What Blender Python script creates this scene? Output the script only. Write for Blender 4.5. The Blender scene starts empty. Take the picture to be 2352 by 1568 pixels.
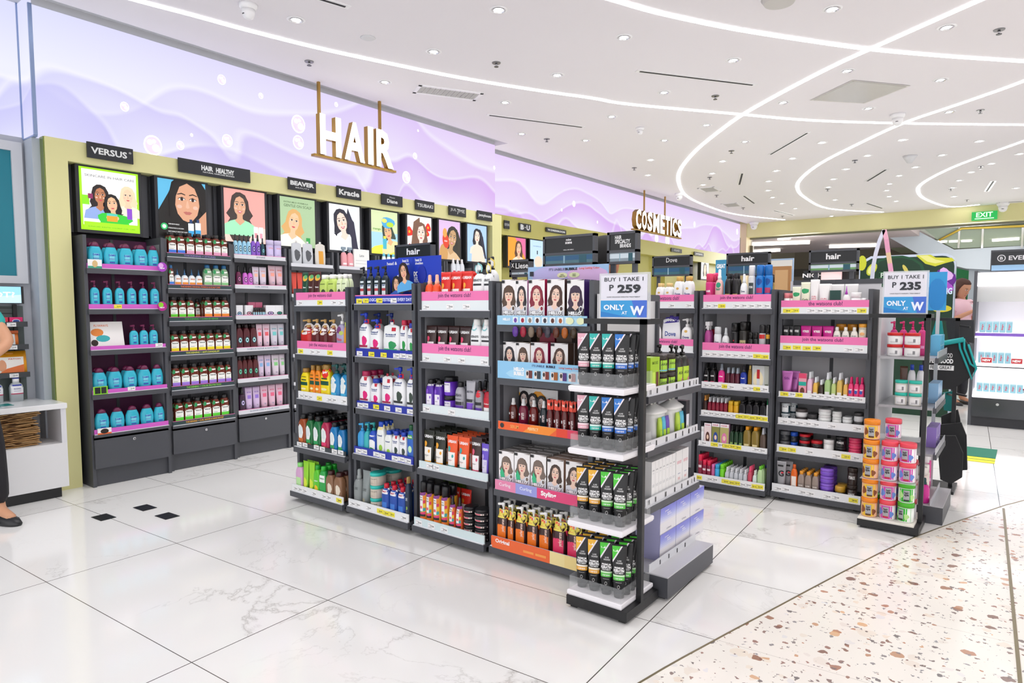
import bpy, bmesh, math, random
from mathutils import Vector, Matrix
from mathutils.geometry import tessellate_polygon
random.seed(7)
PI = math.pi
SC = bpy.context.scene
COL = SC.collection
# ------------------------------------------------------------------ camera
F_PX, PITCH, YAW, CAMH = 1520.0, 0.070, math.radians(37.9), 1.24
CX, CY = 1176.0, 706.0 + F_PX*math.tan(PITCH)
cam_d = bpy.data.cameras.new('camera'); cam = bpy.data.objects.new('camera', cam_d); COL.objects.link(cam)
cam_d.sensor_fit = 'HORIZONTAL'; cam_d.sensor_width = 36.0; cam_d.lens = 36.0*F_PX/2352.0
cam_d.shift_y = (CY-784.0)/2352.0
cam_d.clip_start = 0.05; cam_d.clip_end = 200
cam.location = (0, 0, CAMH); cam.rotation_euler = (PI/2-PITCH, 0, YAW)
SC.camera = cam
# ------------------------------------------------------------------ world, exposure
W = bpy.data.worlds.new('world'); SC.world = W; W.use_nodes = True
W.node_tree.nodes['Background'].inputs[0].default_value = (1.0, 0.99, 1.0, 1)
W.node_tree.nodes['Background'].inputs[1].default_value = 1.1
SC.view_settings.view_transform = 'Standard'; SC.view_settings.look = 'None'
SC.view_settings.gamma = 1.0; SC.view_settings.use_curve_mapping = False
SC.view_settings.exposure = 0.62
SC.cycles.diffuse_bounces = 6; SC.cycles.max_bounces = 10; SC.cycles.transparent_max_bounces = 16
SPOT_W = 13.0
CEIL = 3.19
FR = Vector((math.cos(YAW), math.sin(YAW), 0))
_fh = Vector((-math.sin(YAW), math.cos(YAW), 0)); _up = Vector((0, 0, 1))
FF = _fh*math.cos(PITCH) - _up*math.sin(PITCH); FU = _fh*math.sin(PITCH) + _up*math.cos(PITCH)
def at(px, py, X=None, Y=None, Z=None):
    d = FR*((px-CX)/F_PX) - FU*((py-CY)/F_PX) + FF
    t = X/d.x if X is not None else Y/d.y if Y is not None else (Z-CAMH)/d.z
    return Vector((d.x*t, d.y*t, CAMH+d.z*t))
def x_at(px, Y, z):
    k = (px-CX)/F_PX; zz = z-CAMH
    return (k*(Y*FF.y+zz*FF.z) - Y*FR.y)/(FR.x-k*FF.x)
def y_at(px, X, z):
    k = (px-CX)/F_PX; zz = z-CAMH
    return (k*(X*FF.x+zz*FF.z) - X*FR.x)/(FR.y-k*FF.y)
# ------------------------------------------------------------------ materials
def lin(c):
    if isinstance(c, str):
        c = [int(c[i:i+2], 16)/255 for i in (0, 2, 4)]
        c = [x/12.92 if x <= .04045 else ((x+.055)/1.055)**2.4 for x in c]
    return tuple(c)
_mats = {}
def M(c, r=.45, m=0, e=0, t=0, a=1):
    k = (c, r, m, e, t, a)
    if k in _mats: return _mats[k]
    mt = bpy.data.materials.new('paint_'+str(c).replace('(', '').replace(')', '').replace(', ', '_')[:20]); mt.use_nodes = True
    b = mt.node_tree.nodes['Principled BSDF']; l = lin(c)
    b.inputs['Base Color'].default_value = (*l, 1)
    b.inputs['Roughness'].default_value = r; b.inputs['Metallic'].default_value = m
    if e:
        b.inputs['Emission Color'].default_value = (*l, 1); b.inputs['Emission Strength'].default_value = e
        b.inputs['Base Color'].default_value = (l[0]*.2, l[1]*.2, l[2]*.2, 1)
    if t: b.inputs['Transmission Weight'].default_value = t; b.inputs['IOR'].default_value = 1.45
    if a < 1: b.inputs['Alpha'].default_value = a
    _mats[k] = mt
    return mt
def nodes_mat(name, r=.4):
    mt = bpy.data.materials.new(name); mt.use_nodes = True
    nt = mt.node_tree; b = nt.nodes['Principled BSDF']; b.inputs['Roughness'].default_value = r
    return mt, nt, b
DK = M('4a4c52', .42); DK2 = M('2b2c31', .5); BLK = M('17181b', .4); WHT = M('f0f0f2', .35); CHR = M('c8c8cc', .2, 1)
# ------------------------------------------------------------------ mesh builder
class MB:
    def __init__(s): s.v = []; s.f = []; s.m = []; s.sm = []; s.mats = []
    def mi(s, m):
        if m not in s.mats: s.mats.append(m)
        return s.mats.index(m)
    def add(s, vs, fs, m, smooth=False):
        b = len(s.v); s.v += [tuple(v) for v in vs]; i = s.mi(m)
        for f in fs: s.f.append([b+k for k in f]); s.m.append(i); s.sm.append(smooth)
        return s
    def box(s, a, b, m, bev=0):
        x0, y0, z0 = a; x1, y1, z1 = b
        if bev:
            return s.loft([(z0, bev), (z0+bev*.3, 0), (z1-bev*.3, 0), (z1, bev)], m, rect=(x0, y0, x1, y1))
        vs = [(x0,y0,z0),(x1,y0,z0),(x1,y1,z0),(x0,y1,z0),(x0,y0,z1),(x1,y0,z1),(x1,y1,z1),(x0,y1,z1)]
        return s.add(vs, [(0,3,2,1),(4,5,6,7),(0,1,5,4),(1,2,6,5),(2,3,7,6),(3,0,4,7)], m)
    def obox(s, P, ax, ay, az, m):
        P, ax, ay, az = map(Vector, (P, ax, ay, az))
        vs = [P, P+ax, P+ax+ay, P+ay, P+az, P+ax+az, P+ax+ay+az, P+ay+az]
        return s.add(vs, [(0,3,2,1),(4,5,6,7),(0,1,5,4),(1,2,6,5),(2,3,7,6),(3,0,4,7)], m)
    def bar(s, p, q, w, h, m):
        p, q = Vector(p), Vector(q); d = (q-p).normalized()
        u = d.cross(Vector((0,0,1)))
        if u.length < .01: u = Vector((1,0,0))
        u.normalize(); n = u.cross(d)
        return s.obox(p-u*w/2-n*h/2, q-p, u*w, n*h, m)
    def loft(s, secs, m, n=20, caps=True, rect=None, smooth=True):
        rings = []
        if rect:
            x0, y0, x1, y1 = rect
            for z, e in secs: rings.append([(x0+e,y0+e,z),(x1-e,y0+e,z),(x1-e,y1-e,z),(x0+e,y1-e,z)])
            n = 4; smooth = False
        else:
            for sc in secs:
                z, rx, ry = sc[:3]; ex = sc[3] if len(sc) > 3 else 2; cx = sc[4] if len(sc) > 4 else 0; cy = sc[5] if len(sc) > 5 else 0
                r = []
                for k in range(n):
                    a = 2*PI*k/n - PI/2 + PI/n; c, q = math.cos(a), math.sin(a)
                    r.append((cx+rx*math.copysign(abs(c)**(2/ex), c), cy+ry*math.copysign(abs(q)**(2/ex), q), z))
                rings.append(r)
        vs = [p for r in rings for p in r]; fs = []
        for j in range(len(rings)-1):
            for k in range(n):
                k2 = (k+1) % n; fs.append((j*n+k, j*n+k2, (j+1)*n+k2, (j+1)*n+k))
        s.add(vs, fs, m, smooth)
        if caps:
            b = len(s.v)-len(vs); i = s.mi(m)
            s.f.append([b+k for k in range(n-1, -1, -1)]); s.m.append(i); s.sm.append(False)
            s.f.append([b+(len(rings)-1)*n+k for k in range(n)]); s.m.append(i); s.sm.append(False)
        return s
    def tube(s, pts, r, m, n=8, caps=True):
        pts = [Vector(p) for p in pts]; rr = r if isinstance(r, (list, tuple)) else [r]*len(pts); vs = []; prev = None
        for i, p in enumerate(pts):
            d = (pts[min(i+1, len(pts)-1)]-pts[max(i-1, 0)]).normalized()
            u = d.cross(Vector((0,0,1))) if prev is None else prev-d*prev.dot(d)
            if u.length < 1e-3: u = d.cross(Vector((0,1,0)))
            if u.length < 1e-3: u = Vector((1,0,0))
            u.normalize(); prev = u; w = d.cross(u)
            for k in range(n):
                a = 2*PI*k/n; vs.append(p+u*(rr[i]*math.cos(a))+w*(rr[i]*math.sin(a)))
        fs = [(j*n+k, j*n+(k+1) % n, (j+1)*n+(k+1) % n, (j+1)*n+k) for j in range(len(pts)-1) for k in range(n)]
        if caps: fs += [tuple(range(n-1, -1, -1)), tuple((len(pts)-1)*n+k for k in range(n))]
        return s.add(vs, fs, m, True)
    def xf(s, mat, start=0):
        for i in range(start, len(s.v)): s.v[i] = tuple(mat @ Vector(s.v[i]))
        return s
    def mesh(s, name, recalc=True):
        me = bpy.data.meshes.new(name); me.from_pydata(s.v, [], s.f)
        for m in s.mats: me.materials.append(m)
        me.polygons.foreach_set('material_index', s.m); me.polygons.foreach_set('use_smooth', s.sm)
        if recalc and s.f:
            b = bmesh.new(); b.from_mesh(me); bmesh.ops.recalc_face_normals(b, faces=b.faces); b.to_mesh(me); b.free()
        me.update(); return me
def link(name, me, parent=None, loc=(0,0,0), rz=0):
    o = bpy.data.objects.new(name, me); COL.objects.link(o); o.location = loc; o.rotation_euler = (0, 0, rz)
    if parent: o.parent = parent
    return o
def put(name, mb, parent=None, loc=(0,0,0), rz=0, recalc=True):
    return link(name, mb.mesh(name, recalc), parent, loc, rz)
def tag(o, label, cat, group=None):
    o['label'] = label; o['category'] = cat
    if group: o['group'] = group
    return o
def thing(name, label, cat, loc=(0,0,0), rz=0, group=None):
    return tag(link(name, None, None, loc, rz), label, cat, group)
def struct(name, mb, **k):
    o = put(name, mb, **k); o['kind'] = 'structure'; return o
# ------------------------------------------------------------------ printed graphics
_tx = {}
def text2d(s, bold=0):
    k = (s, bold)
    if k in _tx: return _tx[k]
    c = bpy.data.curves.new('t', 'FONT'); c.body = s; c.size = 1; c.resolution_u = 2; c.offset = bold; c.align_x = 'LEFT'
    o = bpy.data.objects.new('t', c); me = o.to_mesh()
    vs = [(v.co.x, v.co.y) for v in me.vertices]; fs = [tuple(p.vertices) for p in me.polygons]
    o.to_mesh_clear(); bpy.data.objects.remove(o); bpy.data.curves.remove(c)
    xs = [v[0] for v in vs] or [0, 1]; ys = [v[1] for v in vs] or [0, 1]
    cx, cy = (min(xs)+max(xs))/2, (min(ys)+max(ys))/2; wd = max(xs)-min(xs) or 1; ht = max(ys)-min(ys) or 1
    r = ([((x-cx)/wd, (y-cy)/ht) for x, y in vs], fs, wd/ht); _tx[k] = r
    return r
S0 = None
def clipf(vs, fs, cl):
    ov, of = [], []
    for f in fs:
        p = [vs[i] for i in f]
        for ax, lim, sg in ((0, cl[0], 1), (0, cl[2], -1), (1, cl[1], 1), (1, cl[3], -1)):
            o = []
            for i in range(len(p)):
                a, b = p[i-1], p[i]; da, db = sg*(a[ax]-lim), sg*(b[ax]-lim)
                if (da < 0) != (db < 0):
                    k = da/(da-db); o.append((a[0]+(b[0]-a[0])*k, a[1]+(b[1]-a[1])*k))
                if db >= 0: o.append(b)
            p = o
            if not p: break
        if len(p) > 2: of.append(tuple(range(len(ov), len(ov)+len(p)))); ov += p
    return ov, of
def deco(mb, items, surf=None, step=.00025, e=0, rough=.4, base=0.0004, clip=None):
    """printed shapes laid on the surface y = surf(x, z); front is -y"""
    S = surf or (lambda x, z: 0.0)
    for k, it in enumerate(items):
        off = base+step*k; t = it[0]; tris = None
        if t == 'r':
            _, x0, z0, x1, z1, c = it; nx = 8 if surf else 1; nz = 3 if surf else 1
            vs = [(x0+(x1-x0)*i/nx, z0+(z1-z0)*j/nz) for j in range(nz+1) for i in range(nx+1)]
            fs = [(j*(nx+1)+i, j*(nx+1)+i+1, (j+1)*(nx+1)+i+1, (j+1)*(nx+1)+i) for j in range(nz) for i in range(nx)]
        elif t == 'c':
            _, cx, cz, rx, rz, c = it; n = 18
            vs = [(cx, cz)] + [(cx+rx*math.cos(2*PI*i/n), cz+rz*math.sin(2*PI*i/n)) for i in range(n)]
            fs = [(0, 1+i, 1+(i+1) % n) for i in range(n)]
        elif t == 'p':
            _, vs, c = it; fs = [tuple(q) for q in tessellate_polygon([[Vector((x, z, 0)) for x, z in vs]])]
        elif t == 't':
            _, s, cx, cz, wd, ht, c = it[:7]; rot = it[7] if len(it) > 7 else 0; bold = it[8] if len(it) > 8 else .02
            tv, fs, asp = text2d(s, bold)
            if not wd: wd = ht*asp
            if not ht: ht = wd/asp
            if rot == 90: vs = [(cx-y*ht, cz+x*wd) for x, y in tv]
            else: vs = [(cx+x*wd, cz+y*ht) for x, y in tv]
        if surf and surf is not S0 and t in 'pct' and fs and max(x for x, z in vs)-min(x for x, z in vs) > .012:
            xa, xb = min(x for x, z in vs), max(x for x, z in vs); ns = 6 if t != 't' else 5; nv, nf = [], []
            for q in range(ns):
                a_, b_ = clipf(vs, fs, (xa+(xb-xa)*q/ns, -9, xa+(xb-xa)*(q+1)/ns, 9)); nf += [tuple(i+len(nv) for i in f) for f in b_]; nv += a_
            vs, fs = nv, nf
        if clip: vs, fs = clipf(vs, fs, clip)
        if not fs: continue
        mb.add([(x, S(x, z)-off, z) for x, z in vs], fs, c if isinstance(c, bpy.types.Material) else M(c, rough, 0, e))
    return mb
def R(x0, z0, x1, z1, c): return ('r', x0, z0, x1, z1, c)
def C(x, z, r, c, rz=None): return ('c', x, z, r, rz or r, c)
def P(pts, c): return ('p', pts, c)
def T(s, x, z, w, h, c, rot=0, b=.02): return ('t', s, x, z, w, h, c, rot, b)
def secsurf(secs):
    def f(x, z):
        for i in range(len(secs)-1):
            a, b = secs[i], secs[i+1]
            if z <= b[0] or i == len(secs)-2:
                q = min(1, max(0, (z-a[0])/max(1e-6, b[0]-a[0])))
                L = lambda j, dv: (a[j] if len(a) > j else dv)*(1-q)+(b[j] if len(b) > j else dv)*q
                rx, ry, ex, cy = L(1, 0), L(2, 0), L(3, 2), L(5, 0)
                return cy-ry*max(0, 1-min(1, abs(x)/max(rx, 1e-5))**ex)**(1/ex)
        return 0
    return f
def blob(cx, cz, rx, rz, n=14, ph=0, wob=0, rot=0):
    o = []
    for i in range(n):
        a = 2*PI*i/n; r = 1+wob*math.sin(3*a+ph); x, z = rx*r*math.cos(a), rz*r*math.sin(a)
        o.append((cx+x*math.cos(rot)-z*math.sin(rot), cz+x*math.sin(rot)+z*math.cos(rot)))
    return o
def face(cx, cz, s, hair='3a2a24', skin='f2cdb4', cloth='e8e8ee', lip='c8485a', part=0, wave=0, tilt=0, length=2.2, smile=0, bangs=0, shoulders=1):
    """printed portrait: s = half face height; returns items"""
    it = []
    q = lambda pts: [(cx+(x*math.cos(tilt)-z*math.sin(tilt))*s, cz+(x*math.sin(tilt)+z*math.cos(tilt))*s) for x, z in pts]
    L = length; wv = wave
    it.append(P(q([(-.95,.4),(-.8,1.0),(-.35,1.38),(.1,1.42),(.6,1.2),(.95,.6),(1.05,-.2),(1.2+wv,-.8),(1.05,-1.3),(1.35+wv,-L+.3),(.9,-L),(.3,-L+.2),(-.3,-L+.2),(-.9,-L),(-1.35-wv,-L+.3),(-1.0,-1.3),(-1.2-wv,-.8),(-1.02,-.2)]), hair))
    if shoulders:
        it.append(P(q([(-1.9,-2.9),(-1.7,-1.9),(-1.0,-1.5),(-.35,-1.3),(.35,-1.3),(1.0,-1.5),(1.7,-1.9),(1.9,-2.9)]), cloth))
        it.append(P(q([(-.55,-1.45),(-.3,-1.2),(-.3,-.6),(.3,-.6),(.3,-1.2),(.55,-1.45),(.0,-1.9)]), skin))
    it.append(P(q([(-.68,.35),(-.6,.8),(-.3,1.05),(.3,1.05),(.6,.8),(.68,.35),(.64,-.15),(.52,-.6),(.25,-.92),(0,-1.0),(-.25,-.92),(-.52,-.6),(-.64,-.15)]), skin))
    for sx in (-1, 1):
        it.append(P(q([(sx*.12,.18),(sx*.28,.26),(sx*.47,.17),(sx*.3,.08)]), 'fbfbfb'))
        it.append(P(q(blob(sx*.29,.17,.085,.09,8)), '2a1a18'))
        it.append(P(q([(sx*.1,.2),(sx*.28,.3),(sx*.5,.2),(sx*.5,.17),(sx*.28,.25),(sx*.1,.17)]), '33221f'))
        it.append(P(q([(sx*.1,.43),(sx*.3,.5),(sx*.53,.42),(sx*.52,.38),(sx*.3,.44),(sx*.1,.38)]), hair))
        it.append(P(q(blob(sx*.42,-.22,.14,.1,8)), 'f0b8a4'))
    it.append(P(q([(-.03,.1),(.03,.1),(.1,-.25),(0,-.3),(-.1,-.25)]), 'e2b094'))
    it.append(P(q([(-.24-smile*.06,-.5+smile*.06),(-.08,-.45),(0,-.47),(.08,-.45),(.24+smile*.06,-.5+smile*.06),(.1,-.62-smile*.05),(-.1,-.62-smile*.05)]), lip))
    if smile: it.append(P(q([(-.18,-.5),(.18,-.5),(.08,-.57),(-.08,-.57)]), 'ffffff'))
    if bangs:
        it.append(P(q([(-.78,.1),(-.85,.75),(-.4,1.25),(.3,1.28),(.85,.75),(.8,.1),(.62,.4),(.35,.48),(.1,.42),(-.1,.5),(-.35,.42),(-.6,.38)]), hair))
    else:
        p = part
        it.append(P(q([(-.95,-.8),(-.95,.5),(-.6,1.2),(p,1.32),(p,1.02),(-.4,.8),(-.6,.3),(-.66,-.3)]), hair))
        it.append(P(q([(.95,-.8),(.95,.5),(.6,1.2),(p,1.32),(p,1.02),(.4,.8),(.6,.3),(.66,-.3)]), hair))
    return it
# ================================================================== STRUCTURE
XG = -5.125          # face of the olive surround
XS = -5.40           # face of the second wall run
# node helper
def mk(nt):
    def n(t, *ins, op=None, **kw):
        nd = nt.nodes.new(t)
        if op: nd.operation = op
        for k, v in kw.items(): setattr(nd, k, v)
        for i, v in enumerate(ins):
            if v is None: continue
            if isinstance(v, bpy.types.NodeSocket): nt.links.new(v, nd.inputs[i])
            else: nd.inputs[i].default_value = v
        return nd
    def ma(op, *a): return n('ShaderNodeMath', *a, op=op).outputs[0]
    def mix(f, a, b):
        nd = nt.nodes.new('ShaderNodeMix'); nd.data_type = 'RGBA'
        for i, v in ((0, f), (6, a), (7, b)):
            if isinstance(v, bpy.types.NodeSocket): nt.links.new(v, nd.inputs[i])
            else: nd.inputs[i].default_value = (*lin(v), 1) if i else v
        return nd.outputs[2]
    return n, ma, mix
TA = math.radians(-3.3)
AD = (math.sin(TA), math.cos(TA)); BD = (math.cos(TA), -math.sin(TA)); TO = (-2.295, 1.675)
def floor_mat(terr):
    mt, nt, b = nodes_mat('terrazzo' if terr else 'marble_tiles', .1 if not terr else .13)
    n, ma, mix = mk(nt)
    pos = n('ShaderNodeNewGeometry').outputs[0]
    sp = n('ShaderNodeSeparateXYZ', pos); x = ma('SUBTRACT', sp.outputs[0], TO[0]); y = ma('SUBTRACT', sp.outputs[1], TO[1])
    A = ma('ADD', ma('MULTIPLY', x, AD[0]), ma('MULTIPLY', y, AD[1])); B = ma('ADD', ma('MULTIPLY', x, BD[0]), ma('MULTIPLY', y, BD[1]))
    fa = ma('MULTIPLY', ma('PINGPONG', A, .3), 1.0); fb = ma('PINGPONG', B, .6)
    la = ma('LESS_THAN', fa, .0013 if terr else .0017); lb = ma('LESS_THAN', fb, .0022)
    if not terr:
        ia = ma('FLOOR', ma('DIVIDE', A, .6)); ib = ma('FLOOR', ma('DIVIDE', B, 1.2))
        sh = n('ShaderNodeCombineXYZ', ma('MULTIPLY', ia, 7.3), ma('MULTIPLY', ib, 3.1), ma('ADD', ia, ib)).outputs[0]
        v = n('ShaderNodeVectorMath', pos, sh, op='ADD').outputs[0]
        nz = n('ShaderNodeTexNoise', v); nz.inputs['Scale'].default_value = 1.5; nz.inputs['Detail'].default_value = 7; nz.inputs['Roughness'].default_value = .62; nz.inputs['Distortion'].default_value = .7
        d = ma('ABSOLUTE', ma('SUBTRACT', nz.outputs[0], .5))
        thin = n('ShaderNodeMapRange', d, 0.0, .008, 1.0, 0.0).outputs[0]
        n2 = n('ShaderNodeTexNoise', v); n2.inputs['Scale'].default_value = .8; n2.inputs['Detail'].default_value = 3
        msk = n('ShaderNodeMapRange', n2.outputs[0], .46, .57, 0.0, 1.0).outputs[0]
        wide = n('ShaderNodeMapRange', d, 0.0, .03, .35, 0.0).outputs[0]
        msk2 = n('ShaderNodeMapRange', n2.outputs[0], .57, .66, 0.0, 1.0).outputs[0]
        f = ma('ADD', ma('MULTIPLY', thin, ma('MULTIPLY', msk, .32)), ma('MULTIPLY', wide, msk2))
        c = mix(f, 'f1f1ef', 'b2b0ab')
    else:
        c = None
        layers = [(12, .0, .45, ('f3e8d8', 'e8e4e0')), (20, .5, .5, ('e8e8ea', 'f3e2cc')), (17, .1, .40, ('c08058', '70483e')), (32, .2, .42, ('9a6a5c', '5f5a5c')), (14, .3, .30, ('e8b98a', 'b07858')), (50, .4, .42, ('8b8b90', '6a5048'))]
        c = mix(0.0, 'f6f2ea', 'f6f2ea')
        for sc, seed, th, cc in layers:
            v = n('ShaderNodeVectorMath', pos, (seed*31, seed*17, 0), op='ADD').outputs[0]
            wn = n('ShaderNodeTexNoise', v); wn.inputs['Scale'].default_value = sc*1.7
            v = n('ShaderNodeVectorMath', v, n('ShaderNodeVectorMath', wn.outputs[1], (.03, .03, .03), op='MULTIPLY').outputs[0], op='ADD').outputs[0]
            vo = n('ShaderNodeTexVoronoi', v); vo.inputs['Scale'].default_value = sc; vo.inputs['Randomness'].default_value = 1
            rs = n('ShaderNodeSeparateColor', vo.outputs[1])
            big = ma('MULTIPLY', th, ma('POWER', rs.outputs[0], 3.6))
            m = ma('MULTIPLY', ma('LESS_THAN', vo.outputs[0], big), .85)
            c = mix(m, c, mix(rs.outputs[1], cc[0], cc[1]))
    g = ma('MAXIMUM', la, lb) if not terr else ma('MULTIPLY', la, .45)
    c = mix(g, c, '5b5853' if not terr else '9a948a')
    nt.links.new(c, b.inputs['Base Color'])
    return mt
MAR, TER = floor_mat(False), floor_mat(True)
arc = [(-1.6, -2.5), (-1.28, 0.0), (-1.08, 1.2), (-.962, 1.926), (-.87, 2.353), (-.79, 2.69), (-.62, 3.4), (-.43, 4.106), (-.09, 5.05), (.035, 5.34), (.7, 6.9), (1.6, 8.6), (2.8, 10.4), (4.5, 12.5)]
arc = [Vector((x, y, 0)) for x, y in arc]
def spline(pts, k=6):
    pts = [Vector(p) for p in pts]; o = []
    for i in range(len(pts)-1):
        p0 = pts[max(i-1, 0)]; p1 = pts[i]; p2 = pts[i+1]; p3 = pts[min(i+2, len(pts)-1)]
        for j in range(k):
            t = j/k; o.append(.5*((2*p1)+(p2-p0)*t+(2*p0-5*p1+4*p2-p3)*t*t+(3*p1-p0-3*p2+p3)*t**3))
    return o+[pts[-1]]
arc = spline(arc, 4)
b = MB(); b.add([(-9, -3, 0), (9, -3, 0), (9, 34, 0), (-9, 34, 0)], [(0, 1, 2, 3)], MAR); struct('floor', b)
b = MB(); tz = .0015
pv = [(p.x, p.y, tz) for p in arc] + [(9, 12.5, tz), (9, -2.5, tz)]
b.add(pv, [tuple(q) for q in tessellate_polygon([[Vector(p) for p in pv]])], TER); struct('floor', b)
def ribbon(pts, w, z, m, h=.002):
    b = MB(); L = []
    for i, p in enumerate(pts):
        d = pts[min(i+1, len(pts)-1)]-pts[max(i-1, 0)]; d.z = 0; d.normalize(); nn = Vector((-d.y, d.x, 0))
        L.append((p+nn*w/2, p-nn*w/2))
    vs = []; 
    for a, c in L: vs += [(a.x, a.y, z), (c.x, c.y, z), (c.x, c.y, z+h), (a.x, a.y, z+h)]
    n = len(L); fs = []
    for i in range(n-1):
        for k in range(4): fs.append((i*4+k, i*4+(k+1) % 4, (i+1)*4+(k+1) % 4, (i+1)*4+k))
    fs += [(3, 2, 1, 0), tuple((n-1)*4+k for k in range(4))]
    return b.add(vs, fs, m)
BRASS = M('8a8064', .35, .6)
struct('trim_1', ribbon(arc, .007, 0, BRASS, .003))
p, q = at(2305, 1168, Z=0), at(2343, 1568, Z=0); d = (q-p)
struct('trim_2', ribbon([p, q+d*1.2], .012, .001, BRASS, .003))
# black floor decals left of the walkway
for i, (px, py) in enumerate([(238, 1188), (333, 1166), (384, 1185)]):
    c = at(px, py, Z=0); b = MB(); a = Vector((*AD, 0))*.085; e = Vector((*BD, 0))*.125
    b.obox(c-a/2-e/2+Vector((0, 0, .0008)), e, a, (0, 0, .002), BLK)
    tag(put('floor_marker', b), ['black rectangular floor sticker lying furthest left on the marble tiles', 'black rectangular floor sticker lying closest to the wall bays', 'black rectangular floor sticker lying furthest right on the walkway'][i], 'sticker', 'black floor stickers')
mat_y = MB(); c0 = at(2222, 1032, Z=0); c1 = at(2292, 1036, Z=0); c2 = at(2293, 1057, Z=0); c3 = at(2222, 1049, Z=0)
# green and yellow floor mat
b = MB(); X0, X1, Y0, Y1 = -.50, -.16, 6.45, 7.1
b.box((X0, Y0+.22, .001), (X1, Y1, .004), M('1f7a62', .7)); b.box((X0, Y0, .001), (X1, Y0+.2, .0038), M('e8e23c', .7))
b.box((X0, Y0+.09, .0038), (X1, Y0+.105, .0045), M('3b6b3a', .7))
tag(put('floor_mat', b), 'green floor sticker with yellow stripes on the far walkway', 'floor sticker')
# ---- ceiling with shadow gap
CW = M('eae7eb', .8); b = MB()
SZ = CEIL
b.box((-4.985, -3, SZ), (9, 6.32, SZ+.05), CW); b.box((-5.27, 6.32, SZ), (9, 15.9, SZ+.05), CW)
b.box((-9, -3, SZ+.07), (-4.9, 1.53, SZ+.12), CW)
struct('ceiling', b)
GAP = M('c2c4c6', .7); b = MB()
b.box((-5.6, -3, SZ+.05), (-4.9, 6.32, SZ+.09), GAP); b.box((-5.30, 1.575, SZ-.003), (XG-.03, 6.275, SZ+.05), GAP); b.box((-5.6, 6.38, SZ-.003), (XS-.03, 15.68, SZ+.05), GAP); b.box((-5.8, 6.32, SZ+.05), (-5.2, 15.9, SZ+.09), GAP); struct('trim_3', b)
# ---- lit mural
def mural(name, y0, y1, seed, hue=0, st=1.0):
    mt = bpy.data.materials.new(name); mt.use_nodes = True; nt = mt.node_tree; nt.nodes.remove(nt.nodes['Principled BSDF'])
    n, ma, mix = mk(nt)
    sp = n('ShaderNodeSeparateXYZ', n('ShaderNodeNewGeometry').outputs[0]); Y = ma('ADD', sp.outputs[1], ma('MULTIPLY', sp.outputs[0], .7)); Z = sp.outputs[2]
    u = n('ShaderNodeMapRange', sp.outputs[1], y0, y1, 0.0, 1.0).outputs[0]; v = n('ShaderNodeMapRange', Z, 2.37, 3.2, 0.0, 1.0).outputs[0]
    pur = mix(u, 'd6d8fd' if not hue else 'e3c4f9', 'e4c6f8'); pal = mix(u, 'f1f2ff' if not hue else 'f4ebff', 'f1e4fc')
    top = n('ShaderNodeMapRange', v, .55, 1.05, 0.0, .75).outputs[0]
    c = mix(top, pal, pur)
    for k, (bh, am, fr, wd, op) in enumerate([(.60, .9, .30, .7, .5), (.36, 1.1, .42, .55, .9), (.16, .8, .6, .4, .7)]):
        nz = n('ShaderNodeTexNoise', n('ShaderNodeCombineXYZ', ma('MULTIPLY', Y, fr), seed+k*5.3, ma('MULTIPLY', Z, .35)).outputs[0])
        nz.inputs['Scale'].default_value = 1.6; nz.inputs['Detail'].default_value = .6; nz.inputs['Distortion'].default_value = .9
        h = ma('ADD', bh, ma('MULTIPLY', ma('SUBTRACT', nz.outputs[0], .5), am*2.0))
        d = ma('SUBTRACT', h, v)
        edge = n('ShaderNodeMapRange', d, 0.0, .05, 0.0, 1.0).outputs[0]
        fade = n('ShaderNodeMapRange', d, .0, wd, op, .0).outputs[0]
        rim = ma('MULTIPLY', n('ShaderNodeMapRange', ma('ABSOLUTE', d), .0, .04, 1.0, 0.0).outputs[0], .38)
        c = mix(ma('MULTIPLY', edge, fade), c, mix(u, 'cfcdfc' if not hue else 'ddb4f6', 'deb4f5')); c = mix(rim, c, 'fdfbff')
    e = n('ShaderNodeEmission', c, st); nt.links.new(e.outputs[0], nt.nodes['Material Output'].inputs[0])
    return mt
MU1 = mural('lit_mural_print', 1.57, 6.27, 3.0, 0, .66); MU2 = mural('lit_mural_print_far', 6.4, 15.7, 8.4, 1, .66)
FRM = M('8fa3c8', .3, .5)
b = MB(); b.box((-5.30, 1.575, 2.36), (XG-.02, 6.275, SZ-.004), MU1); struct('wall_lightbox_front', b)
b = MB(); b.box((-5.348, 1.555, 2.36), (XG-.02, 1.573, SZ+.045), MU1); struct('wall_lightbox_return', b)
b = MB(); b.box((-5.45, -1.5, 2.37), (-5.35, 1.553, SZ+.07), MU1); struct('wall_lightbox_corner', b)
b = MB(); b.box((-5.6, 6.38, 2.43), (XS-.02, 15.68, SZ-.004), MU2); struct('wall_lightbox_far', b)
b = MB(); b.box((XG-.026, 1.553, 2.36), (XG-.012, 1.574, SZ), FRM); b.box((-5.352, 1.546, 2.36), (-5.34, 1.556, SZ+.06), FRM)
b.box((-5.352, 1.551, 2.35), (XG-.02, 1.575, 2.36), FRM); struct('trim_4', b)
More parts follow.
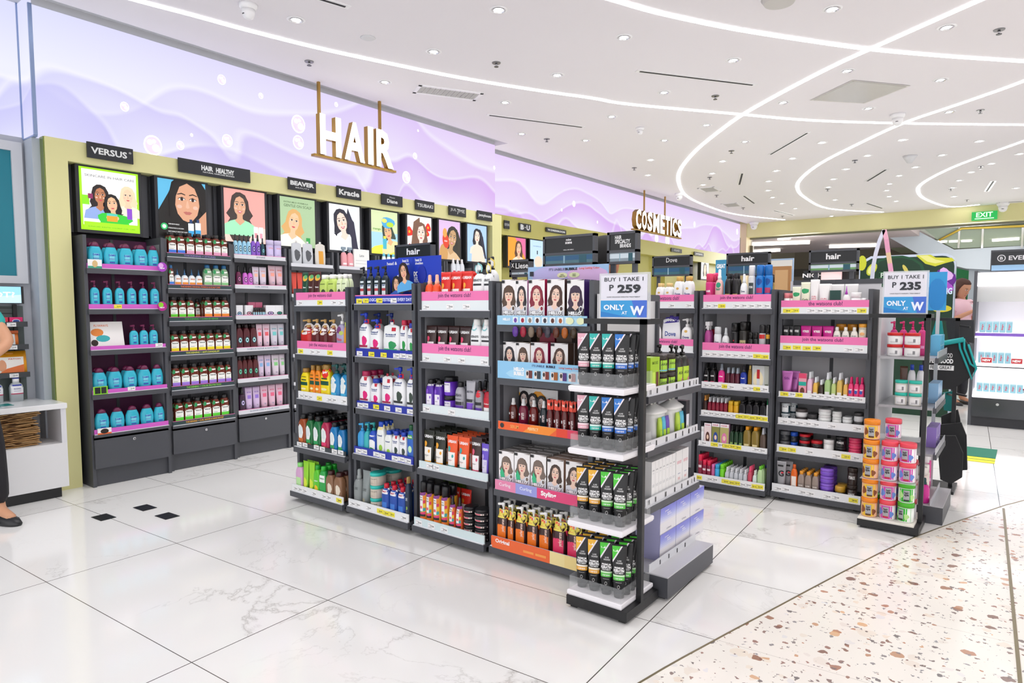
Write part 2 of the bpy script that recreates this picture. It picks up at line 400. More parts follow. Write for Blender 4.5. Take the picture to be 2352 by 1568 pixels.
# bubbles printed on the mural
b = MB(); BUB = M('fdfcff', .3, 0, 1.0); BUD = M('d6c8f6', .3, 0, .8)
def bubble(px, py, r, X):
    c = at(px, py, X=X); y, z = c.y, c.z; n = 20
    for k, (s, mt, o) in enumerate([(1, BUB, .002), (.84, BUD, .004)]):
        vs = [(X+o, y, z)]+[(X+o, y+r*s*math.cos(2*PI*i/n), z+r*s*1.12*math.sin(2*PI*i/n)) for i in range(n)]
        b.add(vs, [(0, 1+i, 1+(i+1) % n) for i in range(n)], mt)
    for (dy, dz, q) in ((-.35, .3, .3), (.3, -.25, .42), (.1, .45, .22)):
        vs = [(X+.006, y+dy*r, z+dz*r)]+[(X+.006, y+dy*r+q*r*math.cos(2*PI*i/n), z+dz*r+q*r*math.sin(2*PI*i/n)) for i in range(n)]
        b.add(vs, [(0, 1+i, 1+(i+1) % n) for i in range(n)], BUB)
for px, py, r in [(351, 334, .066), (414, 334, .03), (522, 323, .045), (286, 245, .03), (509, 183, .035), (599, 220, .022), (685, 327, .055), (933, 407, .055), (772, 240, .02), (953, 358, .03), (440, 310, .012), (960, 300, .012), (1135, 385, .02), (685, 285, .07)]:
    bubble(px, py, r, XG-.02)
for px, py, r in [(1318, 468, .04), (1372, 510, .02), (1508, 547, .07), (1533, 551, .09), (1595, 515, .05), (1290, 482, .02), (1693, 532, .06)]:
    bubble(px, py, r, XS-.02)
struct('wall_bubble_print', b)
# ---- olive surround
def olive(name, c1, c2):
    mt, nt, bb = nodes_mat(name, .38); n, ma, mix = mk(nt)
    nz = n('ShaderNodeTexNoise'); nz.inputs['Scale'].default_value = 3
    nt.links.new(mix(nz.outputs[0], c1, c2), bb.inputs['Base Color']); return mt
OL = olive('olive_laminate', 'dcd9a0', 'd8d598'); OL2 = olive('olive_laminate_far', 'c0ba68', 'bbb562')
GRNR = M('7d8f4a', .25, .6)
b = MB()
b.box((-5.40, 1.605, 0), (XG, 1.735, 2.36), OL); b.box((-5.40, 1.735, 2.22), (XG, 6.20, 2.36), OL)
b.box((-5.40, 6.20, 0), (XG, 6.375, 2.36), OL); struct('wall_surround_olive', b)
b = MB(); b.box((-5.19, 1.598, 0), (XG-.005, 1.6045, 2.358), GRNR); struct('trim_5', b)
b = MB(); b.box((-5.36, 1.553, 0), (-5.19, 1.604, 2.35), M('b4bcc6', .4)); struct('wall_return_grey', b)
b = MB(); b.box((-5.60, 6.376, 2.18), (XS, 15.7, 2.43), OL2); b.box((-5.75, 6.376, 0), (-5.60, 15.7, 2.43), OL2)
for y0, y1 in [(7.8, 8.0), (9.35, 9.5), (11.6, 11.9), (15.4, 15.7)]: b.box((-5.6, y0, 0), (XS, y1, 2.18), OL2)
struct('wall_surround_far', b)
# dark panelled header behind the posters
b = MB(); b.box((-5.44, 1.736, 0), (-5.36, 6.199, 2.219), DK2)
b.box((-5.36, 1.737, 1.775), (-5.25, 6.198, 2.219), DK2); struct('wall_panel_dark', b)
b = MB()
for i in range(10):
    y = 1.737+i*.4935
    b.box((-5.25, y, 1.76), (-5.235, min(y+.055, 6.198), 2.218), DK); b.box((-5.25, y+.075, 1.76), (-5.24, min(y+.11, 6.198), 2.218), DK)
struct('trim_6', b)
# ---- back wall with opening towards the mall
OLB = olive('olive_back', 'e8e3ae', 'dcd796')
YB = 15.7
b = MB(); b.box((-5.5, YB, 2.88), (9, YB+.3, SZ+.05), OLB); b.box((XS, YB-.02, 0), (-5.27, YB+.3, SZ), M('d9c6a0', .5)); struct('wall_back_header', b)
b = MB(); b.box((-5.27, YB+.25, 2.84), (9, YB+.32, 2.95), M('7f7f77', .4)); b.box((-5.27, YB+.25, 0), (-5.2, YB+.32, 2.7), M('6a6456', .4)); struct('trim_7', b)
# ================================================================== CEILING FIXTURES
LED = M('ffffff', .3, 0, 4.0)
def inroom(p): return p if p.y < 15.5 else Vector((p.x*15.5/p.y, 15.5, p.z))
strips = [
 [(200,-34),(315,0),(440,33),(560,66),(730,109),(900,146),(1070,180),(1240,207.5),(1360,224.5),(1448,239),(1691,261),(1861,275.5),(2074,282.6),(2352,286),(2500,287)],
 [(1330,-25),(1414,0),(1520,30),(1691,66),(1861,93),(1998,112),(2160,127),(2352,140),(2500,149)],
 [(2400,-65),(2249,0),(1998,112),(1904,155.5),(1797,211),(1703.6,264),(1648,304),(1597,346.5),(1563,389),(1559,419),(1576,449),(1622.7,472),(1691,492),(1801.6,511.4)],
 [(2500,118),(2352,185),(2202,238.6),(2074,282.6),(1968,331.6),(1882.6,376),(1840,410),(1831.5,431.7),(1848.5,453),(1904,478.6),(2027.5,502)],
 [(2450,285),(2352,323),(2266,354),(2181,387),(2121,419),(2108.5,438),(2125.5,457),(2181,474.4),(2249,485)]]
nm = ['long white light strip sweeping from the lit mural across the ceiling', 'white light strip curving along the near right of the ceiling', 'hooked white light strip, the leftmost of the three loops', 'hooked white light strip, the middle of the three loops', 'hooked white light strip, the rightmost of the three loops']
for s, l in zip(strips, nm):
    pts = spline([inroom(at(*p, Z=SZ)) for p in s], 5)
    tag(put('ceiling_light_strip', ribbon(pts, .045, SZ-.006, LED, .008)), l, 'light strip', 'curved ceiling light strips')
dl = [(680,45),(1145,22),(996,118),(884,188),(1280,172),(1160,235),(1198,307),(1345,322),(1912,20),(1433,85),(1684.5,137.6),(1525.5,211.8),(2175,62),(1946.5,162),(2161,183),(1799,235),(1995.5,248.4),(2181,256.5),(1405,267.6),(1622.7,286.9),(1526,322),(1495,367),(1488.5,402),(1711,325),(1889,327),(1660,370),(1821,363.6),(1782.5,392),(1636,398),(1764.6,416),(1764,437),(1615,424),(2073,321),(2250,324),(1993,357),(2164,356),(1943.5,388),(2103,383.6),(2066,403),(1914.6,411),(1902.6,429.6),(2043,422),(2037,437),(2042,451),(2058.6,461.6),(2343,353),(2278,375.5),(2231,395),(2203.5,414),(2188,431),(1775,453),(1796,467),(1910,498),(1827,478.6),(1917.6,458.6),(2191.5,451),(2334,431.7),
      (300,-160),(820,-120),(1300,-170),(1750,-140),(2200,-150),(2450,-20),(2500,180),(-60,-260),(1500,-420),(600,-420),(2300,-420)]
def ring(b, r0, r1, z0, z1, m, n=24):
    vs = [(r*math.cos(2*PI*i/n), r*math.sin(2*PI*i/n), z) for r, z in ((r0, z0), (r1, z1)) for i in range(n)]
    return b.add(vs, [(i, (i+1) % n, n+(i+1) % n, n+i) for i in range(n)], m, True)
b = MB(); ring(b, .062, .05, -.001, -.006, WHT); ring(b, .05, .038, -.006, .0, WHT); trm = b.mesh('trim_ring')
b = MB(); ring(b, .040, .026, -.004, .03, M('d8d8da', .15, .9)); rfl = b.mesh('reflector')
b = MB(); b.loft([(-.002, .024, .024), (.0, .026, .026)], M('ffffff', .3, 0, 9.0), n=20); lmp = b.mesh('lamp')
SD = bpy.data.lights.new('downlight_beam', 'SPOT'); SD.energy = SPOT_W; SD.spot_size = math.radians(125); SD.spot_blend = .6; SD.shadow_soft_size = .05; SD.color = (1, .985, .97)
dpts = [inroom(at(px, py, Z=SZ)) for px, py in dl]
near = sorted(range(len(dl)), key=lambda i: dpts[i].length)
rk = {i: k for k, i in enumerate(near)}
def band(px, py):
    return 'left part' if px < 1250 else 'middle' if px < 1800 else 'right part'
ORD = ['first', 'second', 'third', 'fourth', 'fifth', 'sixth', 'seventh', 'eighth', 'ninth', 'tenth', 'eleventh', 'twelfth', 'thirteenth', 'fourteenth', 'fifteenth', 'sixteenth', 'seventeenth', 'eighteenth', 'nineteenth', 'twentieth']
def ordn(i): return ORD[i] if i < 20 else '%d%s' % (i+1, {1: 'st', 2: 'nd', 3: 'rd'}.get((i+1) % 10, 'th'))
_cnt = {}
def nth(key): _cnt[key] = _cnt.get(key, -1)+1; return ordn(_cnt[key])
for i in sorted(range(len(dl)), key=lambda i: dl[i][1]):
    p = dpts[i]; zn = band(*dl[i])
    inv = dl[i][1] > 0
    if inv:
        o = thing('recessed_downlight', 'round recessed downlight, %s from the near edge, %s of the ceiling' % (nth(zn), zn), 'downlight', (p.x, p.y, SZ), 0, 'recessed ceiling downlights')
        link('trim_ring', trm, o); link('lamp', lmp, o, (0, 0, -.003))
        if p.length < 9: link('reflector', rfl, o, (0, 0, -.004))
    if (rk[i] < 34 or i % 3 == 0):
        L = bpy.data.objects.new('downlight_beam', SD); COL.objects.link(L); L.location = (p.x, p.y, SZ-.03)
sp = [(710,147),(1140,150),(1256,325),(1643,226),(2295,74),(2252,259),(1457,391),(1680,352),(1963.6,374),(2253,388),(1630,413),(1646,454),(1901,440),(1956,475),(1707,483),(1797,502),(2221,465),(2184,440)]
b = MB(); b.loft([(-.006, .034, .034), (0, .036, .036)], M('8a8a8c', .3, .7)); b.loft([(-.03, .007, .007), (-.006, .009, .009)], CHR, n=10); b.loft([(-.034, .018, .018), (-.03, .018, .018)], M('6a6a6c', .3, .8), n=12)
me = b.mesh('sprinkler')
for px, py in sorted(sp, key=lambda q: q[1]):
    p = inroom(at(px, py-6, Z=SZ)); zn = band(px, py)
    tag(link('fire_sprinkler', me, None, (p.x, p.y, SZ)), 'small dark sprinkler head, %s from the near edge, %s of the ceiling' % (nth('s'+zn), zn), 'sprinkler', 'ceiling sprinklers')
vents = [((700,-14),(803,17)),((1462,162),(1735,195)),((1118,263),(1342,292)),((1768,355),(1857,303)),((1698,424),(1705,397)),((1708,449),(1733,467)),((1991,416),(2036,388)),((2266,439),(2282,415)),((1990,466),(2027,478)),((1777,483),(1822,494)),((2290,465),(2352,472))]
for k, (a, c) in enumerate(vents):
    p, q = inroom(at(*a, Z=SZ)), inroom(at(*c, Z=SZ)); d = (q-p).normalized(); w = .055 if k < 4 else .075
    o = thing('linear_air_slot', '%s slot diffuser in the ceiling, counted from the near edge' % ['white framed, first', 'long dark, second', 'pale, third', 'long dark diagonal, fourth', 'short dark, fifth', 'short dark, sixth', 'diagonal dark, seventh', 'short dark, eighth', 'far dark, ninth', 'far dark, tenth', 'far right dark, eleventh'][k], 'air vent', p, 0, 'slot diffusers')
    zz = Vector((0, 0, 0)); b = MB(); b.bar(zz, q-p, w, .008, WHT); put('frame', b, o)
    b = MB(); b.bar(d*.03+Vector((0, 0, -.003)), q-p-d*.03+Vector((0, 0, -.003)), w*.32, .008, M('222226', .6)); put('slot', b, o)
for k, (c0, c1, c2, c3) in enumerate([((948,210),(968,192),(1117,212),(1080,234)), ((1602,432),(1640,428),(1657,438),(1618,441)), ((1655,468),(1692,465),(1705,473),(1668,475))]):
    pts = [at(*q, Z=SZ) for q in (c0, c1, c2, c3)]; cc = sum(pts, Vector())/4; dx = (pts[2]-pts[1]); L1 = dx.length; W1 = min((pts[1]-pts[0]).length, .6); 
    o = thing('ceiling_air_grille', ['large grey rectangular air grille beside the long light strip', 'grey air grille inside the left light loop, nearer one', 'grey air grille inside the left light loop, farther one'][k], 'air grille', (cc.x, cc.y, SZ), math.atan2(dx.y, dx.x), 'ceiling air grilles')
    b = MB()
    for a0, a1 in (((-L1/2, -W1/2), (L1/2, -W1/2+.03)), ((-L1/2, W1/2-.03), (L1/2, W1/2)), ((-L1/2, -W1/2), (-L1/2+.03, W1/2)), ((L1/2-.03, -W1/2), (L1/2, W1/2))): b.box((*a0, -.008), (*a1, 0), WHT)
    put('frame', b, o)
    b = MB(); nL = 12
    for j in range(nL):
        x = -L1/2+.03+(L1-.06)*j/nL; b.box((x, -W1/2+.03, -.005), (x+(L1-.06)/nL*.8, W1/2-.03, -.001), M('b9b9b6', .6))
    put('louvre', b, o)
pts = [at(*q, Z=SZ) for q in ((1860,230),(1958,183),(2092,196),(1985,237))]
o = thing('ceiling_access_panel', 'glossy reflective square access panel in the right part of the ceiling', 'ceiling panel', (0, 0, 0))
cc = sum(pts, Vector())/4; b = MB(); b.add([(p.x, p.y, SZ-.004) for p in pts], [(0, 1, 2, 3)], M('d8d6d2', .5)); put('frame', b, o)
b = MB(); b.add([((p.x-cc.x)*.93+cc.x, (p.y-cc.y)*.93+cc.y, SZ-.006) for p in pts], [(0, 1, 2, 3)], M('cfcdc8', .12, .35)); put('mirror_panel', b, o)
# cameras, detectors
def dome_cam(px, py, s, lab):
    p = inroom(at(px, py, Z=SZ)); o = thing('security_camera', lab, 'camera', (p.x, p.y, SZ))
    b = MB(); b.loft([(-.035*s, .045*s, .045*s), (-.02*s, .055*s, .055*s), (0, .058*s, .058*s)], WHT); put('base', b, o)
    b = MB(); b.loft([(-.095*s, .012*s, .012*s), (-.085*s, .03*s, .03*s), (-.06*s, .04*s, .04*s), (-.035*s, .042*s, .042*s)], WHT); put('housing', b, o)
    b = MB(); b.loft([(-.07*s, .012*s, .012*s), (-.066*s, .012*s, .012*s)], BLK, n=10); b.xf(Matrix.Translation((0, -.03*s, .0))); put('lens', b, o)
dome_cam(570, 10, 1.0, 'white dome security camera above the lit mural near the front')
dome_cam(2062, 262, 1.2, 'white ceiling camera with dark bracket beside the light strip crossing')
dome_cam(1470, 293, .8, 'small white ceiling camera left of the first light loop')
dome_cam(1560, 444, 1.3, 'small white camera beside the left end of the light loop')
dome_cam(1732, 511, 1.8, 'far white camera near the olive back header')
dome_cam(2303, 489, 1.8, 'far white camera beside the green exit sign')
for px, py, l in ((845, 87, 'flat white round disc flush with the ceiling left of the grille'), (2090, 358, 'white conical detector hanging inside the middle light loop')):
    p = at(px, py, Z=SZ); b = MB(); s = 1
    b.loft([(-.006, .02, .02), (-.006, .045, .045), (0, .055, .055)] if px < 1000 else [(-.09, .03, .03), (-.03, .07, .07), (0, .085, .085)], M('d9dadd', .5))
    tag(put('ceiling_detector', b, None, (p.x, p.y, SZ)), l, 'detector')
p = at(1790, -3, Z=SZ); b = MB(); b.loft([(-.03, .09, .09), (0, .11, .11)], M('c8c6c2', .4), n=28); tag(put('ceiling_speaker', b, None, (p.x, p.y, SZ)), 'round grey ceiling speaker cut by the top edge', 'speaker')
# exit sign
p = at(2261, 495, Y=YB-.05); o = thing('exit_sign', 'glowing green exit sign on the olive back header', 'exit sign', (p.x, YB-.03, p.z))
b = MB(); b.box((-.2, -.02, -.08), (.2, .02, .08), M('1fae50', .4, 0, .7)); put('housing', b, o)
b = MB(); deco(b, [T('EXIT', 0, .02, .26, .09, 'c8ffc8'), R(-.15, -.06, .15, -.045, 'c8ffc8')], lambda x, z: -.02, e=1.2, base=.002); put('lettering', b, o)
# ================================================================== HANGING LETTER SIGNS
GOLD = M('b08c4a', .3, .85)
def letter_sign(name, word, X, y0, y1, zb, zt, posts, ztop, lab, depth=.09):
    o = thing(name, lab, 'sign', (X, y0, zb), PI/2)
    b = MB(); b.bar((-.03, .03, .0), (y1-y0+.03, .03, .0), .05, .02, GOLD); put('rail', b, o)
    for p in posts:
        b = MB(); b.box((p-.011, .03, .1), (p+.011, .052, ztop-zb), GOLD); put('hanger', b, o)
    wsum = {'I': .42, 'M': 1.3, 'A': 1.08, 'H': 1.05}
    ws = [wsum.get(c, 1) for c in word]; tot = sum(ws); x = 0; H = zt-zb
    for c, wv in zip(word, ws):
        w = (y1-y0)*wv/tot; tv, fs, asp = text2d(c, .035)
        vs = [(x+w*.5+a*w*(.86 if c != 'I' else .62), .0, .012+H*.5+q*H) for a, q in tv]; n = len(vs)
        b = MB(); b.add([(a, -.012, z) for a, y, z in vs], fs, M('fff8f0', .4, 0, 1.6))
        bk = [(a, depth-.012, z) for a, y, z in vs]; fr = [(a, -.0115, z) for a, y, z in vs]
        from collections import Counter
        ed = Counter(); di = {}
        for f in fs:
            for i in range(len(f)):
                e = (f[i], f[(i+1) % len(f)]); k = tuple(sorted(e)); ed[k] += 1; di[k] = e
        sf = [(di[k][0], di[k][1], n+di[k][1], n+di[k][0]) for k in ed if ed[k] == 1]
        b.add(fr+bk, sf+[tuple(n+i for i in f) for f in fs], GOLD); put('letter', b, o, recalc=False)
        x += w
letter_sign('hanging_letter_sign', 'HAIR', -4.9, 3.565, 4.44, 2.555, 2.90, (.05, .735), SZ, 'glowing white HAIR letters with gold sides hanging before the mural', .055)
letter_sign('hanging_letter_sign', 'COSMETICS', -5.1, 9.80, 11.62, 2.51, 2.83, (.4, 1.2), SZ, 'glowing white COSMETICS letters with gold sides hanging far back', .08)
# ================================================================== BRAND PLAQUES
def plaque(X, y0, y1, z0, z1, words, lab):
    w, h = y1-y0, z1-z0; o = thing('header_plaque', lab, 'sign', (X, (y0+y1)/2, (z0+z1)/2), PI/2, 'black plaques on the olive band')
    b = MB(); b.box((-w/2, -.012, -h/2), (w/2, 0, h/2), M('1f2228', .4)); put('board', b, o)
    b = MB(); deco(b, [T(s, x*w, z*h, ww*w, hh*h, 'f2f2f2', 0, bd) for s, x, z, ww, hh, bd in words], lambda x, z: -.012, e=.4); put('lettering', b, o)
for y0, y1, words, lab in [
 (1.845, 2.14, [('VERSUS', -.03, 0, .78, .42, .03), ('®', .43, .2, .06, .14, 0)], 'black plaque with large serif capitals, leftmost on the olive band'),
 (2.46, 3.045, [('HAIR', -.12, .06, .16, .36, .05), ('HEALTHY', .13, .04, .26, .36, .05), ('NATURAL HAIRCARE BRANDS', .04, -.24, .44, .1, .02)], 'widest black plaque, second from left on the olive band'),
 (3.40, 3.683, [('BEAVER', 0, .08, .86, .36, .05), ('BEAUTY', 0, -.26, .5, .1, 0)], 'black plaque with bold capitals over small line, third from left'),
 (3.912, 4.195, [('Kracie', 0, 0, .84, .5, .04)], 'black plaque with bold lower case lettering, fourth from left on olive band'),
 (4.451, 4.729, [('Diane', 0, -.1, .5, .36, .03), ('Moist', 0, .25, .25, .14, 0)], 'black plaque with small script line, fifth from left on olive band'),
 (4.912, 5.189, [('TSUBAKI', 0, 0, .84, .34, .02)], 'black plaque with thin serif capitals, sixth from left on olive band'),
 (5.42, 5.70, [('JUL', -.24, .08, .36, .34, 0), ('7', .02, -.02, .12, .55, 0), ('ME', .26, .08, .32, .34, 0)], 'black plaque with thin letters around a tall seven, on olive band'),
 (5.896, 6.166, [('jennyhouse', 0, 0, .84, .4, .03)], 'small black plaque, rightmost on the nearer olive band')]:
    plaque(XG+.013, y0, y1, 2.262, 2.368, words, lab)
def p2w(x0, y0, x1, y1, X):
    a, c = at(x0, y0, X=X), at(x1, y1, X=X); return a, c
for x0, x1, yt, yb, words, lab in [(1157, 1169, 506, 527, [('EDITIONS', 0, 0, .9, .3, 0)], 'partly hidden black plaque at the start of the far wall'), (1191, 1218, 512, 534, [('B', -.25, 0, .28, .7, .05), ('·', 0, 0, .1, .15, .05), ('U', .25, 0, .28, .7, .05)], 'black plaque with two big letters and a dot, far olive band'),
   (1253, 1299, 522, 540, [('W.DRESSROOM', 0, 0, .86, .45, .04)], 'wide black plaque with dense capitals on the far olive band'), (1541, 1565, 569, 582, [('CLIO', 0, 0, .5, .4, 0)], 'small far black plaque right of the COSMETICS letters'), (1594, 1615, 578, 590, [('peripera', 0, 0, .7, .5, .03)], 'farthest small black plaque on the olive band')]:
    a = at(x0, yt, X=XS+.013); c = at(x1, yb, X=XS+.013); zt = at(x0, yt, X=XS).z; h = abs(at(x0, yt, X=XS).z-at(x0, yb-(x1-x0)*.17, X=XS).z)
    plaque(XS+.013, a.y, c.y, zt-h, zt, words, lab)
# ================================================================== POSTERS
def poster(X, y0, y1, z0, z1, items, lab, frame=DK2, e=.70, grp='lit posters above the wall bays'):
    w, h = y1-y0, z1-z0; o = thing('poster_lightbox', lab, 'poster', (X, (y0+y1)/2, z0), PI/2, grp)
    b = MB(); b.box((-w/2-.022, 0, -.022), (w/2+.022, .07, h+.022), frame); put('frame', b, o)
    b = MB(); deco(b, items(w, h), None, e=e, base=.002, step=.00018, clip=(-w/2, 0, w/2, h)); put('print', b, o)
def ps1(w, h):
    g = 'a6f01c'; return [R(-w/2, 0, w/2, h, g), R(-w*.46, h*.08, w*.46, h*.97, 'fbfbf8')]+face(-.17*w, h*.56, h*.13, '241c1c', 'b87a56', '8fa8de', shoulders=1, length=2.0)+face(.3*w, h*.6, h*.12, 'e8d4b0', 'f0c8a8', 'f4e8d0', wave=.1)+face(.02*w, h*.44, h*.12, '1c1818', 'e8b890', '3fd23a', length=1.6, tilt=.1)+[P(blob(.05*w, h*.2, w*.3, h*.1, 14, 1, .1), '34c838'), P(blob(.02*w, h*.22, w*.11, h*.05), 'e8b890'), R(-.08*w, h*.16, .1*w, h*.27, 'f0a030'), R(-.08*w, h*.25, .1*w, h*.29, '58c8b8'), R(.27*w, h*.22, .36*w, h*.4, '8a4cc8'), R(-.48*w, h*.4, -.36*w, h*.55, '8ae020'), R(-.38*w, h*.5, -.3*w, h*.58, '8a2a5c'),
        R(-w*.46, h*.02, w*.46, h*.13, g), T('SKINCARE IN HAIR CARE', 0, h*.87, w*.84, h*.04, '555560', 0, 0), T('ALPHACARE  KERATIN  COLORIST  CURL  CARE', 0, h*.055, w*.8, h*.018, '3f7a10', 0, 0)]
def ps2(w, h):
    return [R(-w/2, 0, w/2, h, '141210'), P([(-w/2, h), (-.15*w, h), (-.3*w, h*.75), (-w/2, h*.45)], '5cb4dc'), P([(w/2, h), (.42*w, h), (w/2, h*.9)], '5cb4dc')]+face(.1*w, h*.62, h*.34, '15100e', 'd8a080', '15100e', 'b86a60', length=2.0, shoulders=0)+[P([(.28*w, h*.3), (.5*w, h*.5), (.5*w, 0), (.3*w, 0)], 'cf9676'), R(.1*w, .03*h, .22*w, .26*h, 'e8f0f4'), R(.1*w, .03*h, .22*w, .13*h, '3aa0d8'), R(.25*w, .05*h, .37*w, .28*h, 'e8f0f4'), R(.25*w, .05*h, .37*w, .15*h, '3aa0d8'), R(.13*w, .26*h, .19*w, .33*h, '1b3b6a'), R(.28*w, .28*h, .34*w, .34*h, '1b3b6a'), C(-.4*w, .17*h, .07*w, '2fb868'), C(-.4*w, .17*h, .04*w, 'e8fff0'), T('RENEWABLE', -.2*w, .22*h, .22*w, .02*h, 'e8e8e8'), T('STRENGTHENS & NOURISH', -.16*w, .15*h, .32*w, .02*h, 'e8e8e8'), T('NATURALLY HEALTHY HAIR', -.12*w, .09*h, .4*w, .02*h, 'e8e8e8')]
def ps3(w, h):
    return [R(-w/2, 0, w/2, h, 'f7a49c'), R(-w/2, 0, w/2, h*.3, 'fbd0c4'), P(blob(-.13*w, .25*h, .3*w, .3*h, 16, 0, .05), '463a36')]+face(-.13*w, h*.68, h*.19, '3f3430', 'd8a484', '9fe8b8', wave=.25, length=3.0, smile=1)+[R(.2*w, .02*h, .31*w, .32*h, 'efe6ea'), R(.33*w, .02*h, .44*w, .32*h, 'efe6ea'), R(.22*w, .1*h, .29*w, .2*h, 'e898a0'), R(.35*w, .1*h, .42*w, .2*h, 'e8a0b0')]
def ps4(w, h):
    return [R(-w/2, 0, w/2, h, 'a9c49a')]+face(-.12*w, h*.5, h*.19, 'd8a868', 'eec09a', 'f2eee0', wave=.25, length=2.4, tilt=-.15)+[T('EXTRA MILD FORMULA', -.05*w, h*.9, .7*w, .03*h, '5a7050'), T('GENTLE ON SCALP', -.0*w, h*.83, .8*w, .055*h, '3f5638', 0, 0), R(.22*w, 0, .34*w, .2*h, '2f9a4a')]
def ps5(w, h):
    return [R(-w/2, 0, w/2, h, 'eef2f6'), P(blob(.3*w, .6*h, .2*w, .4*h), 'dfeaf2'), P([(.1*w, .95*h), (.25*w, .7*h), (.35*w, .3*h), (.45*w, 0), (.05*w, 0), (0, .5*h)], '2a2a3c')]+face(-.1*w, h*.62, h*.21, '2a2836', 'f4d4c4', 'e6eef0', length=1.1, tilt=.25, smile=1)+[P([(.12*w, .8*h), (.3*w, .65*h), (.42*w, .1*h), (.48*w, 0), (.22*w, 0), (.2*w, .3*h), (.1*w, .45*h)], '302e44')]
def ps6(w, h):
    return [R(-w/2, 0, w/2, h, 'd4e0b0'), R(-w/2, 0, w/2, .5*h, 'a8d4ee'), P(blob(0, 0, .6*w, .22*h), 'f8e84c')]+face(.12*w, h*.52, h*.17, '3c4a40', 'e8b080', 'eed8a0', length=1.2, tilt=.3)+[P(blob(.12*w, .74*h, .26*w, .13*h, 14, 1, .08), '4fa8d8'), P(blob(.2*w, .7*h, .14*w, .06*h), 'b8d83c'), P(blob(-.02*w, .78*h, .1*w, .05*h), 'f0e070'), R(-.08*w, .12*h, .06*w, .36*h, '48b4c8'), R(-.06*w, .36*h, .04*w, .42*h, 'f4e040'), T('mango', -.3*w, .56*h, .3*w, .05*h, '5a9a30')]
def ps7(w, h):
    fl = []
    for x, z, r in ((.36, .75, .12), (-.42, .6, .14), (.3, .6, .1), (.25, .08, .14), (-.4, .2, .12)):
        fl += [P(blob(x*w, z*h, r*w, r*w, 16, x*9, .15), 'dc2a20'), C(x*w, z*h, r*w*.3, 'f8a818')]
    return [R(-w/2, 0, w/2, h, 'f6f0f2')]+fl+[P([(0, h*.98), (-.25*w, .85*h), (-.35*w, .3*h), (-.4*w, 0), (-.1*w, 0), (.05*w, .5*h)], '7a5a48')]+face(.05*w, h*.58, h*.2, '7a5848', 'f4d8cc', 'f8f0ee', part=.3, length=1.6)
def ps8(w, h):
    return [R(-w/2, 0, w/2, h, 'd8b8e0'), P(blob(.2*w, .3*h, .35*w, .55*h), '3a342a')]+face(.12*w, h*.55, h*.23, '33302a', 'c09a70', 'd8b890', length=1.8, tilt=-.2, smile=1)+[P(blob(-.3*w, .15*h, .2*w, .25*h), 'c8985c'), P(blob(-.2*w, .48*h, .15*w, .2*h, 14, 0, 0, .2), 'd8442c'), P(blob(-.24*w, .68*h, .1*w, .12*h), 'e8a050'), T('CICA', -.2*w, .47*h, .14*w, .04*h, 'ffffff')]
def ps9(w, h):
    return [R(-w/2, 0, w/2, h, 'a8c8f0'), P(blob(.1*w, .4*h, .25*w, .5*h), '2a2c3a')]+face(0, h*.68, h*.16, '26242e', 'f4d8c8', 'f6dccc', length=1.4, part=-.2)+[P([(-.3*w, 0), (-.28*w, .3*h), (-.1*w, .45*h), (.15*w, .42*h), (.4*w, .1*h), (.42*w, 0)], 'f4d6c4'), P([(.1*w, .8*h), (.22*w, .5*h), (.4*w, .1*h), (.48*w, .1*h), (.3*w, .7*h)], '2a2c3e')]
def psA(w, h): return [R(-w/2, 0, w/2, h, 'f29a2c'), P([(w/2, h), (-.1*w, h), (w/2, .3*h)], 'e86a9c')]+face(.1*w, h*.62, h*.2, '5a3a2a', 'e8b898', 'f4d8c0', length=2.4)
def psB(w, h): return [R(-w/2, 0, w/2, h, 'bcd8f0'), T('WATERPROOF', 0, .78*h, .6*w, .04*h, '6a8ab0'), R(-.02*w, .48*h, .05*w, .62*h, '1c2430'), P(blob(.1*w, .2*h, .3*w, .22*h), 'f0d0bc')]
def psC(w, h): return [R(-w/2, 0, w/2, h, 'f0eef0')]+face(0, h*.55, h*.28, '2a2018', 'f0c8a8', 'f4e8e0')
L9 = ['lit poster of three women with green border reading SKINCARE IN HAIR CARE', 'lit poster, close up dark-haired woman on blue above second bay', 'lit pink poster of smiling woman with long wavy hair', 'lit green poster of blonde woman reading GENTLE ON SCALP', 'lit white poster, smiling woman with sweeping black hair', 'lit yellow-green poster, woman with blue headscarf', 'lit white poster with red flowers and brown-haired woman', 'lit lilac poster of woman holding red bottle', 'lit pale blue poster of woman looking over bare shoulder']
for (y0, y1), f, l in zip([(1.798, 2.178), (2.314, 2.675), (2.826, 3.185), (3.331, 3.684), (3.84, 4.193), (4.337, 4.679), (4.817, 5.167), (5.287, 5.625), (5.751, 6.092)], [ps1, ps2, ps3, ps4, ps5, ps6, ps7, ps8, ps9], L9):
    k = 5.165/5.13; poster(-5.165, y0*k, y1*k, 1.24+.535*k, 1.24+.96*k, f, l)
def polm(w, h): return [R(-w/2, 0, w/2, h, 'f0f0f4'), P(blob(0, .3*h, .3*w, .2*h), 'e8a0b8')]
for x0, x1, yt, yb, f, l in [(1168, 1208, 543, 610, psA, 'lit orange and pink poster of a woman on the far wall'), (1219, 1250, 550, 612, psB, 'lit pale blue mascara poster on the far wall'), (1612, 1628, 600, 640, psC, 'tiny far poster of a woman beside the last plaque')]:
    a = at(x0, yt, X=XS-.0); c = at(x1, yb, X=XS); poster(XS-.01, a.y, c.y, at(x0, yb, X=XS).z, a.z, f, l, BLK, grp='lit posters on the far wall')
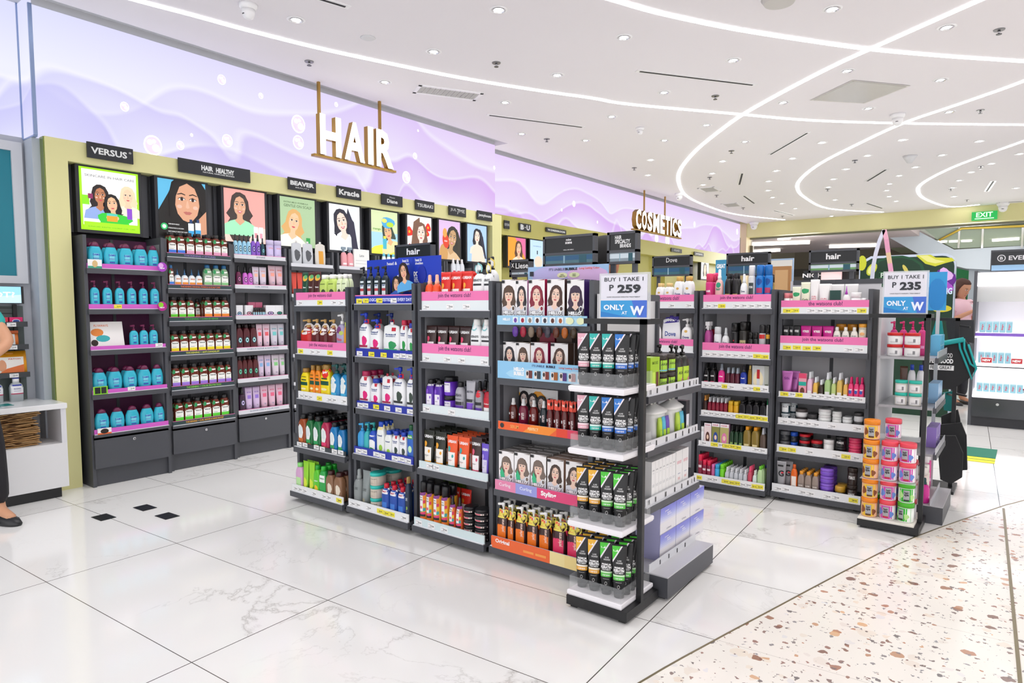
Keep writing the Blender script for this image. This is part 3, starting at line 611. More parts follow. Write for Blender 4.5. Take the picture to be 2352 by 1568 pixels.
# ================================================================== SHELVING UNITS
class Unit:
    def __init__(u, name, label, phrase, ox, oy, rot, W, shelves, D, grp=None, cat='shelf unit'):
        u.o = thing(name, label, cat, (ox, oy, 0), rot, grp); u.ox, u.oy, u.rot, u.W, u.sh, u.D, u.ph = ox, oy, rot, W, shelves, D, phrase
        u.cnt = {}
    def world(u, lx, ly, lz):
        c, s = math.cos(u.rot), math.sin(u.rot); return Vector((u.ox+c*lx-s*ly, u.oy+s*lx+c*ly, lz))
    def lx(u, px, ly, z):
        """local x of the pixel column px on the plane at local depth ly"""
        if u.rot == 0: return x_at(px, u.oy+ly, z)-u.ox
        return y_at(px, u.ox-ly, z)-u.oy
    def lz(u, px, py, ly):
        return at(px, py, Y=u.oy+ly).z if u.rot == 0 else at(px, py, X=u.ox-ly).z
    def mp(u): return M('c4c4c8', .35)
LIP = .034
def tagmesh(txt, col):
    b = MB(); w, h = .05, .026
    b.box((-w/2, -.0012, 0), (w/2, 0, h), M(col, .4)); deco(b, [T(txt, .006, h*.5, .026, .009, '26262a'), R(-w*.42, h*.14, w*.1, h*.2, '77777c'), R(-w*.42, h*.72, w*.0, h*.78, '9a9aa0')], lambda x, z: -.0012, base=.0003, step=.0001)
    return b.mesh('price_tag')
TW = [tagmesh(t, 'f4f4f4') for t in ('399.00', '549.00', '129.00', '229.00')]
TY = [tagmesh(t, 'f6ea3c') for t in ('289.00', '169.15', '64.50')]
def shelf(u, i, rail=None, strip=None, tags='', railh=.04, color=None, striptxt=None, stripcol='f07ab4', thick=None):
    z, off, dep = u.sh[i][:3]; W_ = u.W
    b = MB(); th = thick or LIP; x0, x1 = (.012, W_-.014) if off > .001 else (0, W_-.012)
    c = color or DK
    b.box((x0, off, z-th), (x1, off+.018, z), c); b.box((x0, off+.018, z-.016), (x1, off+dep, z-.002), c)
    if off > .001 and u.rot == 0 or dep > .2: b.box((x0+.01, off+.02, z-th+.004), (x1-.01, off+.035, z-.016), DK2)
    so = put('shelf', b, u.o)
    if rail:
        b = MB(); b.box((x0+.006, off+.012, z-.001), (x1-.006, off+.018, z+railh), M(rail, .25)); b.box((x0+.006, off+.003, z), (x1-.006, off+.012, z+.004), M('e9eaee', .2))
        g = lambda x, zz: off+.012
        it = [R(x0+.008, z+.004, x1-.008, z+railh*.98, rail)]
        if strip:
            it += [R(x0+.006, z+railh-.002, x1-.006, z+railh+strip, stripcol)]
            b.box((x0+.006, off+.0122, z+railh-.002), (x1-.006, off+.015, z+railh+strip), M(stripcol, .4))
            if striptxt: it += [T(s, x0+(x1-x0)*fx, z+railh+strip*.5, (x1-x0)*fw, strip*.62, cc, 0, .015) for s, fx, fw, cc in striptxt]
        deco(b, it, g, base=.0003); ro = put('price_rail', b, so, recalc=False)
        n = len(tags)
        for k, ch in enumerate(tags):
            if ch == '.': continue
            me = TY[k % 3] if ch == 'y' else TW[k % 4]
            link('price_tag', me, so, (x0+.02+(x1-x0-.04)*(k+.5)/n, off+.0112, z+.006+(k % 2)*.002))
    return so
CLUB = [('join the watsons club!', .5, .46, '5a2a5c')]
PEG = M('c9c9cd', .5)
def uprights(u, tops, z0=.02, y0=.03, w=.024, color=None, both=True, backtop=None, back='d6d6da', slant=0):
    for k, zt in enumerate(tops):
        x = .0 if k == 0 else u.W-.026
        b = MB(); P_ = [(y0, z0), (u.D, z0), (u.D, zt+slant), (y0+.02, zt+slant*.3), (y0, zt)]
        vs = [(x, y, z) for y, z in P_]+[(x+w, y, z) for y, z in P_]; n = len(P_)
        b.add(vs, [tuple(range(n-1, -1, -1)), tuple(range(n, 2*n))]+[(i, (i+1) % n, n+(i+1) % n, n+i) for i in range(n)], color or DK)
        b.box((x+.004, y0+.05, z0+.05), (x+w-.004, u.D-.03, zt-.05), DK)
        for xx in ((x-.0008, x) if k else (x+w, x+w+.0008)), : b.box((xx[0], y0+.03, z0+.05), (xx[1], u.D-.02, zt-.05), M('8d8f95', .35))
        put('side_panel', b, u.o)
    bt = backtop or max(tops)-.04
    b = MB(); b.box((0, u.D-.014, z0), (u.W, u.D, bt), M(back, .5)); b.box((u.W*.5-.01, u.D-.02, z0), (u.W*.5+.01, u.D-.013, bt), DK)
    put('back_panel', b, u.o)
def feet(u, x0, x1, y1, h=.026):
    for x in (x0, x1):
        b = MB(); b.loft([(0, .02, .02), (.006, .02, .02), (.008, .008, .008), (h, .008, .008)], BLK, n=10); b.xf(Matrix.Translation((x, y1, 0))); put('foot', b, u.o)
def sign(name, lab, x, y, z0, w, h, words, rz=0, post=.0, lower=None, lowcol='3f6f7c', grp='black section signs above the islands', board='15171a', to=0):
    """double framed board; lower = height of the picture strip under the black board"""
    o = thing(name, lab, 'sign', (x, y, z0), rz, grp); b = MB(); t = .012; L = lower or 0
    H = h+L
    for a, c in (((-w/2, -.016, -L), (-w/2+t, .016, h)), ((w/2-t, -.016, -L), (w/2, .016, h)), ((-w/2, -.016, h-t), (w/2, .016, h)), ((-w/2, -.016, -L), (w/2, .016, -L+t))): b.box(a, c, DK)
    if L: b.box((-w/2, -.016, -.006), (w/2, .016, .006), DK)
    if to: post = z0-L-to-.001
    for sx in (-1, 1):
        if post: b.box((sx*w*.36-.012, .0, -L-post), (sx*w*.36+.012, .014, -L), DK)
    put('frame', b, o)
    b = MB(); b.box((-w/2+t, -.011, .006), (w/2-t, .011, h-t), M(board, .35))
    deco(b, [T(s, a*w, h*.5+q*h, ww*w if ww else 0, hh*h, 'f2f2f2', 0, bd) for s, a, q, ww, hh, bd in words], lambda x, z: -.011); put('board', b, o, recalc=False)
    if L:
        b = MB(); b.box((-w/2+t, -.011, -L+t), (w/2-t, .011, -.006), M(lowcol, .15))
        deco(b, [R(-w*.46, -L*.55, w*.46, -L*.18, '2a5f86' if lowcol == '3f6f7c' else 'd8e6ee'), R(-w*.1, -L+t, -w*.07, -.01, '8fb4c4'), R(w*.2, -L+t, w*.34, -.01, '245a68')], lambda x, z: -.011); put('mirror_strip', b, o, recalc=False)
    return o
IS = 'grey island shelf sections'
BD = (0.0, .0)
def gond(name, label, phrase, x0, yb, W_, zs, yoffs, D=.34, **k):
    return Unit(name, label, phrase, x0, yb, 0, W_, [(z, o, D-o-.016) for z, o in zip(zs, yoffs)], D, IS)
UA = gond('island_shelf', 'dark grey island shelf section nearest the wall bays, green shampoos below', 'leftmost island section', -3.706, 2.43, .545, [1.249, .944, .657, .350, .064], [.05, .05, .05, .025, 0])
UB = gond('island_shelf', 'dark grey island shelf section with the blue anti-dandruff display on top', 'second island section', -3.15, 2.442, .54, [1.258, .952, .646, .375, .064], [.06, .06, .06, .04, 0])
UC = gond('island_shelf', 'dark grey island shelf section with red, black and purple hair tubes', 'third island section', -2.60, 2.451, .525, [1.223, .948, .674, .371, .059], [.055, .055, .055, .03, 0])
UD = gond('island_shelf', 'dark grey island shelf section filled with bubble hair dye boxes', 'hair dye section', -2.07, 2.47, .56, [1.157, .896, .643, .345, .058], [.05, .05, .05, .025, 0])
for u, tp in ((UA, (1.36, 1.36)), (UB, (1.36, 1.37)), (UC, (1.37, 1.37)), (UD, (1.36, 1.36))):
    uprights(u, tp, y0=.06, backtop=1.30 if u is not UD else 1.36); feet(u, .05, u.W-.05, .08)
S_ = 'e8ecee'
shelf(UA, 0, S_, .045, 'w..y.ww', striptxt=CLUB); shelf(UA, 1, S_, .045, 'y.ww.y..', striptxt=CLUB); shelf(UA, 2, 'eceef0', None, 'www.y.ww.w', .05); shelf(UA, 3, '3a4146', None, 'ww.ww.ww', .03); shelf(UA, 4, 'eceef0', None, 'www.w.ww.y', .045)
BL = '2434a4'; BT = [('DERMATOLOGICALLY TESTED', .4, .5, 'e8ecff')]
shelf(UB, 0, BL, .004, 'yy.y.w..', .05, striptxt=None); shelf(UB, 1, BL, None, 'w.y.y.www', .05); shelf(UB, 2, BL, None, 'ww.y.w.w.w', .045); shelf(UB, 3, BL, None, 'ww.ww.www', .045); shelf(UB, 4, 'eceef0', None, 'ww.w.yyy.w', .045)
shelf(UC, 0, 'e4ecee', .045, 'w..w.w..', .055, striptxt=CLUB); shelf(UC, 1, 'e4ecee', .05, 'w..w.w..w', .05, striptxt=CLUB); shelf(UC, 2, 'dfeaec', None, 'w...w.....', .045); shelf(UC, 3, 'd5e4e6', None, '.ww.......', .04); shelf(UC, 4, 'd5e6e8', None, 'w.w.w.....', .045)
BUBL = [('IT\'S UNBELIE', .42, .14, '1c2a6c'), ('BUBBLE', .56, .1, '0c1440'), ('Long Lasting Color', .78, .2, 'd0503c')]
shelf(UD, 0); shelf(UD, 1); shelf(UD, 2, 'f2642c', None, '.', .035); shelf(UD, 3, 'e85c8c', None, '.', .045); shelf(UD, 4, 'f06a34', None, '.', .05)
# printed shelf-edge displays of the dye section
def edge(u, i, z0, h, items, name='shelf_edge_display', lab='', tilt=0, yo=.0, col='9fd0ec'):
    z, off, dep = u.sh[i][:3]; p = u.world(u.W/2, off+yo, z+z0); w = u.W-.05
    b = MB(); b.box((-w/2, -.004, 0), (w/2, 0, h), M(col, .3)); deco(b, items(w, h), lambda x, y: -.004, clip=(-w/2, 0, w/2, h))
    return tag(put(name, b, None, p, u.rot, recalc=False), lab, 'shelf display')
def swatches(w, h):
    it = [R(-w/2, 0, w/2, h, '9fd0ec'), P(blob(w*.2, h*.4, w*.3, h*.5), 'b4dcf2')]; cols = ['6a3fa0', 'a01838', '8a7a68', '4a2018', '383440', '5a2818', 'a85818', '3a2818']
    for k, c in enumerate(cols):
        x = -w*.28+w*.085*k; it += [R(x-w*.03, h*.25, x+w*.03, h*.85, 'e8f0f4'), P(blob(x, h*.5, w*.018, h*.25), c)]
    return it+[T('HELLO', -w*.38, h*.6, w*.09, h*.28, 'ffffff', 0, .05), C(w*.33, h*.5, w*.04, 'e6eec0', h*.35), C(w*.44, h*.5, w*.04, 'e6eec0', h*.35)]
def bubbleedge(w, h):
    it = [R(-w/2, 0, w/2, h, '8fc8ec'), P(blob(w*.1, h*.3, w*.5, h*.4), 'a8d8f4'), T("IT'S UNBELIE", -.02*w, h*.83, w*.14, h*.12, '1c2a6c'), T('BUBBLE', .12*w, h*.83, w*.1, h*.13, '0c1440', 0, .05), T('Long Lasting Color', .32*w, h*.8, w*.22, h*.13, 'd0503c'), T('HELLO', -.24*w, h*.58, w*.12, h*.22, 'ffffff', 0, .05), T('BUBBLE', -.24*w, h*.33, w*.12, h*.22, 'ffffff', 0, .05)]
    for k, c in enumerate(['6a2a28', '2a3440', '7a2a20', 'a05818', '4a2878', '8a1c28', 'b06a28']):
        x = -w*.12+w*.095*k; it += [R(x-w*.035, h*.12, x+w*.035, h*.55, c), R(x-w*.035, h*.12, x-w*.005, h*.55, 'e8d8d0'), C(x-w*.02, h*.38, w*.012, '2a1c18', h*.12)]
    return it
edge(UD, 0, .0, .045, swatches, lab='pale blue strip of hair colour swatches under the topmost dye boxes', yo=-.006)
# hair swatch bulbs hanging below the strip
for k, c in enumerate(['5a2f90', '9a1030', '7a6a58', '4a2010', '383440', '5a2810', 'a85810', '3a2810']):
    p = UD.world(.14+.047*k, .035, 1.10); b = MB(); b.loft([(0, .003, .003), (.005, .012, .008), (.02, .017, .01), (.04, .015, .009), (.05, .006, .006)], M(c, .25))
    tag(put('hair_swatch', b, None, p), '%s hair colour swatch bulb, %s from left, hanging from the pale blue strip' % (['violet', 'crimson', 'ash beige', 'dark brown', 'charcoal', 'brown', 'amber', 'deep brown'][k], ordn(k)), 'hair swatch', 'hair swatch bulbs')
edge(UD, 1, .0, .085, bubbleedge, lab='light blue shelf display with dye shade pictures under the middle dye boxes', yo=-.004)
edge(UD, 2, .0, .04, lambda w, h: [R(-w/2, 0, w*.18, h, 'f2642c'), P([(-w*.2, 0), (-w*.1, h), (w*.2, h), (w*.1, 0)], 'f8902c'), R(w*.18, 0, w*.3, h, 'e8452c'), R(w*.3, 0, w*.42, h, 'e03a5c'), R(w*.42, 0, w*.5, h, '3c4a6c'), T('SERUM', -.3*w, h*.5, w*.1, h*.4, 'f8b060'), T('PERFECT', -.08*w, h*.5, w*.12, h*.35, 'ffe8b0'), C(-w*.45, h*.5, h*.3, '2a2a2c')], lab='orange printed edge display below the red serum bottles', yo=.0)
edge(UD, 3, .0, .05, lambda w, h: [R(-w/2, 0, -w*.25, h, 'e88ab0'), R(-w*.25, 0, 0, h, '9aa0e0'), R(0, 0, w/2, h, 'e4487c'), T('Curling', -w*.38, h*.55, w*.14, h*.42, 'f8e4f0'), T('Curling', -w*.13, h*.55, w*.14, h*.42, 'e8ecff'), T('Styling', w*.13, h*.5, w*.17, h*.6, 'ffffff', 0, .04)], lab='pink printed edge display reading Styling below the curly-haired dye boxes', yo=.0)
edge(UD, 4, .0, .06, lambda w, h: [R(-w/2, 0, w*.18, h, 'f06a34'), R(w*.18, 0, w*.34, h, 'f2e0a0'), R(w*.34, 0, w*.5, h, 'f0d890'), T('Original', -w*.37, h*.62, w*.17, h*.42, 'ffffff', 0, .03), R(-w*.12, h*.3, 0, h*.5, 'f8a050'), R(w*.02, h*.3, w*.14, h*.5, 'f8a050')], lab='orange printed edge display reading Original on the lowest dye shelf', yo=.0)
b = MB(); z, off, dep = UB.sh[0]; deco(b, [T('DERMATOLOGICALLY TESTED. USE EVERY DAY', UB.W/2, z+.026, UB.W*.86, .018, 'dfe4ff', 0, .03)], lambda x, q: off+.0118, base=.0006); put('rail_text', b, UB.o, recalc=False)
# ---- middle island
ME = gond('island_shelf', 'dark grey rear island section with hair sprays on top', 'rear left section', -1.775, 4.30, .50, [1.231, .903, .690, .498, .293, .06], [.06, .06, .06, .06, .04, 0])
MF = gond('island_shelf', 'dark grey rear island section with jars, creams and purple tubs', 'rear right section', -1.268, 4.35, .54, [1.200, .966, .667, .488, .310, .058], [.05, .05, .05, .05, .04, 0])
MG = gond('island_shelf', 'rear island section holding white twin packs, mostly hidden by the front island', 'rear hidden section', -2.30, 4.30, .51, [1.234, .925, .70, .498, .293, .06], [.06, .06, .06, .06, .04, 0])
for u, tp, bt in ((ME, (1.355, 1.355), 1.33), (MF, (1.35, 1.35), 1.415), (MG, (1.355, 1.355), 1.33)): uprights(u, tp, y0=.07, backtop=bt); feet(u, .05, u.W-.05, .08)
b = MB(); b.box((-1.25, 4.672, 1.39), (-.72, 4.70, 1.42), DK); put('top_rail', b, MF.o, loc=(1.268, -4.35, 0))
shelf(ME, 0, S_, .045, 'wwy.wwwww', .05, striptxt=CLUB); shelf(ME, 1, S_, .05, 'wwwwwwwyy', .05, striptxt=CLUB); shelf(ME, 2, 'eceef0', None, 'wwwyw.wwyw', .045); shelf(ME, 3, 'eceef0', None, 'wwwwwwyyyyy', .04); shelf(ME, 4, 'eceef0', None, 'w.ywyyy..ww', .035); shelf(ME, 5, 'eceef0', None, 'y.ww.yyywwyy', .045)
shelf(MF, 0, S_, .04, 'yy.wwwwwwy', .045, striptxt=[('the watsons club!', .52, .38, '5a2a5c')]); shelf(MF, 1, S_, .045, 'yyyy..ww', .05, striptxt=CLUB); shelf(MF, 2, 'eceef0', None, 'ywy.wwwwwww', .035); shelf(MF, 3, 'eceef0', None, 'wwwww.w..w', .045); shelf(MF, 4, 'eceef0', None, 'yy.w..wyw', .05); shelf(MF, 5, 'eceef0', None, 'ww.ww.ww.y', .05)
shelf(MG, 0, S_, .045, '....w.w', .05, striptxt=[('watsons club!', .6, .3, '5a2a5c')]); shelf(MG, 1, S_, .045, '.......', .05, striptxt=CLUB); shelf(MG, 2); shelf(MG, 5)
# ---- wall bays (front faces +X)
WB = 'tall grey wall bays'
def bay(label, phrase, X, y0, W_, zs, D=.28, rails='', top=(1.74, 1.74), drawer=.36, back='8c8c92', nm='wall_bay'):
    u = Unit(nm, label, phrase, X, y0, PI/2, W_, [(z, .0 if True else 0, D-.02) for z in zs], D, WB)
    u.sh = [(z, .012, D-.03) for z in zs]
    uprights(u, top, y0=.03, backtop=top[0], back=back, z0=.0, w=.022)
    for x in (0, 1): pass
    b = MB(); b.box((.005, .06, 0), (W_-.02, D, .055), DK2); b.box((.005, .05, .0), (W_-.02, .06, .14), DK); put('plinth', b, u.o)
    b = MB(); b.box((.012, .012, .13), (W_-.026, .05, drawer-.02), DK, 0); b.box((.012, .018, drawer-.018), (W_-.026, .06, drawer-.004), DK); dr = put('drawer', b, u.o)
    b = MB(); b.loft([(0, .011, .011), (.006, .011, .011), (.007, .006, .006)], CHR, n=14); b.xf(Matrix.Translation((W_/2, .012, drawer-.06)) @ Matrix.Rotation(PI/2, 4, 'X')); put('lock', b, dr)
    return u
B1 = bay('leftmost tall grey wall bay holding turquoise bottles on purple backing', 'leftmost wall bay', -5.0, 1.768, .535, [1.505, 1.228, .947, .643, .365], top=(1.73, 1.75), drawer=.365, back='5c1c4c')
B2 = bay('second tall grey wall bay holding amber herbal shampoo bottles', 'second wall bay', -5.04, 2.315, .535, [1.615, 1.38, 1.134, .876, .612, .345], top=(1.75, 1.75), drawer=.345)
B3 = bay('third tall grey wall bay holding pastel tubes', 'third wall bay', -5.08, 2.868, .51, [1.64, 1.395, 1.143, .877, .62, .357], top=(1.75, 1.75), drawer=.357)
PK = 'd060c4'
shelf(B1, 0, PK, None, '', .035); shelf(B1, 1, PK, None, '..y....', .035); shelf(B1, 2, PK, None, '......w', .028); shelf(B1, 3, PK, None, '...w...', .03); shelf(B1, 4, PK, None, '', .035)
ths = [('THICKENING + STYLING', '8a78b8'), ('THICKENING ORIGINAL FORMULA & SCALP CARE', 'd8683c'), ('THICKENING + DAMAGE REPAIR', '4fa84a'), ('THICKENING + ANTI-DANDRUFF', 'd8d85a'), ('THICKENING + COLOR PROTECTION', '8fd84a'), ('THICKENING + CURL REVIVE & SHINE BOOST', 'e8a83a')]
for i, (s, c) in enumerate(ths): shelf(B2, i, '2f4448', .001, '', .034, striptxt=None); z, off, dep = B2.sh[i]; b = MB(); deco(b, [T(s, B2.W/2, z+.018, B2.W*(.34+.012*len(s)*.5), .014, c)], lambda x, q: off+.0118, base=.0008); put('rail_text', b, B2.o, recalc=False)
for i, s in enumerate(['STYLING', 'CURL DEFINE', '', 'DAMAGE REPAIR & ANTI-FRIZZ', 'THICKENING', 'BLONDE CARE & COLOR CARE']):
    shelf(B3, i, 'd8dae0', .001, '', .034)
    if s: z, off, dep = B3.sh[i]; b = MB(); deco(b, [T(s, B3.W/2, z+.018, B3.W*.022*len(s), .011, '8a90a8' if i % 2 else '55586a')], lambda x, q: off+.0118, base=.0008); put('rail_text', b, B3.o, recalc=False)
# bays further along: tops show above the island
BX = []
for k, (y0, zs) in enumerate([(3.395, [1.60, 1.33, 1.05, .8, .55, .35]), (3.91, [1.60, 1.33, .35]), (4.40, [1.60, 1.33, .35]), (4.89, [1.60, 1.33, .35]), (5.38, [1.60, 1.33, .35]), (5.868, [1.60, 1.33, .35])]):
    u = bay('%s grey wall bay from the left, mostly hidden behind the island' % ordn(k+3), '%s wall bay' % ordn(k+3), -5.08, y0, .48 if k < 5 else .32, zs, top=(1.75, 1.75), drawer=.35)
    for i in range(len(zs)): shelf(u, i, 'd8dae0', None, '', .03)
    BX.append(u)
# ---- end cap of the front island (faces +X)
b_ = [(.889, .03, .26), (.676, .03, .26), (.446, .03, .26), (.105, 0, .30)]
EC = Unit('end_display', 'grey end display on the front island with hair masks and lilac boxes', 'front end display', -1.15, 2.545, PI/2, .52, b_, .33, 'island end displays')
EC.sh = [(.862, .10, .26), (.632, .10, .26), (.380, .10, .26), (.105, 0, .3)]
b = MB(); b.box((.0, .336, .02), (.56, .355, 1.30), M('d6d6d8', .4)); b.box((.0, .32, .02), (.02, .336, 1.3), DK); b.box((.54, .32, .02), (.56, .336, 1.3), DK); b.box((.2, .26, 1.27), (.42, .355, 1.30), DK); put('back_panel', b, EC.o)
for i in range(3):
    z, off, dep = EC.sh[i]; b = MB(); b.box((.0, off, z-.03), (.575, off+.018, z), DK); b.box((.0, off+.018, z-.03), (.012, .335, z), DK); b.box((.012, off+.018, z-.014), (.575, .335, z-.002), DK); so = put('shelf', b, EC.o)
    b = MB(); b.box((.01, off+.012, z), (.565, off+.015, z+.036), M('dadce0', .2)); b.box((.002, off+.002, z), (.573, off+.0125, z+.003), M('d4d5da', .3)); deco(b, [R(.01, z+.003, .565, z+.034, 'dfe0e4')]+[R(x, z+.006, x+.004*(1+k % 3), z+.028, '3a3a3e') for k, x in enumerate([.03, .04, .1, .2, .208, .3, .308, .38, .45, .5, .53])], lambda x, q: off+.012); put('price_rail', b, so, recalc=False)
b = MB(); b.box((.0, 0, .012), (.51, .33, .10), DK); b.box((.0, 0, .10), (.51, .33, .105), M('c8c8cc', .3)); b.box((0.02, .02, 0), (.49, .3, .012), BLK); so = put('base_plinth', b, EC.o)
b = MB(); b.box((.0, .085, .105), (.50, .088, .14), M('dadce0', .2)); deco(b, [R(.1+.09*k, .11, .112+.09*k, .13, '55555a') for k in range(4)], lambda x, q: .085); put('price_rail', b, so, recalc=False)
EC.sh[3] = (.105, .085, .2)
# end cap of the rear island
ED = Unit('end_display', 'grey end display on the rear island with pink sprays, beside the bag rack', 'rear end display', -.335, 4.42, PI/2, .52, [], .35, 'island end displays')
ED.sh = [(.955, .05, .28), (.67, .05, .28), (.405, .04, .28), (.105, 0, .3)]
b = MB(); b.box((0, .345, .02), (.53, .36, 1.36), M('cfcfd2', .4)); put('back_panel', b, ED.o)
for i in range(3):
    z, off, dep = ED.sh[i]; b = MB(); b.box((-.02, off, z-.03), (.50, off+.018, z), DK); b.box((-.02, off+.018, z-.014), (.50, .345, z), M('a8a8ac', .3)); so = put('shelf', b, ED.o)
    b = MB(); b.box((-.02, off+.004, z), (.50, off+.008, z+.036), M('c8cad0', .2)); put('price_rail', b, so)
b = MB(); b.box((.0, 0, .0), (.50, .34, .10), DK); b.box((.0, 0, .10), (.50, .34, .104), M('b8b8bc', .3)); so = put('base_plinth', b, ED.o)
b = MB(); b.box((.0, .06, .1), (.50, .064, .135), M('c8cad0', .2)); put('price_rail', b, so)
# ---- black frame stands
def frame_stand(lab, x0, x1, y0, y1, ztop, trays, acr, grp='black frame stands', acry=True, shade='f2f0f4'):
    cx, cy = (x0+x1)/2, (y0+y1)/2; o = thing('frame_stand', lab, 'display stand', (cx, cy, 0), 0, grp); w, d = x1-x0, y1-y0
    b = MB(); b.box((-w/2, -d/2, .012), (w/2, d/2, .05), BLK); [b.box((sx*w*.4-.015, sy*d*.4-.015, 0), (sx*w*.4+.015, sy*d*.4+.015, .012), BLK) for sx in (-1, 1) for sy in (-1, 1)]; put('base', b, o)
    t = .022
    for px_, py_ in ((w/2-t, -.02),(-w/2, d/2-t)):
        b = MB(); b.box((px_, py_, .05), (px_+t, py_+t, ztop), BLK); put('post', b, o)
    b = MB(); b.box((-w/2, -.02, ztop-.022), (w/2, .002, ztop), BLK); b.box((w/2-t, -.02, ztop-.022), (w/2, d/2, ztop), BLK); put('top_bar', b, o)
    for z in trays:
        b = MB(); b.loft([(z-.024, .004), (z-.016, 0), (z-.003, 0), (z, .004)], M(shade, .3), rect=(-w/2+.002, -d/2+.002, w/2-.024, d/2-.002)); to = put('tray', b, o)
        if acr:
            ac = M('eef2f4', .1, 0, 0, 0, .10); b = MB(); a, e, hh = w/2-.035, d/2-.02, .055
            b.box((-w/2+.008, -d/2+.014, z), (a, -d/2+.017, z+hh), ac); b.box((a, -d/2+.014, z), (a+.003, e, z+hh), ac); b.box((-w/2+.005, -d/2+.014, z), (-w/2+.008, e-.03, z+hh), ac)
            put('acrylic_guard', b, to)
    return o
FS1 = frame_stand('black frame stand with white trays of keratin tubes at the front island corner', -1.465, -1.185, 2.25, 2.53, 1.195, [.075, .367, .670, .925], True)
FS2 = frame_stand('black frame stand carrying the stacked jar tower before the rear island', -.715, -.415, 4.10, 4.40, 1.205, [.062], False, shade='e8e4da')
# ---- stands' price signs
def offer(lab, x, y, z, w, h, price, sub, big, rz=0):
    o = thing('offer_sign', lab, 'sign', (x, y, z), rz, 'buy one take one signs'); b = MB(); b.box((-w/2-.008, -.006, 0), (w/2+.008, .006, h), M('e9edf0', .05, 0, 0, 0, .45)); put('acrylic_holder', b, o)
    b = MB(); b.box((-w/2, -.0085, .006), (w/2, -.0062, h-.008), M('e2e2ec', .4))
    it = [R(-w/2, .006, w/2, h*.40, '2f9ad8'), P([(-w/2, .006), (-w/2, h*.16), (w*.05, h*.05), (w*.2, .006)], '1a7cc8'), P([(w*.18, h*.40), (w*.5, h*.40), (w*.5, .006), (w*.3, .006)], '3f6cd0'),
        T('BUY 1 TAKE 1', 0, h*.86, w*.84, h*.085, '2a2e38', 0, .01), T('P', -w*.26, h*.68, w*.10, h*.13, '2a2e38', 0, .02), T(price, w*.12, h*.65, w*.5, h*.19, '23262e', 0, .045), T(sub, 0, h*.475, w*.72, h*.022, '44464e'),
        T('ONLY', -w*.2, h*.25, w*.46, h*.12, 'e8f4ff', 0, .04), T('AT', w*.03, h*.13, w*.12, h*.07, 'e8f4ff', 0, .03), T('W', w*.3, h*.18, w*.3, h*.2, 'e8f0ff', 0, .05)]
    deco(b, it, lambda x, q: -.0085); put('card', b, o, recalc=False)
a = at(1380, 735, Y=2.27); c = at(1492, 612, Y=2.27)
offer('BUY 1 TAKE 1 sign reading 259 above the keratin tube stand', (a.x+c.x)/2, 2.27, 1.197, (c.x-a.x)*.96, .175, '259', 'LUXE ORGANIX KERATIN TREATMENT', .6)
a = at(2028, 722, Y=4.15); c = at(2132, 634, Y=4.15)
offer('BUY 1 TAKE 1 sign reading 235 above the jar tower stand', (a.x+c.x)/2, 4.15, 1.205, (c.x-a.x)*.97, .232, '235', 'HAIRTREATS HAIRSPA TREATMENT', .6)
# ---- header signs over the islands
def sg(lab, x0, x1, yt, yb, Y, words, lower_py=None, **k):
    a = at(x0, yb, Y=Y); c = at(x1, yt, Y=Y); m = (x0+x1)/2
    zt = at(m, yt, Y=Y).z; zb = at(m, yb, Y=Y).z; L = zb-at(m, lower_py, Y=Y).z if lower_py else None
    return sign('section_sign', lab, (a.x+c.x)/2, Y, zb, c.x-a.x, zt-zb, words, lower=L, **k)
sg('black hair sign rising behind the blue display', 911, 996, 560, 596, 2.78, [('hair', 0, .02, .36, .42, .03)], 605, to=1.30)
sg('small black sign with looped emblem, behind the hair dye boxes', 1174, 1222, 596, 622, 2.80, [('Liese', .08, -.05, .6, .5, .02), ('X', -.36, 0, .14, .4, .02)], 636, lowcol='6a6c70', to=1.361)
sg('wide black sign with small Korean-style lettering and teal mirror strip', 1251, 1370, 540, 582, 2.80, [('mise', 0, .25, .1, .12, .03), ('scene', .0, .08, .13, .12, .03), ('HELLOBUBBLE', 0, -.3, .2, .05, .01)], 610, to=1.36)
sg('narrow black sign reading HAIR SPECIALTY BRANDS', 1398, 1468, 532, 577, 2.80, [('HAIR', -.14, .22, .22, .2, .03), ('SPECIALTY', .0, .0, .5, .2, .03), ('BRANDS', .1, -.22, .36, .2, .03)], 606, lowcol='8a9aa4', to=1.361)
sg('black sign with bird emblem lettering above the white twin packs', 1500, 1590, 587, 612, 4.60, [('Dove', 0, .1, .28, .42, .0)], 634, to=1.33)
sg('black hair sign above the spray cans of the rear island', 1670, 1770, 580, 607, 4.62, [('hair', 0, 0, .3, .46, .03)], 632, to=1.33)
sg('black hair sign above the cream jars with leafy picture strip', 1859, 1974, 573, 604, 4.66, [('hair', 0, 0, .3, .44, .03)], 624, lowcol='6aa060', to=1.42)
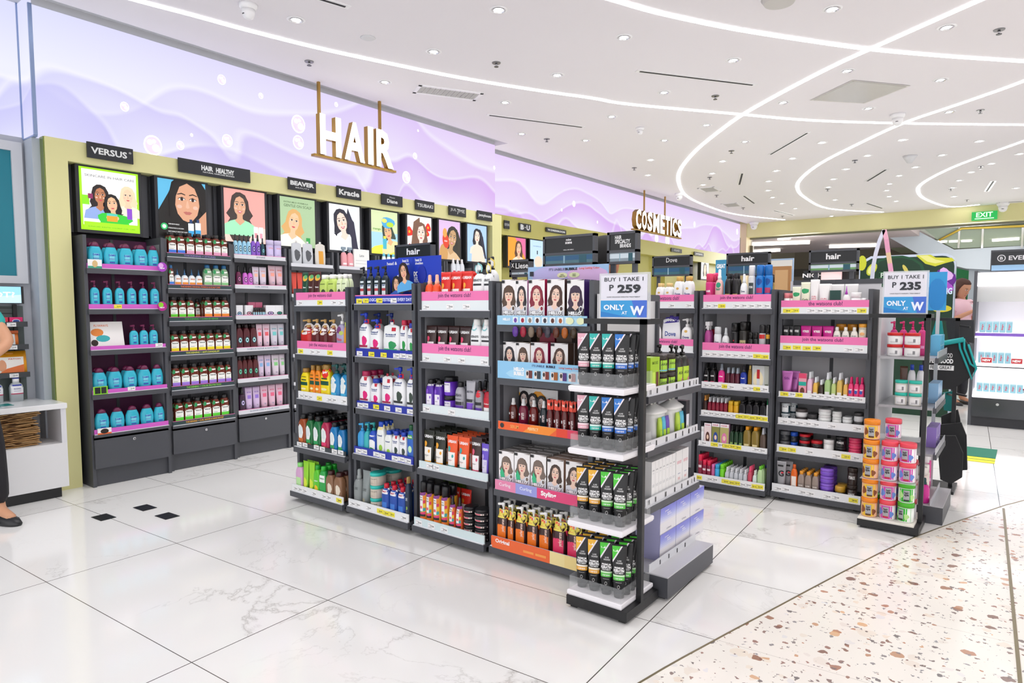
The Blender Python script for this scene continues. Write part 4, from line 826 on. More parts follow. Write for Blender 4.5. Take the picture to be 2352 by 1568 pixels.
# ================================================================== PRODUCTS
def mk_product(kind, w, d, h, body, cap='f4f4f4', style=None, r=.3, name=None, m=0, trans=0):
    """root mesh stands on z=0, front towards -y; returns (root mesh, [(part name, mesh)])"""
    bm_, cm = (M(body, r, m, 0, trans) if isinstance(body, str) else body), M(cap, .3) if isinstance(cap, str) else cap
    parts = []; b = MB(); rx, ry = w/2, d/2; c = MB(); secs = None; top = None
    if kind in ('bottle', 'pump', 'spray', 'dropper', 'sq', 'mist'):
        ch = {'bottle': .14, 'pump': .24, 'spray': .24, 'dropper': .3, 'sq': .13, 'mist': .26}[kind]; bh = h*(1-ch); e = 5 if kind == 'sq' else 3.2 if kind == 'pump' else 2.4
        nk = {'bottle': .42, 'pump': .3, 'spray': .34, 'dropper': .3, 'sq': .5, 'mist': .45}[kind]; nr = min(rx, ry)*1.0
        nx = max(rx*nk, .006); ny = min(nx, ry*.9)
        secs = [(0, rx*.9, ry*.9, e), (bh*.03, rx*.97, ry*.97, e), (bh*.12, rx, ry, e), (bh*.72, rx, ry, e), (bh*.86, rx*.9, ry*.9, e), (bh*.95, (rx+nx)*.5, (ry+ny)*.5, 2.2), (bh, nx, ny, 2)]
        b.loft(secs, bm_)
        if kind in ('bottle', 'sq'): c.loft([(bh-.001, nx*1.15, ny*1.15), (h*.985, nx*1.1, ny*1.1), (h, nx*.95, ny*.95)], cm, n=16); cn = 'cap'
        elif kind == 'pump':
            c.loft([(bh-.001, nx*1.1, nx*1.1), (bh+h*.07, nx*1.05, nx*1.05)], cm, n=14); c.loft([(bh+h*.07, .005, .005), (h*.93, .005, .005)], cm, n=8)
            c.loft([(h*.90, nx*.8, nx*.7), (h*.985, nx*.9, nx*.8), (h, nx*.7, nx*.6)], cm, n=12); c.bar((0, 0, h*.965), (-w*.42, -ry*.2, h*.95), .012, .010, cm); cn = 'pump_head'
        elif kind == 'spray':
            c.loft([(bh-.001, nx, nx), (bh+h*.05, nx*.9, nx*.9)], cm, n=12); c.box((-.006, -.006, bh+h*.04), (.006, .006, h*.9), cm); c.box((-w*.35, -.009, h*.88), (w*.3, .009, h), cm, .003); c.bar((-w*.1, 0, h*.9), (-w*.3, 0, h*.8), .008, .006, cm); cn = 'trigger_head'
        elif kind == 'dropper':
            c.loft([(bh-.001, nx*1.1, nx*1.1), (bh+h*.06, nx*1.1, nx*1.1), (bh+h*.12, nx*.6, nx*.6), (h, nx*.2, nx*.2)], cm, n=12); cn = 'dropper_cap'
        else:
            c.loft([(bh-.001, nx*1.05, nx*1.05), (bh+h*.08, nx, nx), (bh+h*.09, nx*.8, nx*.8), (h*.97, nx*.75, nx*.75), (h, nx*.5, nx*.5)], cm, n=14); cn = 'spray_cap'
        parts.append((cn, c))
    elif kind == 'oval':
        bh = h*.82; secs = [(0, rx*.55, ry*.6, 2.2), (bh*.06, rx*.72, ry*.8, 2.2), (bh*.25, rx*.93, ry, 2.2), (bh*.5, rx, ry, 2.2), (bh*.75, rx*.94, ry*.95, 2.2), (bh*.93, rx*.74, ry*.8, 2.2), (bh, rx*.62, ry*.7, 2.2)]
        b.loft(secs, bm_); c.loft([(bh, rx*.62, ry*.7), (bh+h*.07, rx*.58, ry*.66), (h*.96, rx*.42, ry*.5), (h, rx*.15, ry*.2)], cm); parts.append(('cap', c))
    elif kind == 'tube':
        ch = h*.1; secs = [(ch, rx*.74, ry, 2), (h*.35, rx*.82, ry*.9, 2.1), (h*.7, rx*.94, ry*.45, 2.4), (h*.93, rx, ry*.08, 3), (h, rx, ry*.06, 3)]
        b.loft(secs, bm_); c.loft([(0, rx*.66, ry*.92), (ch, rx*.70, ry*.97)], cm); parts.append(('cap', c))
    elif kind == 'jar':
        bh = h*.76; secs = [(0, rx*.9, ry*.9, 2), (h*.06, rx*.96, ry*.96, 2), (bh, rx*.96, ry*.96, 2)]; b.loft(secs, bm_, n=24); c.loft([(bh, rx, ry), (h*.97, rx, ry), (h, rx*.94, ry*.94)], cm, n=24); parts.append(('lid', c))
    elif kind == 'tin':
        bh = h*.6; secs = [(0, rx*.9, ry*.9, 2), (h*.15, rx, ry, 2), (bh, rx, ry, 2)]; b.loft(secs, bm_, n=24); c.loft([(bh, rx, ry), (h*.9, rx*.98, ry*.98), (h, rx*.88, ry*.88)], cm, n=24); parts.append(('lid', c))
    elif kind == 'can':
        bh = h*.76; secs = [(0, rx*.95, ry*.95, 2), (h*.02, rx, ry, 2), (bh*.95, rx, ry, 2), (bh, rx*.88, ry*.88, 2)]; b.loft(secs, bm_); c.loft([(bh, rx*.9, ry*.9), (h*.97, rx*.88, ry*.88), (h, rx*.78, ry*.78)], cm); parts.append(('cap', c))
    elif kind == 'box':
        b.box((-rx, -ry, 0), (rx, ry, h), bm_); secs = [(0, rx, ry, 40), (h, rx, ry, 40)]
    elif kind == 'pouch':
        secs = [(0, rx*.8, ry, 2.5), (h*.1, rx*.95, ry*.9, 2.5), (h*.5, rx, ry*.7, 2.5), (h*.88, rx*.9, ry*.2, 3), (h*.93, rx*.35, ry*.12, 3)]; b.loft(secs, bm_)
        c.loft([(h*.92, rx*.2, ry*.2), (h, rx*.2, ry*.2)], cm, n=10); parts.append(('cap', c))
    surf = secsurf(secs) if kind != 'box' else (lambda x, z: -ry)
    if style:
        it = style(w, h); l = MB(); deco(l, it, surf, step=.0002 if kind != 'box' else .00012, clip=None if kind != 'box' else (-w/2, 0, w/2, h)); 
        if l.f: parts.append(('label', l))
    nm = name or {'bottle': 'shampoo_bottle', 'pump': 'pump_bottle', 'spray': 'spray_bottle', 'dropper': 'dropper_bottle', 'sq': 'shampoo_bottle', 'mist': 'mist_bottle', 'oval': 'oval_bottle', 'tube': 'cream_tube', 'jar': 'cream_jar', 'tin': 'wax_tin', 'can': 'aerosol_can', 'box': 'product_box', 'pouch': 'refill_pouch'}[kind]
    return nm, b.mesh(nm), [(pn, pm.mesh(pn, pn != 'label')) for pn, pm in parts]
CATS = {'bottle': 'bottle', 'pump': 'bottle', 'spray': 'bottle', 'dropper': 'bottle', 'sq': 'bottle', 'mist': 'bottle', 'oval': 'bottle', 'tube': 'tube', 'jar': 'jar', 'tin': 'tin', 'can': 'aerosol can', 'box': 'box', 'pouch': 'pouch'}
SHN = ['top', 'second', 'third', 'fourth', 'fifth', 'sixth']
DIM = {}
CROP = [0, 0, 1]
def crop(x, y, s): CROP[:] = [x, y, s]
NW = ['one', 'two', 'three', 'four', 'five', 'six']
def mklabel(u, s, desc, n, rr, rows, t, tiers, shp):
    ct = u.cnt.get((s, desc, rr, t), 0); u.cnt[(s, desc, rr, t)] = ct+1
    od = ', %s from left' % ordn(ct) if n > 1 or ct else ''
    rw = '' if rows == 1 else ', row %s' % NW[rr]; tw = '' if tiers == 1 else ', tier %s' % NW[t]
    lab = desc+od+rw+tw+', '+shp+', '+u.ph
    if len(lab.split()) > 16: lab = desc+od.replace(' from left', '')+rw+tw+', '+shp+', '+u.ph
    if len(lab.split()) > 16: lab = desc+od.replace(' from left', '')+rw+tw+', '+shp.replace(' shelf', '')+', '+u.ph
    if len(lab.split()) > 16: print('LONG', len(lab.split()), lab)
    return lab
def run(u, s, kind, a, b_, n, top, desc, body, cap='f4f4f4', style=None, rows=1, tiers=1, fill=.94, dr=.62, r=.3, yo=.0, m=0, name=None, cat=None, rail=.023, gap=1.07, lift=0, tilt=0, rowcols=None, d=None, shn=None, tiersrow=None):
    """n items side by side between two columns of the photograph; top = height of the leftmost item's top"""
    pa, pb, pt = CROP[0]+a/CROP[2], CROP[0]+b_/CROP[2], CROP[1]+top/CROP[2]
    z, off, dep = u.sh[s][:3]; z += lift; y0 = off+rail+yo; yc = y0+.03
    for _ in range(3):
        x0, x1 = u.lx(pa, yc, z+.08), u.lx(pb, yc, z+.08); pitch = (x1-x0)/n; w = pitch*fill; dd = d or w*dr; yc = y0+dd/2
    h = (u.lz(pa+(pb-pa)/n*.5, pt, yc)-z)/tiers
    h = max(h, .02)
    zn = min([q[0] for q in u.sh if q[0] > z+.05 and u.sh[s][0] < q[0]] or [9])
    h0 = h*tiers
    if zn < 9 and z+h0 > zn-.042:
        h = (zn-.042-z)/tiers
    nm, rm, parts = mk_product(kind, w, min(dd, .05 if 'second' in u.ph else .042) if s == 0 and 'wall bay' in u.ph and 'leftmost' not in u.ph else dd, h, body, cap, style, r, name, m)
    shp = '%s shelf' % (shn or (SHN[s] if s < len(u.sh)-1 else 'lowest'))
    yb = u.D-.024 if u.D < .6 else 9
    if s == 0 and 'wall bay' in u.ph and 'leftmost' not in u.ph: yb = .12 if 'second' in u.ph else .079; dd = min(dd, .05 if 'second' in u.ph else .042)
    lo, hi = (.027, u.W-.031) if u.o is not None and not hasattr(u, 'open') else (-9, 9)
    occ = u.cnt.setdefault(('occ', s), []); jit = .0 if kind == 'box' else .03
    for rr in range(rows):
        for k in range(n):
            lx, ly, sx = x0+pitch*(k+.5), y0+dd/2+rr*dd*gap, 1.0
            if lx-w/2 < lo: lx = lo+w/2
            if lx+w/2 > hi: lx = hi-w/2
            a, b2 = lx-w/2, lx+w/2; bad = False
            for _ in range(4):
                hit = [q for q in occ if q[0] < b2-.001 and q[1] > a+.001 and q[2] < ly+dd/2-.0005 and q[3] > ly-dd/2+.0005 and q[4] < z+h0 and q[5] > z+.001]
                if not hit: break
                q = hit[0]; ovl = min(q[1], b2)-max(q[0], a)
                if rr == 0 and ovl < .42*(b2-a):
                    if q[0] < a: a = q[1]+.0008
                    else: b2 = q[0]-.0008
                elif rr == 0 and q[3]+dd+.002 < yb: ly = q[3]+dd/2+.001
                else: bad = True; break
            else: bad = bad or bool(hit)
            if bad or ly+dd/2 > yb+.002 or b2-a < .4*w:
                if rr == 0 and ly+dd/2 > yb+.002 and not bad and yb-dd > y0: ly = yb-dd/2
                else: continue
            sx = (b2-a)/w; lx = (a+b2)/2; nt = tiers if not tiersrow else tiersrow[k]; occ.append((a, b2, ly-dd/2, ly+dd/2, z, z+h*nt))
            for t in range(nt):
                lab = mklabel(u, s, desc, n, rr, rows, t, tiers, shp)
                o = link(nm, rm, None, u.world(lx, ly, z+t*(h+.0005)+.0006), u.rot+random.uniform(-jit, jit)*.7+tilt)
                if sx < .999: o.scale = (sx, 1, 1)
                tag(o, lab, cat or CATS[kind], '%s on the %s of the %s' % (desc.split(' with ')[0]+'s', shp, u.ph))
                for pn, pm in parts: link(pn, pm, o)
    return x0, x1, w, h
# --- reusable label designs: functions of (w, h) giving printed shapes
def lb(bg=None, txt=None, tc='333333', x=.36, z0=.15, z1=.6, band=None, bc='ff0000', dot=None, lines=3, lc='88888c', th=.07, tz=None, sub=None, art=None, bh=.07, tw=1.5):
    def f(w, h):
        it = []
        if bg: it.append(R(-w*x, h*z0, w*x, h*z1, bg))
        if band is not None:
            for bb, cc in (band if isinstance(band, list) else [(band, bc)]): it.append(R(-w*x, h*bb, w*x, h*(bb+bh), cc))
        for s, ax, az, rx, rz, cc in (art or []):
            it.append(P(blob(ax*w, az*h, rx*w, rz*h, 10, 1, .12 if s == 'b' else 0), cc) if s in 'bc' else R((ax-rx)*w, (az-rz)*h, (ax+rx)*w, (az+rz)*h, cc))
        if dot: it.append(P(blob(dot[0]*w, dot[1]*h, dot[2]*w, dot[2]*w), dot[3]))
        if txt: it.append(T(txt, 0, h*(tz or (z1-.1)), w*x*tw, h*th, tc, 0, .03))
        if sub: it.append(T(sub[0], 0, h*sub[1], w*x*1.4, h*.035, sub[2]))
        for k in range(lines): it.append(R(-w*x*.55, h*(z0+.06+.045*k), w*x*(.5-.12*k), h*(z0+.072+.045*k), lc))
        return it
    return f
def herbal(c):
    return lb('f2f4ee', 'Naturals', '55605a', .44, .04, .74, None, lines=0, tz=.5, th=.05, art=[('r', 0, .17, .44, .13, c), ('c', -.3, .72, .2, .085, '2f9a5a'), ('r', -.1, .34, .22, .008, '8a9a8a'), ('c', .2, .12, .1, .05, 'e8f0e0')])
def tubeL(tc, sub='ba7a8a', txt="NOT YOUR"):
    return lb(None, txt, tc, .36, .2, .8, None, lines=2, th=.05, tz=.8, lc='b0a8b8', art=[('r', 0, .62, .24, .07, sub), ('c', 0, .28, .08, .03, 'a898b8')])
crop(150, 520, 2.57)
TQ = '35b6d0'; MRN = '6a1c48'
vs = lb(None, 'DAMN', '3a3ab0', .3, .3, .62, None, tz=.52, th=.07, lines=0, sub=('RESIST', .38, '4a48b0'), art=[('r', 0, .45, .17, .12, '7ad0e4'), ('r', 0, .25, .18, .025, '3a4ab0')])
run(B1, 0, 'oval', 128, 570, 5, 90, 'turquoise oval shampoo bottle with maroon cap', TQ, MRN, vs, rows=2, dr=.55)
run(B1, 1, 'pump', 135, 560, 6, 318, 'turquoise pump bottle with maroon pump', TQ, MRN, vs, fill=.74, dr=.6)
run(B1, 2, 'pump', 375, 548, 3, 580, 'small turquoise pump bottle with maroon pump', TQ, MRN, vs, fill=.85, dr=.6)
run(B1, 3, 'oval', 155, 590, 5, 835, 'turquoise oval shampoo bottle with maroon cap', TQ, MRN, vs, rows=2, dr=.55)
run(B1, 4, 'oval', 168, 605, 5, 1076, 'turquoise oval shampoo bottle with maroon cap', TQ, MRN, vs, dr=.55)
BR = '6a2c1c'
def amber(s, a, b_, n, top, c, desc, **k): run(B2, s, 'sq', a, b_, n, top, desc, BR, '2c2a2c', herbal(c), rows=k.pop('rows', 2), dr=.6, r=.2, **k)
amber(0, 600, 705, 2, 32, '3f7ae0', 'amber bottle with blue and white label'); amber(0, 705, 965, 5, 40, 'e8a4c4', 'amber bottle with pink and white label')
run(B2, 1, 'dropper', 640, 808, 4, 250, 'small dropper bottle with orange and white label', 'dfe8ee', '2a5f8a', lb('f4f4f0', 'SERUM', 'd87a30', .42, .06, .6, .2, 'f09a3c', lines=0, bh=.14), dr=.7)
run(B2, 1, 'sq', 608, 640, 1, 228, 'amber bottle with bright blue label', BR, '3a78b0', herbal('3f8ae8'), dr=.6)
run(B2, 1, 'sq', 812, 965, 3, 222, 'pale green bottle with deep blue cap', '8aa888', '2a6a9c', herbal('8ac888'), dr=.6)
amber(2, 612, 760, 3, 415, '62d030', 'amber bottle with lime green label'); amber(2, 812, 968, 3, 415, 'ee8a30', 'amber bottle with orange label')
run(B2, 2, 'sq', 762, 800, 1, 428, 'amber bottle with brown label set further back', BR, '2c2a2c', herbal('c87a40'), yo=.06, dr=.6)
amber(3, 615, 975, 7, 615, 'f0e020', 'amber bottle with yellow label'); amber(4, 622, 990, 7, 815, 'a07ae0', 'amber bottle with purple label'); amber(5, 640, 1012, 7, 1020, '5cd83a', 'amber bottle with bright green label')
hx = lambda c, k='20303c': lb(None, None, 'ffffff', .4, .2, .7, None, lines=0, art=[('c', 0, .42, .34, .13, k), ('c', 0, .42, .24, .09, c), ('r', 0, .42, .1, .03, k)])
run(B3, 0, 'mist', 990, 1095, 4, 45, 'pale blue mist bottle with black cap', '9ccfe8', '28282c', hx('bfe8f8'), dr=.8); run(B3, 0, 'mist', 1095, 1150, 2, 48, 'purple mist bottle with black cap', '8a5ac8', '28282c', hx('b89af0'), dr=.8); run(B3, 0, 'mist', 1153, 1176, 1, 70, 'small dark teal mist bottle', '1f4a58', '1c1c20', hx('7ac8d0'), dr=.8)
run(B3, 0, 'jar', 1178, 1270, 2, 82, 'lilac cream jar', 'c8bce4', 'd0c6e8', lb(None, "N'RTURE", 'e89aa0', .36, .2, .7, lines=1), dr=1)
run(B3, 1, 'mist', 1005, 1038, 1, 232, 'deep plum hair oil bottle', '6a2048', '1e1e22', hx('c86aa0'), dr=.8); run(B3, 1, 'mist', 1045, 1105, 2, 240, 'orchid pink mist bottle with black cap', 'd06ad0', '26262a', hx('e8a0e8'), dr=.8)
run(B3, 1, 'tube', 1098, 1188, 2, 238, 'pale lavender cream tube', 'd8ccdc', 'e4dce8', tubeL('e8907a', 'f0b8a0')); run(B3, 1, 'tube', 1196, 1288, 2, 216, 'pale pink cream tube', 'ddbcc8', 'e8d0d8', tubeL('e8705a', 'f2a090'))
for k, (a, b_, c, d1) in enumerate([(1003, 1045, '9cc8e8', 'pale blue sachet box'), (1055, 1105, 'e8a8bc', 'pink sachet box'), (1175, 1235, 'c8b0e0', 'lilac sachet box'), (1240, 1300, '1f9a80', 'green sachet box')]):
    run(B3, 2, 'box', a, b_, 1, 465, d1, 'eef0f4', None, hx(c, '2a2a34'), dr=.4, yo=.022, name='sachet_box', cat='box')
    run(B3, 2, 'box', a, b_, 1, 520, d1.replace('sachet box', 'tray carton'), c, None, lb(None, 'MASK', 'ffffff', .4, .2, .8, lines=0, th=.3, tz=.5), dr=.12, name='tray_carton', cat='box')
run(B3, 2, 'mist', 1105, 1185, 6, 478, 'tiny brown ampoule bottle', '3a2a28', '1e1e22', lb('9ac8d8', None, lines=0), dr=.8, rows=2); run(B3, 2, 'box', 1075, 1160, 2, 447, 'small pastel sachet carton set behind', 'f07aa0', None, lb(None, 'HAIR', 'ffffff', .4, .2, .8, lines=0, th=.2, tz=.5), yo=.09, dr=.4, name='sachet_box', cat='box')
run(B3, 3, 'sq', 1005, 1128, 3, 578, 'maroon shampoo bottle with hexagon mark', '541a24', '2a1a1e', hx('a8dce0'), dr=.7, rows=2); run(B3, 3, 'tube', 1120, 1208, 2, 574, 'pink cream tube with red lettering', 'e4c4d4', 'eed8e2', tubeL('d84060', 'e8606a')); run(B3, 3, 'tube', 1208, 1300, 2, 570, 'mint-lettered pale tube', 'd0ccd8', 'e4e0e8', tubeL('4ab8c0', '70c8c8'))
run(B3, 4, 'sq', 1005, 1138, 4, 768, 'maroon shampoo bottle with green ring mark', '561c20', '2a1a1e', hx('6ac8a0'), dr=.7, rows=2); run(B3, 4, 'tube', 1132, 1215, 2, 758, 'lilac cream tube with blue panel', 'd8c4dc', 'e6dae8', tubeL('6a9ad8', '8ab4e4')); run(B3, 4, 'tube', 1216, 1310, 2, 748, 'lilac cream tube with green panel', 'dcd0dc', 'e6dae8', tubeL('5ab060', '8ad088'), rows=2)
run(B3, 5, 'mist', 1022, 1062, 1, 950, 'dark purple oil bottle', '3a1c38', '1e1a1e', hx('c8b8e8'), dr=.8); run(B3, 5, 'tube', 1060, 1150, 2, 948, 'lilac tube with violet lettering', 'd4bce0', 'e4d8ec', tubeL('7a4ac0', '9a7ad8'), rows=2); run(B3, 5, 'tube', 1150, 1330, 4, 936, 'rosy tube with pink panel', 'e4bcd0', 'f0d8e4', tubeL('e04a78', 'ec6a8c'), rows=2)
# ---- island, leftmost section
crop(640, 540, 4.3556)
tre = lambda c: lb(None, 'TREsemme', 'ffffff', .36, .2, .6, None, lines=2, lc=c, th=.04, tz=.55, art=[('c', 0, .82, .44, .09, 'e8b040'), ('c', .1, .86, .3, .06, '60b070'), ('c', 0, .22, .22, .06, '6a8a78')])
run(UA, 0, 'tube', 245, 300, 1, 372, 'dark green tube with gold tag', '1c4a34', '16181a', tre('8ac8a0')); run(UA, 0, 'tube', 302, 430, 2, 368, 'dark brown tube with gold tag', '4a1c18', '16181a', tre('e8c0a0'))
bc = lb(None, 'BUHAWI', '2a3a20', .38, .1, .8, None, lines=0, tz=.7, th=.03, art=[('c', .1, .42, .3, .12, '3a4a28'), ('c', -.05, .28, .3, .1, 'a8c858')])
run(UA, 0, 'sq', 430, 590, 2, 398, 'pale green bottle with white cap', 'bcd468', 'f6f6f2', bc, dr=.6, rows=2); run(UA, 0, 'sq', 592, 700, 2, 392, 'whitish green bottle with white cap', 'dce8c0', 'f8f8f4', bc, dr=.6, rows=2)
rd = lb(None, 'TSUBAKI', 'f0d8d0', .3, .1, .4, None, lines=2, lc='e8b8b0', th=.035, tz=.34, art=[('c', 0, .72, .5, .17, 'e4dcd8'), ('b', -.08, .72, .35, .1, '8a3a28'), ('c', -.3, .66, .2, .06, 'e8a038'), ('r', .1, .7, .25, .03, 'f6f2f2')])
run(UA, 1, 'pump', 235, 350, 1, 838, 'bright red pump bottle with round tag', 'c41a18', 'c8a060', rd, dr=.7); run(UA, 1, 'pump', 350, 600, 3, 838, 'dark red pump bottle with round tag', '5e1418', 'c8a060', rd, dr=.7)
run(UA, 1, 'pump', 600, 688, 1, 785, 'clear lilac pump bottle with white pump', 'a8a0c4', 'f4f4f4', lb(None, 'Fino', 'e04a5a', .36, .15, .5, lines=2, art=[('c', -.1, .62, .3, .08, '7a3a78'), ('c', .2, .55, .22, .05, 'b8c860')]), dr=.7); run(UA, 1, 'sq', 690, 735, 1, 872, 'amber honey bottle with lime tag', 'e09a28', 'c8d850', None)
cs = lambda: lb(None, 'CREAMSILK', '3a4a20', .4, .1, .7, None, lines=0, th=.03, tz=.72, art=[('r', 0, .62, .3, .02, '3a4a28'), ('r', 0, .50, .42, .055, '14503c'), ('c', -.05, .33, .32, .035, 'f4e8b0'), ('b', .05, .16, .36, .1, 'e8c020')])
run(UA, 2, 'sq', 242, 325, 1, 1328, 'yellow conditioner bottle with gold cap', 'f2dc18', 'a8803c', cs(), dr=.55); run(UA, 2, 'sq', 325, 432, 2, 1300, 'orange conditioner bottle with gold cap', 'f08a1c', 'a8803c', cs(), dr=.55, rows=2); run(UA, 2, 'sq', 434, 540, 1, 1292, 'yellow bottle with red half price sticker', 'f0d81c', 'a8803c', lambda w, h: cs()(w, h)+[C(.08*w, h*.78, w*.34, 'e42820'), T('50%', .08*w, h*.78, w*.5, h*.07, 'ffffff', 0, .05)], dr=.5, rows=2)
he = lambda c: lb(None, None, 'ffffff', .36, .1, .7, None, lines=0, art=[('b', -.1, .45, .32, .25, 'eef2f0'), ('r', -.1, .5, .18, .12, 'dfe8ea'), ('r', -.08, .22, .3, .05, c), ('b', .1, .1, .3, .07, 'c8704a')])
run(UA, 2, 'pump', 540, 735, 2, 1290, 'ocean blue pump bottle with dark teal pump', '1f88c0', '1c5a58', he('48b0dc'), dr=.6, rows=2)
crop(640, 880, 3.92)
for a, b_, c, dsc, top in [(190, 262, '9a4820', 'copper brown', 275), (262, 330, '1c6e3a', 'deep green', 290), (330, 402, '1c7040', 'emerald green', 300), (402, 478, 'b02a50', 'raspberry', 308), (478, 548, '1a7ab8', 'sea blue', 352), (548, 612, '1a72b0', 'cobalt blue', 380)]:
    run(UA, 3, 'sq', a, b_, 1, top, dsc+' shampoo bottle with black cap', c, '16181a', he({'9a4820': 'd07030', 'b02a50': 'e83a70'}.get(c, '30a860')), dr=.6, rows=5, r=.2)
run(UA, 3, 'bottle', 612, 655, 1, 305, 'dark navy bottle with gold cap', '252c3c', '8a6a38', lb(None, 'TREs', 'ffffff', .3, lines=2), dr=.6)
run(UA, 4, 'sq', 162, 225, 1, 712, 'pink and green slim bottle', 'd8a8d0', '8adc78', lb('b8e4a0', None, z0=.1, z1=.5, lines=2), dr=.5); run(UA, 4, 'tube', 225, 330, 2, 700, 'lime green slanted tube', '96d830', '78c020', lb(None, None, lines=0, art=[('b', 0, .3, .3, .2, 'd8e83c')]), dr=.5, rows=2)
run(UA, 4, 'sq', 325, 385, 1, 735, 'apple green bottle with green cap', '5ac828', '28a83a', lb(None, 'PALMOLIVE', 'ffffff', .4, lines=0, tz=.5, th=.04, art=[('b', 0, .25, .3, .12, 'f0c020')]), dr=.6, rows=3); run(UA, 4, 'sq', 382, 440, 1, 748, 'green bottle with white band', '2aa84c', '2cb838', lb('f4f8f4', 'PALMOLIVE', '1c7a3a', .42, .5, .72, lines=0, th=.05), dr=.6, rows=3)
run(UA, 4, 'sq', 440, 590, 2, 785, 'brown coconut bottle with maroon cap', '8a6448', '3e1c1c', lb(None, None, lines=0, art=[('b', .1, .4, .28, .2, 'e8dcc8'), ('r', 0, .15, .4, .1, '3a6a3a')]), dr=.6, rows=3); run(UA, 4, 'bottle', 592, 655, 1, 830, 'caramel bottle with clear cap', '8a5a34', 'c8c8c8', lb(None, None, lines=0, art=[('b', .1, .35, .35, .2, 'd8b890')]), dr=.6, rows=2)
# ---- second section
crop(640, 540, 4.3556)
hs = lambda c='e0207a', c2='a8284c': lb(None, 'head', '1c3a80', .4, .1, .7, None, lines=0, th=.045, tz=.66, sub=('shoulders', .61, '1c3a80'), art=[('b', .12, .36, .22, .12, c), ('r', 0, .24, .38, .025, c2), ('r', .16, .8, .12, .05, 'c8283c')])
hsg = hs('2a9a4a', '2a8048'); hsk = hs('3a4a40', '2c3030')
UBx = UB
run(UB, 0, 'pump', 820, 1110, 4, 318, 'black pump bottle with silver label', '15242a', '101418', lb('d4dfe4', 'shoulders', '20408a', .26, .1, .62, .35, 'b03a40', lines=2, tz=.5, th=.04), dr=.6, fill=.9)
run(UB, 1, 'pump', 820, 930, 1, 775, 'large white pump bottle with blue pump', 'f2f4f6', '2440c0', hs(), dr=.6); run(UB, 1, 'pump', 932, 1050, 1, 838, 'medium white pump bottle with blue pump', 'f0f2f4', '2444c8', hs(), dr=.6)
run(UB, 1, 'pump', 945, 1200, 2, 778, 'tall white pump bottle behind with blue pump', 'eef0f4', '22388c', hs(), dr=.6, yo=.09, fill=.75)
run(UB, 1, 'pouch', 1050, 1225, 1, 870, 'white refill pouch with green stripe', 'eff2f2', 'f4f4f4', hs('2a9a5a', '3cc070'), dr=.35); run(UB, 1, 'sq', 1225, 1300, 1, 850, 'white bottle with promo collar', 'eef0f2', 'c82848', hsg, dr=.55, rows=2); run(UB, 1, 'sq', 1300, 1375, 1, 880, 'short white bottle with blue cap', 'eef0f2', '2438a8', hsg, dr=.55, rows=2)
run(UB, 2, 'sq', 805, 915, 1, 1355, 'white shampoo bottle with promo collar', 'f2f2f4', 'b02454', hs(), dr=.5, rows=3); run(UB, 2, 'sq', 935, 1030, 1, 1435, 'short white shampoo bottle with blue cap', 'f0f0f4', '2440b0', hs(), dr=.5, rows=3); run(UB, 2, 'pouch', 1035, 1150, 1, 1382, 'white refill pouch with pink ribbon', 'f2f2f4', 'b02a3c', hs(), dr=.4, rows=2); run(UB, 2, 'pump', 1160, 1285, 1, 1318, 'large white pump bottle with dark bamboo print', 'f2f4f6', '2440c0', hsk, dr=.5); run(UB, 2, 'pump', 1290, 1378, 1, 1325, 'white pump bottle with round blue pump', 'f2f4f6', '2848c8', hsk, dr=.5)
crop(640, 880, 3.92)
run(UB, 3, 'pump', 715, 775, 1, 355, 'sky blue pump bottle', '3fa0dc', '3fa8e0', None, dr=.8, rows=2); run(UB, 3, 'pump', 772, 832, 1, 358, 'aqua pump bottle', '38b4b8', '30a8b0', None, dr=.8, rows=2); run(UB, 3, 'pump', 810, 895, 1, 350, 'white and blue pump bottle', '2850c0', '209898', lb('f2f4f6', 'shoulders', '1c3a80', .42, .05, .62, lines=0, tz=.52, th=.05, art=[('b', 0, .2, .3, .06, '2a9a4a')]), dr=.6)
run(UB, 3, 'sq', 895, 965, 1, 345, 'tall white bottle with green apple', 'eef2ee', '2450c0', lb(None, 'head', '1c3a80', .4, lines=0, tz=.62, th=.05, art=[('c', .1, .28, .25, .09, '9ad040'), ('r', 0, .85, .4, .07, 'e8d890')]), dr=.5, rows=3); run(UB, 3, 'sq', 965, 1030, 1, 425, 'short white bottle with green apple', 'eef2ee', '2450c0', lb(None, 'head', '1c3a80', .4, lines=0, tz=.62, th=.05, art=[('c', .1, .28, .25, .09, '9ad040')]), dr=.5, rows=3); run(UB, 3, 'sq', 1030, 1165, 2, 430, 'short white bottle with charcoal print', 'f0f2f4', '2444b8', hsk, dr=.5, rows=4); run(UB, 3, 'sq', 1180, 1240, 1, 378, 'blue and green bottle with dark green cap', '2a64c0', '1c5a34', lb(None, 'Palmolive', 'ffffff', .4, lines=0, tz=.7, th=.05, art=[('r', 0, .7, .45, .05, '4aa838'), ('c', 0, .38, .3, .09, 'c8f0c0')]), dr=.6, rows=2)
run(UB, 4, 'mist', 680, 750, 1, 768, 'tall grey shampoo bottle', '8a9090', '9aa0a0', lb(None, 'LUXE', '5a6060', .3, lines=2), dr=.9); run(UB, 4, 'tube', 752, 835, 1, 785, 'tall grey tube', '8c9494', '989e9e', lb(None, 'LUXE', '5a6060', .3, lines=2, lc='c8b070'), dr=.8, rows=2)
x = run(UB, 4, 'jar', 830, 945, 1, 795, 'cream jar with aqua lid', 'd8cfc0', '2cc4b8', lb('cfc4b4', 'LUXE', '8a8070', .45, .1, .65, lines=3, lc='b0a090'), tiers=3, dr=1)
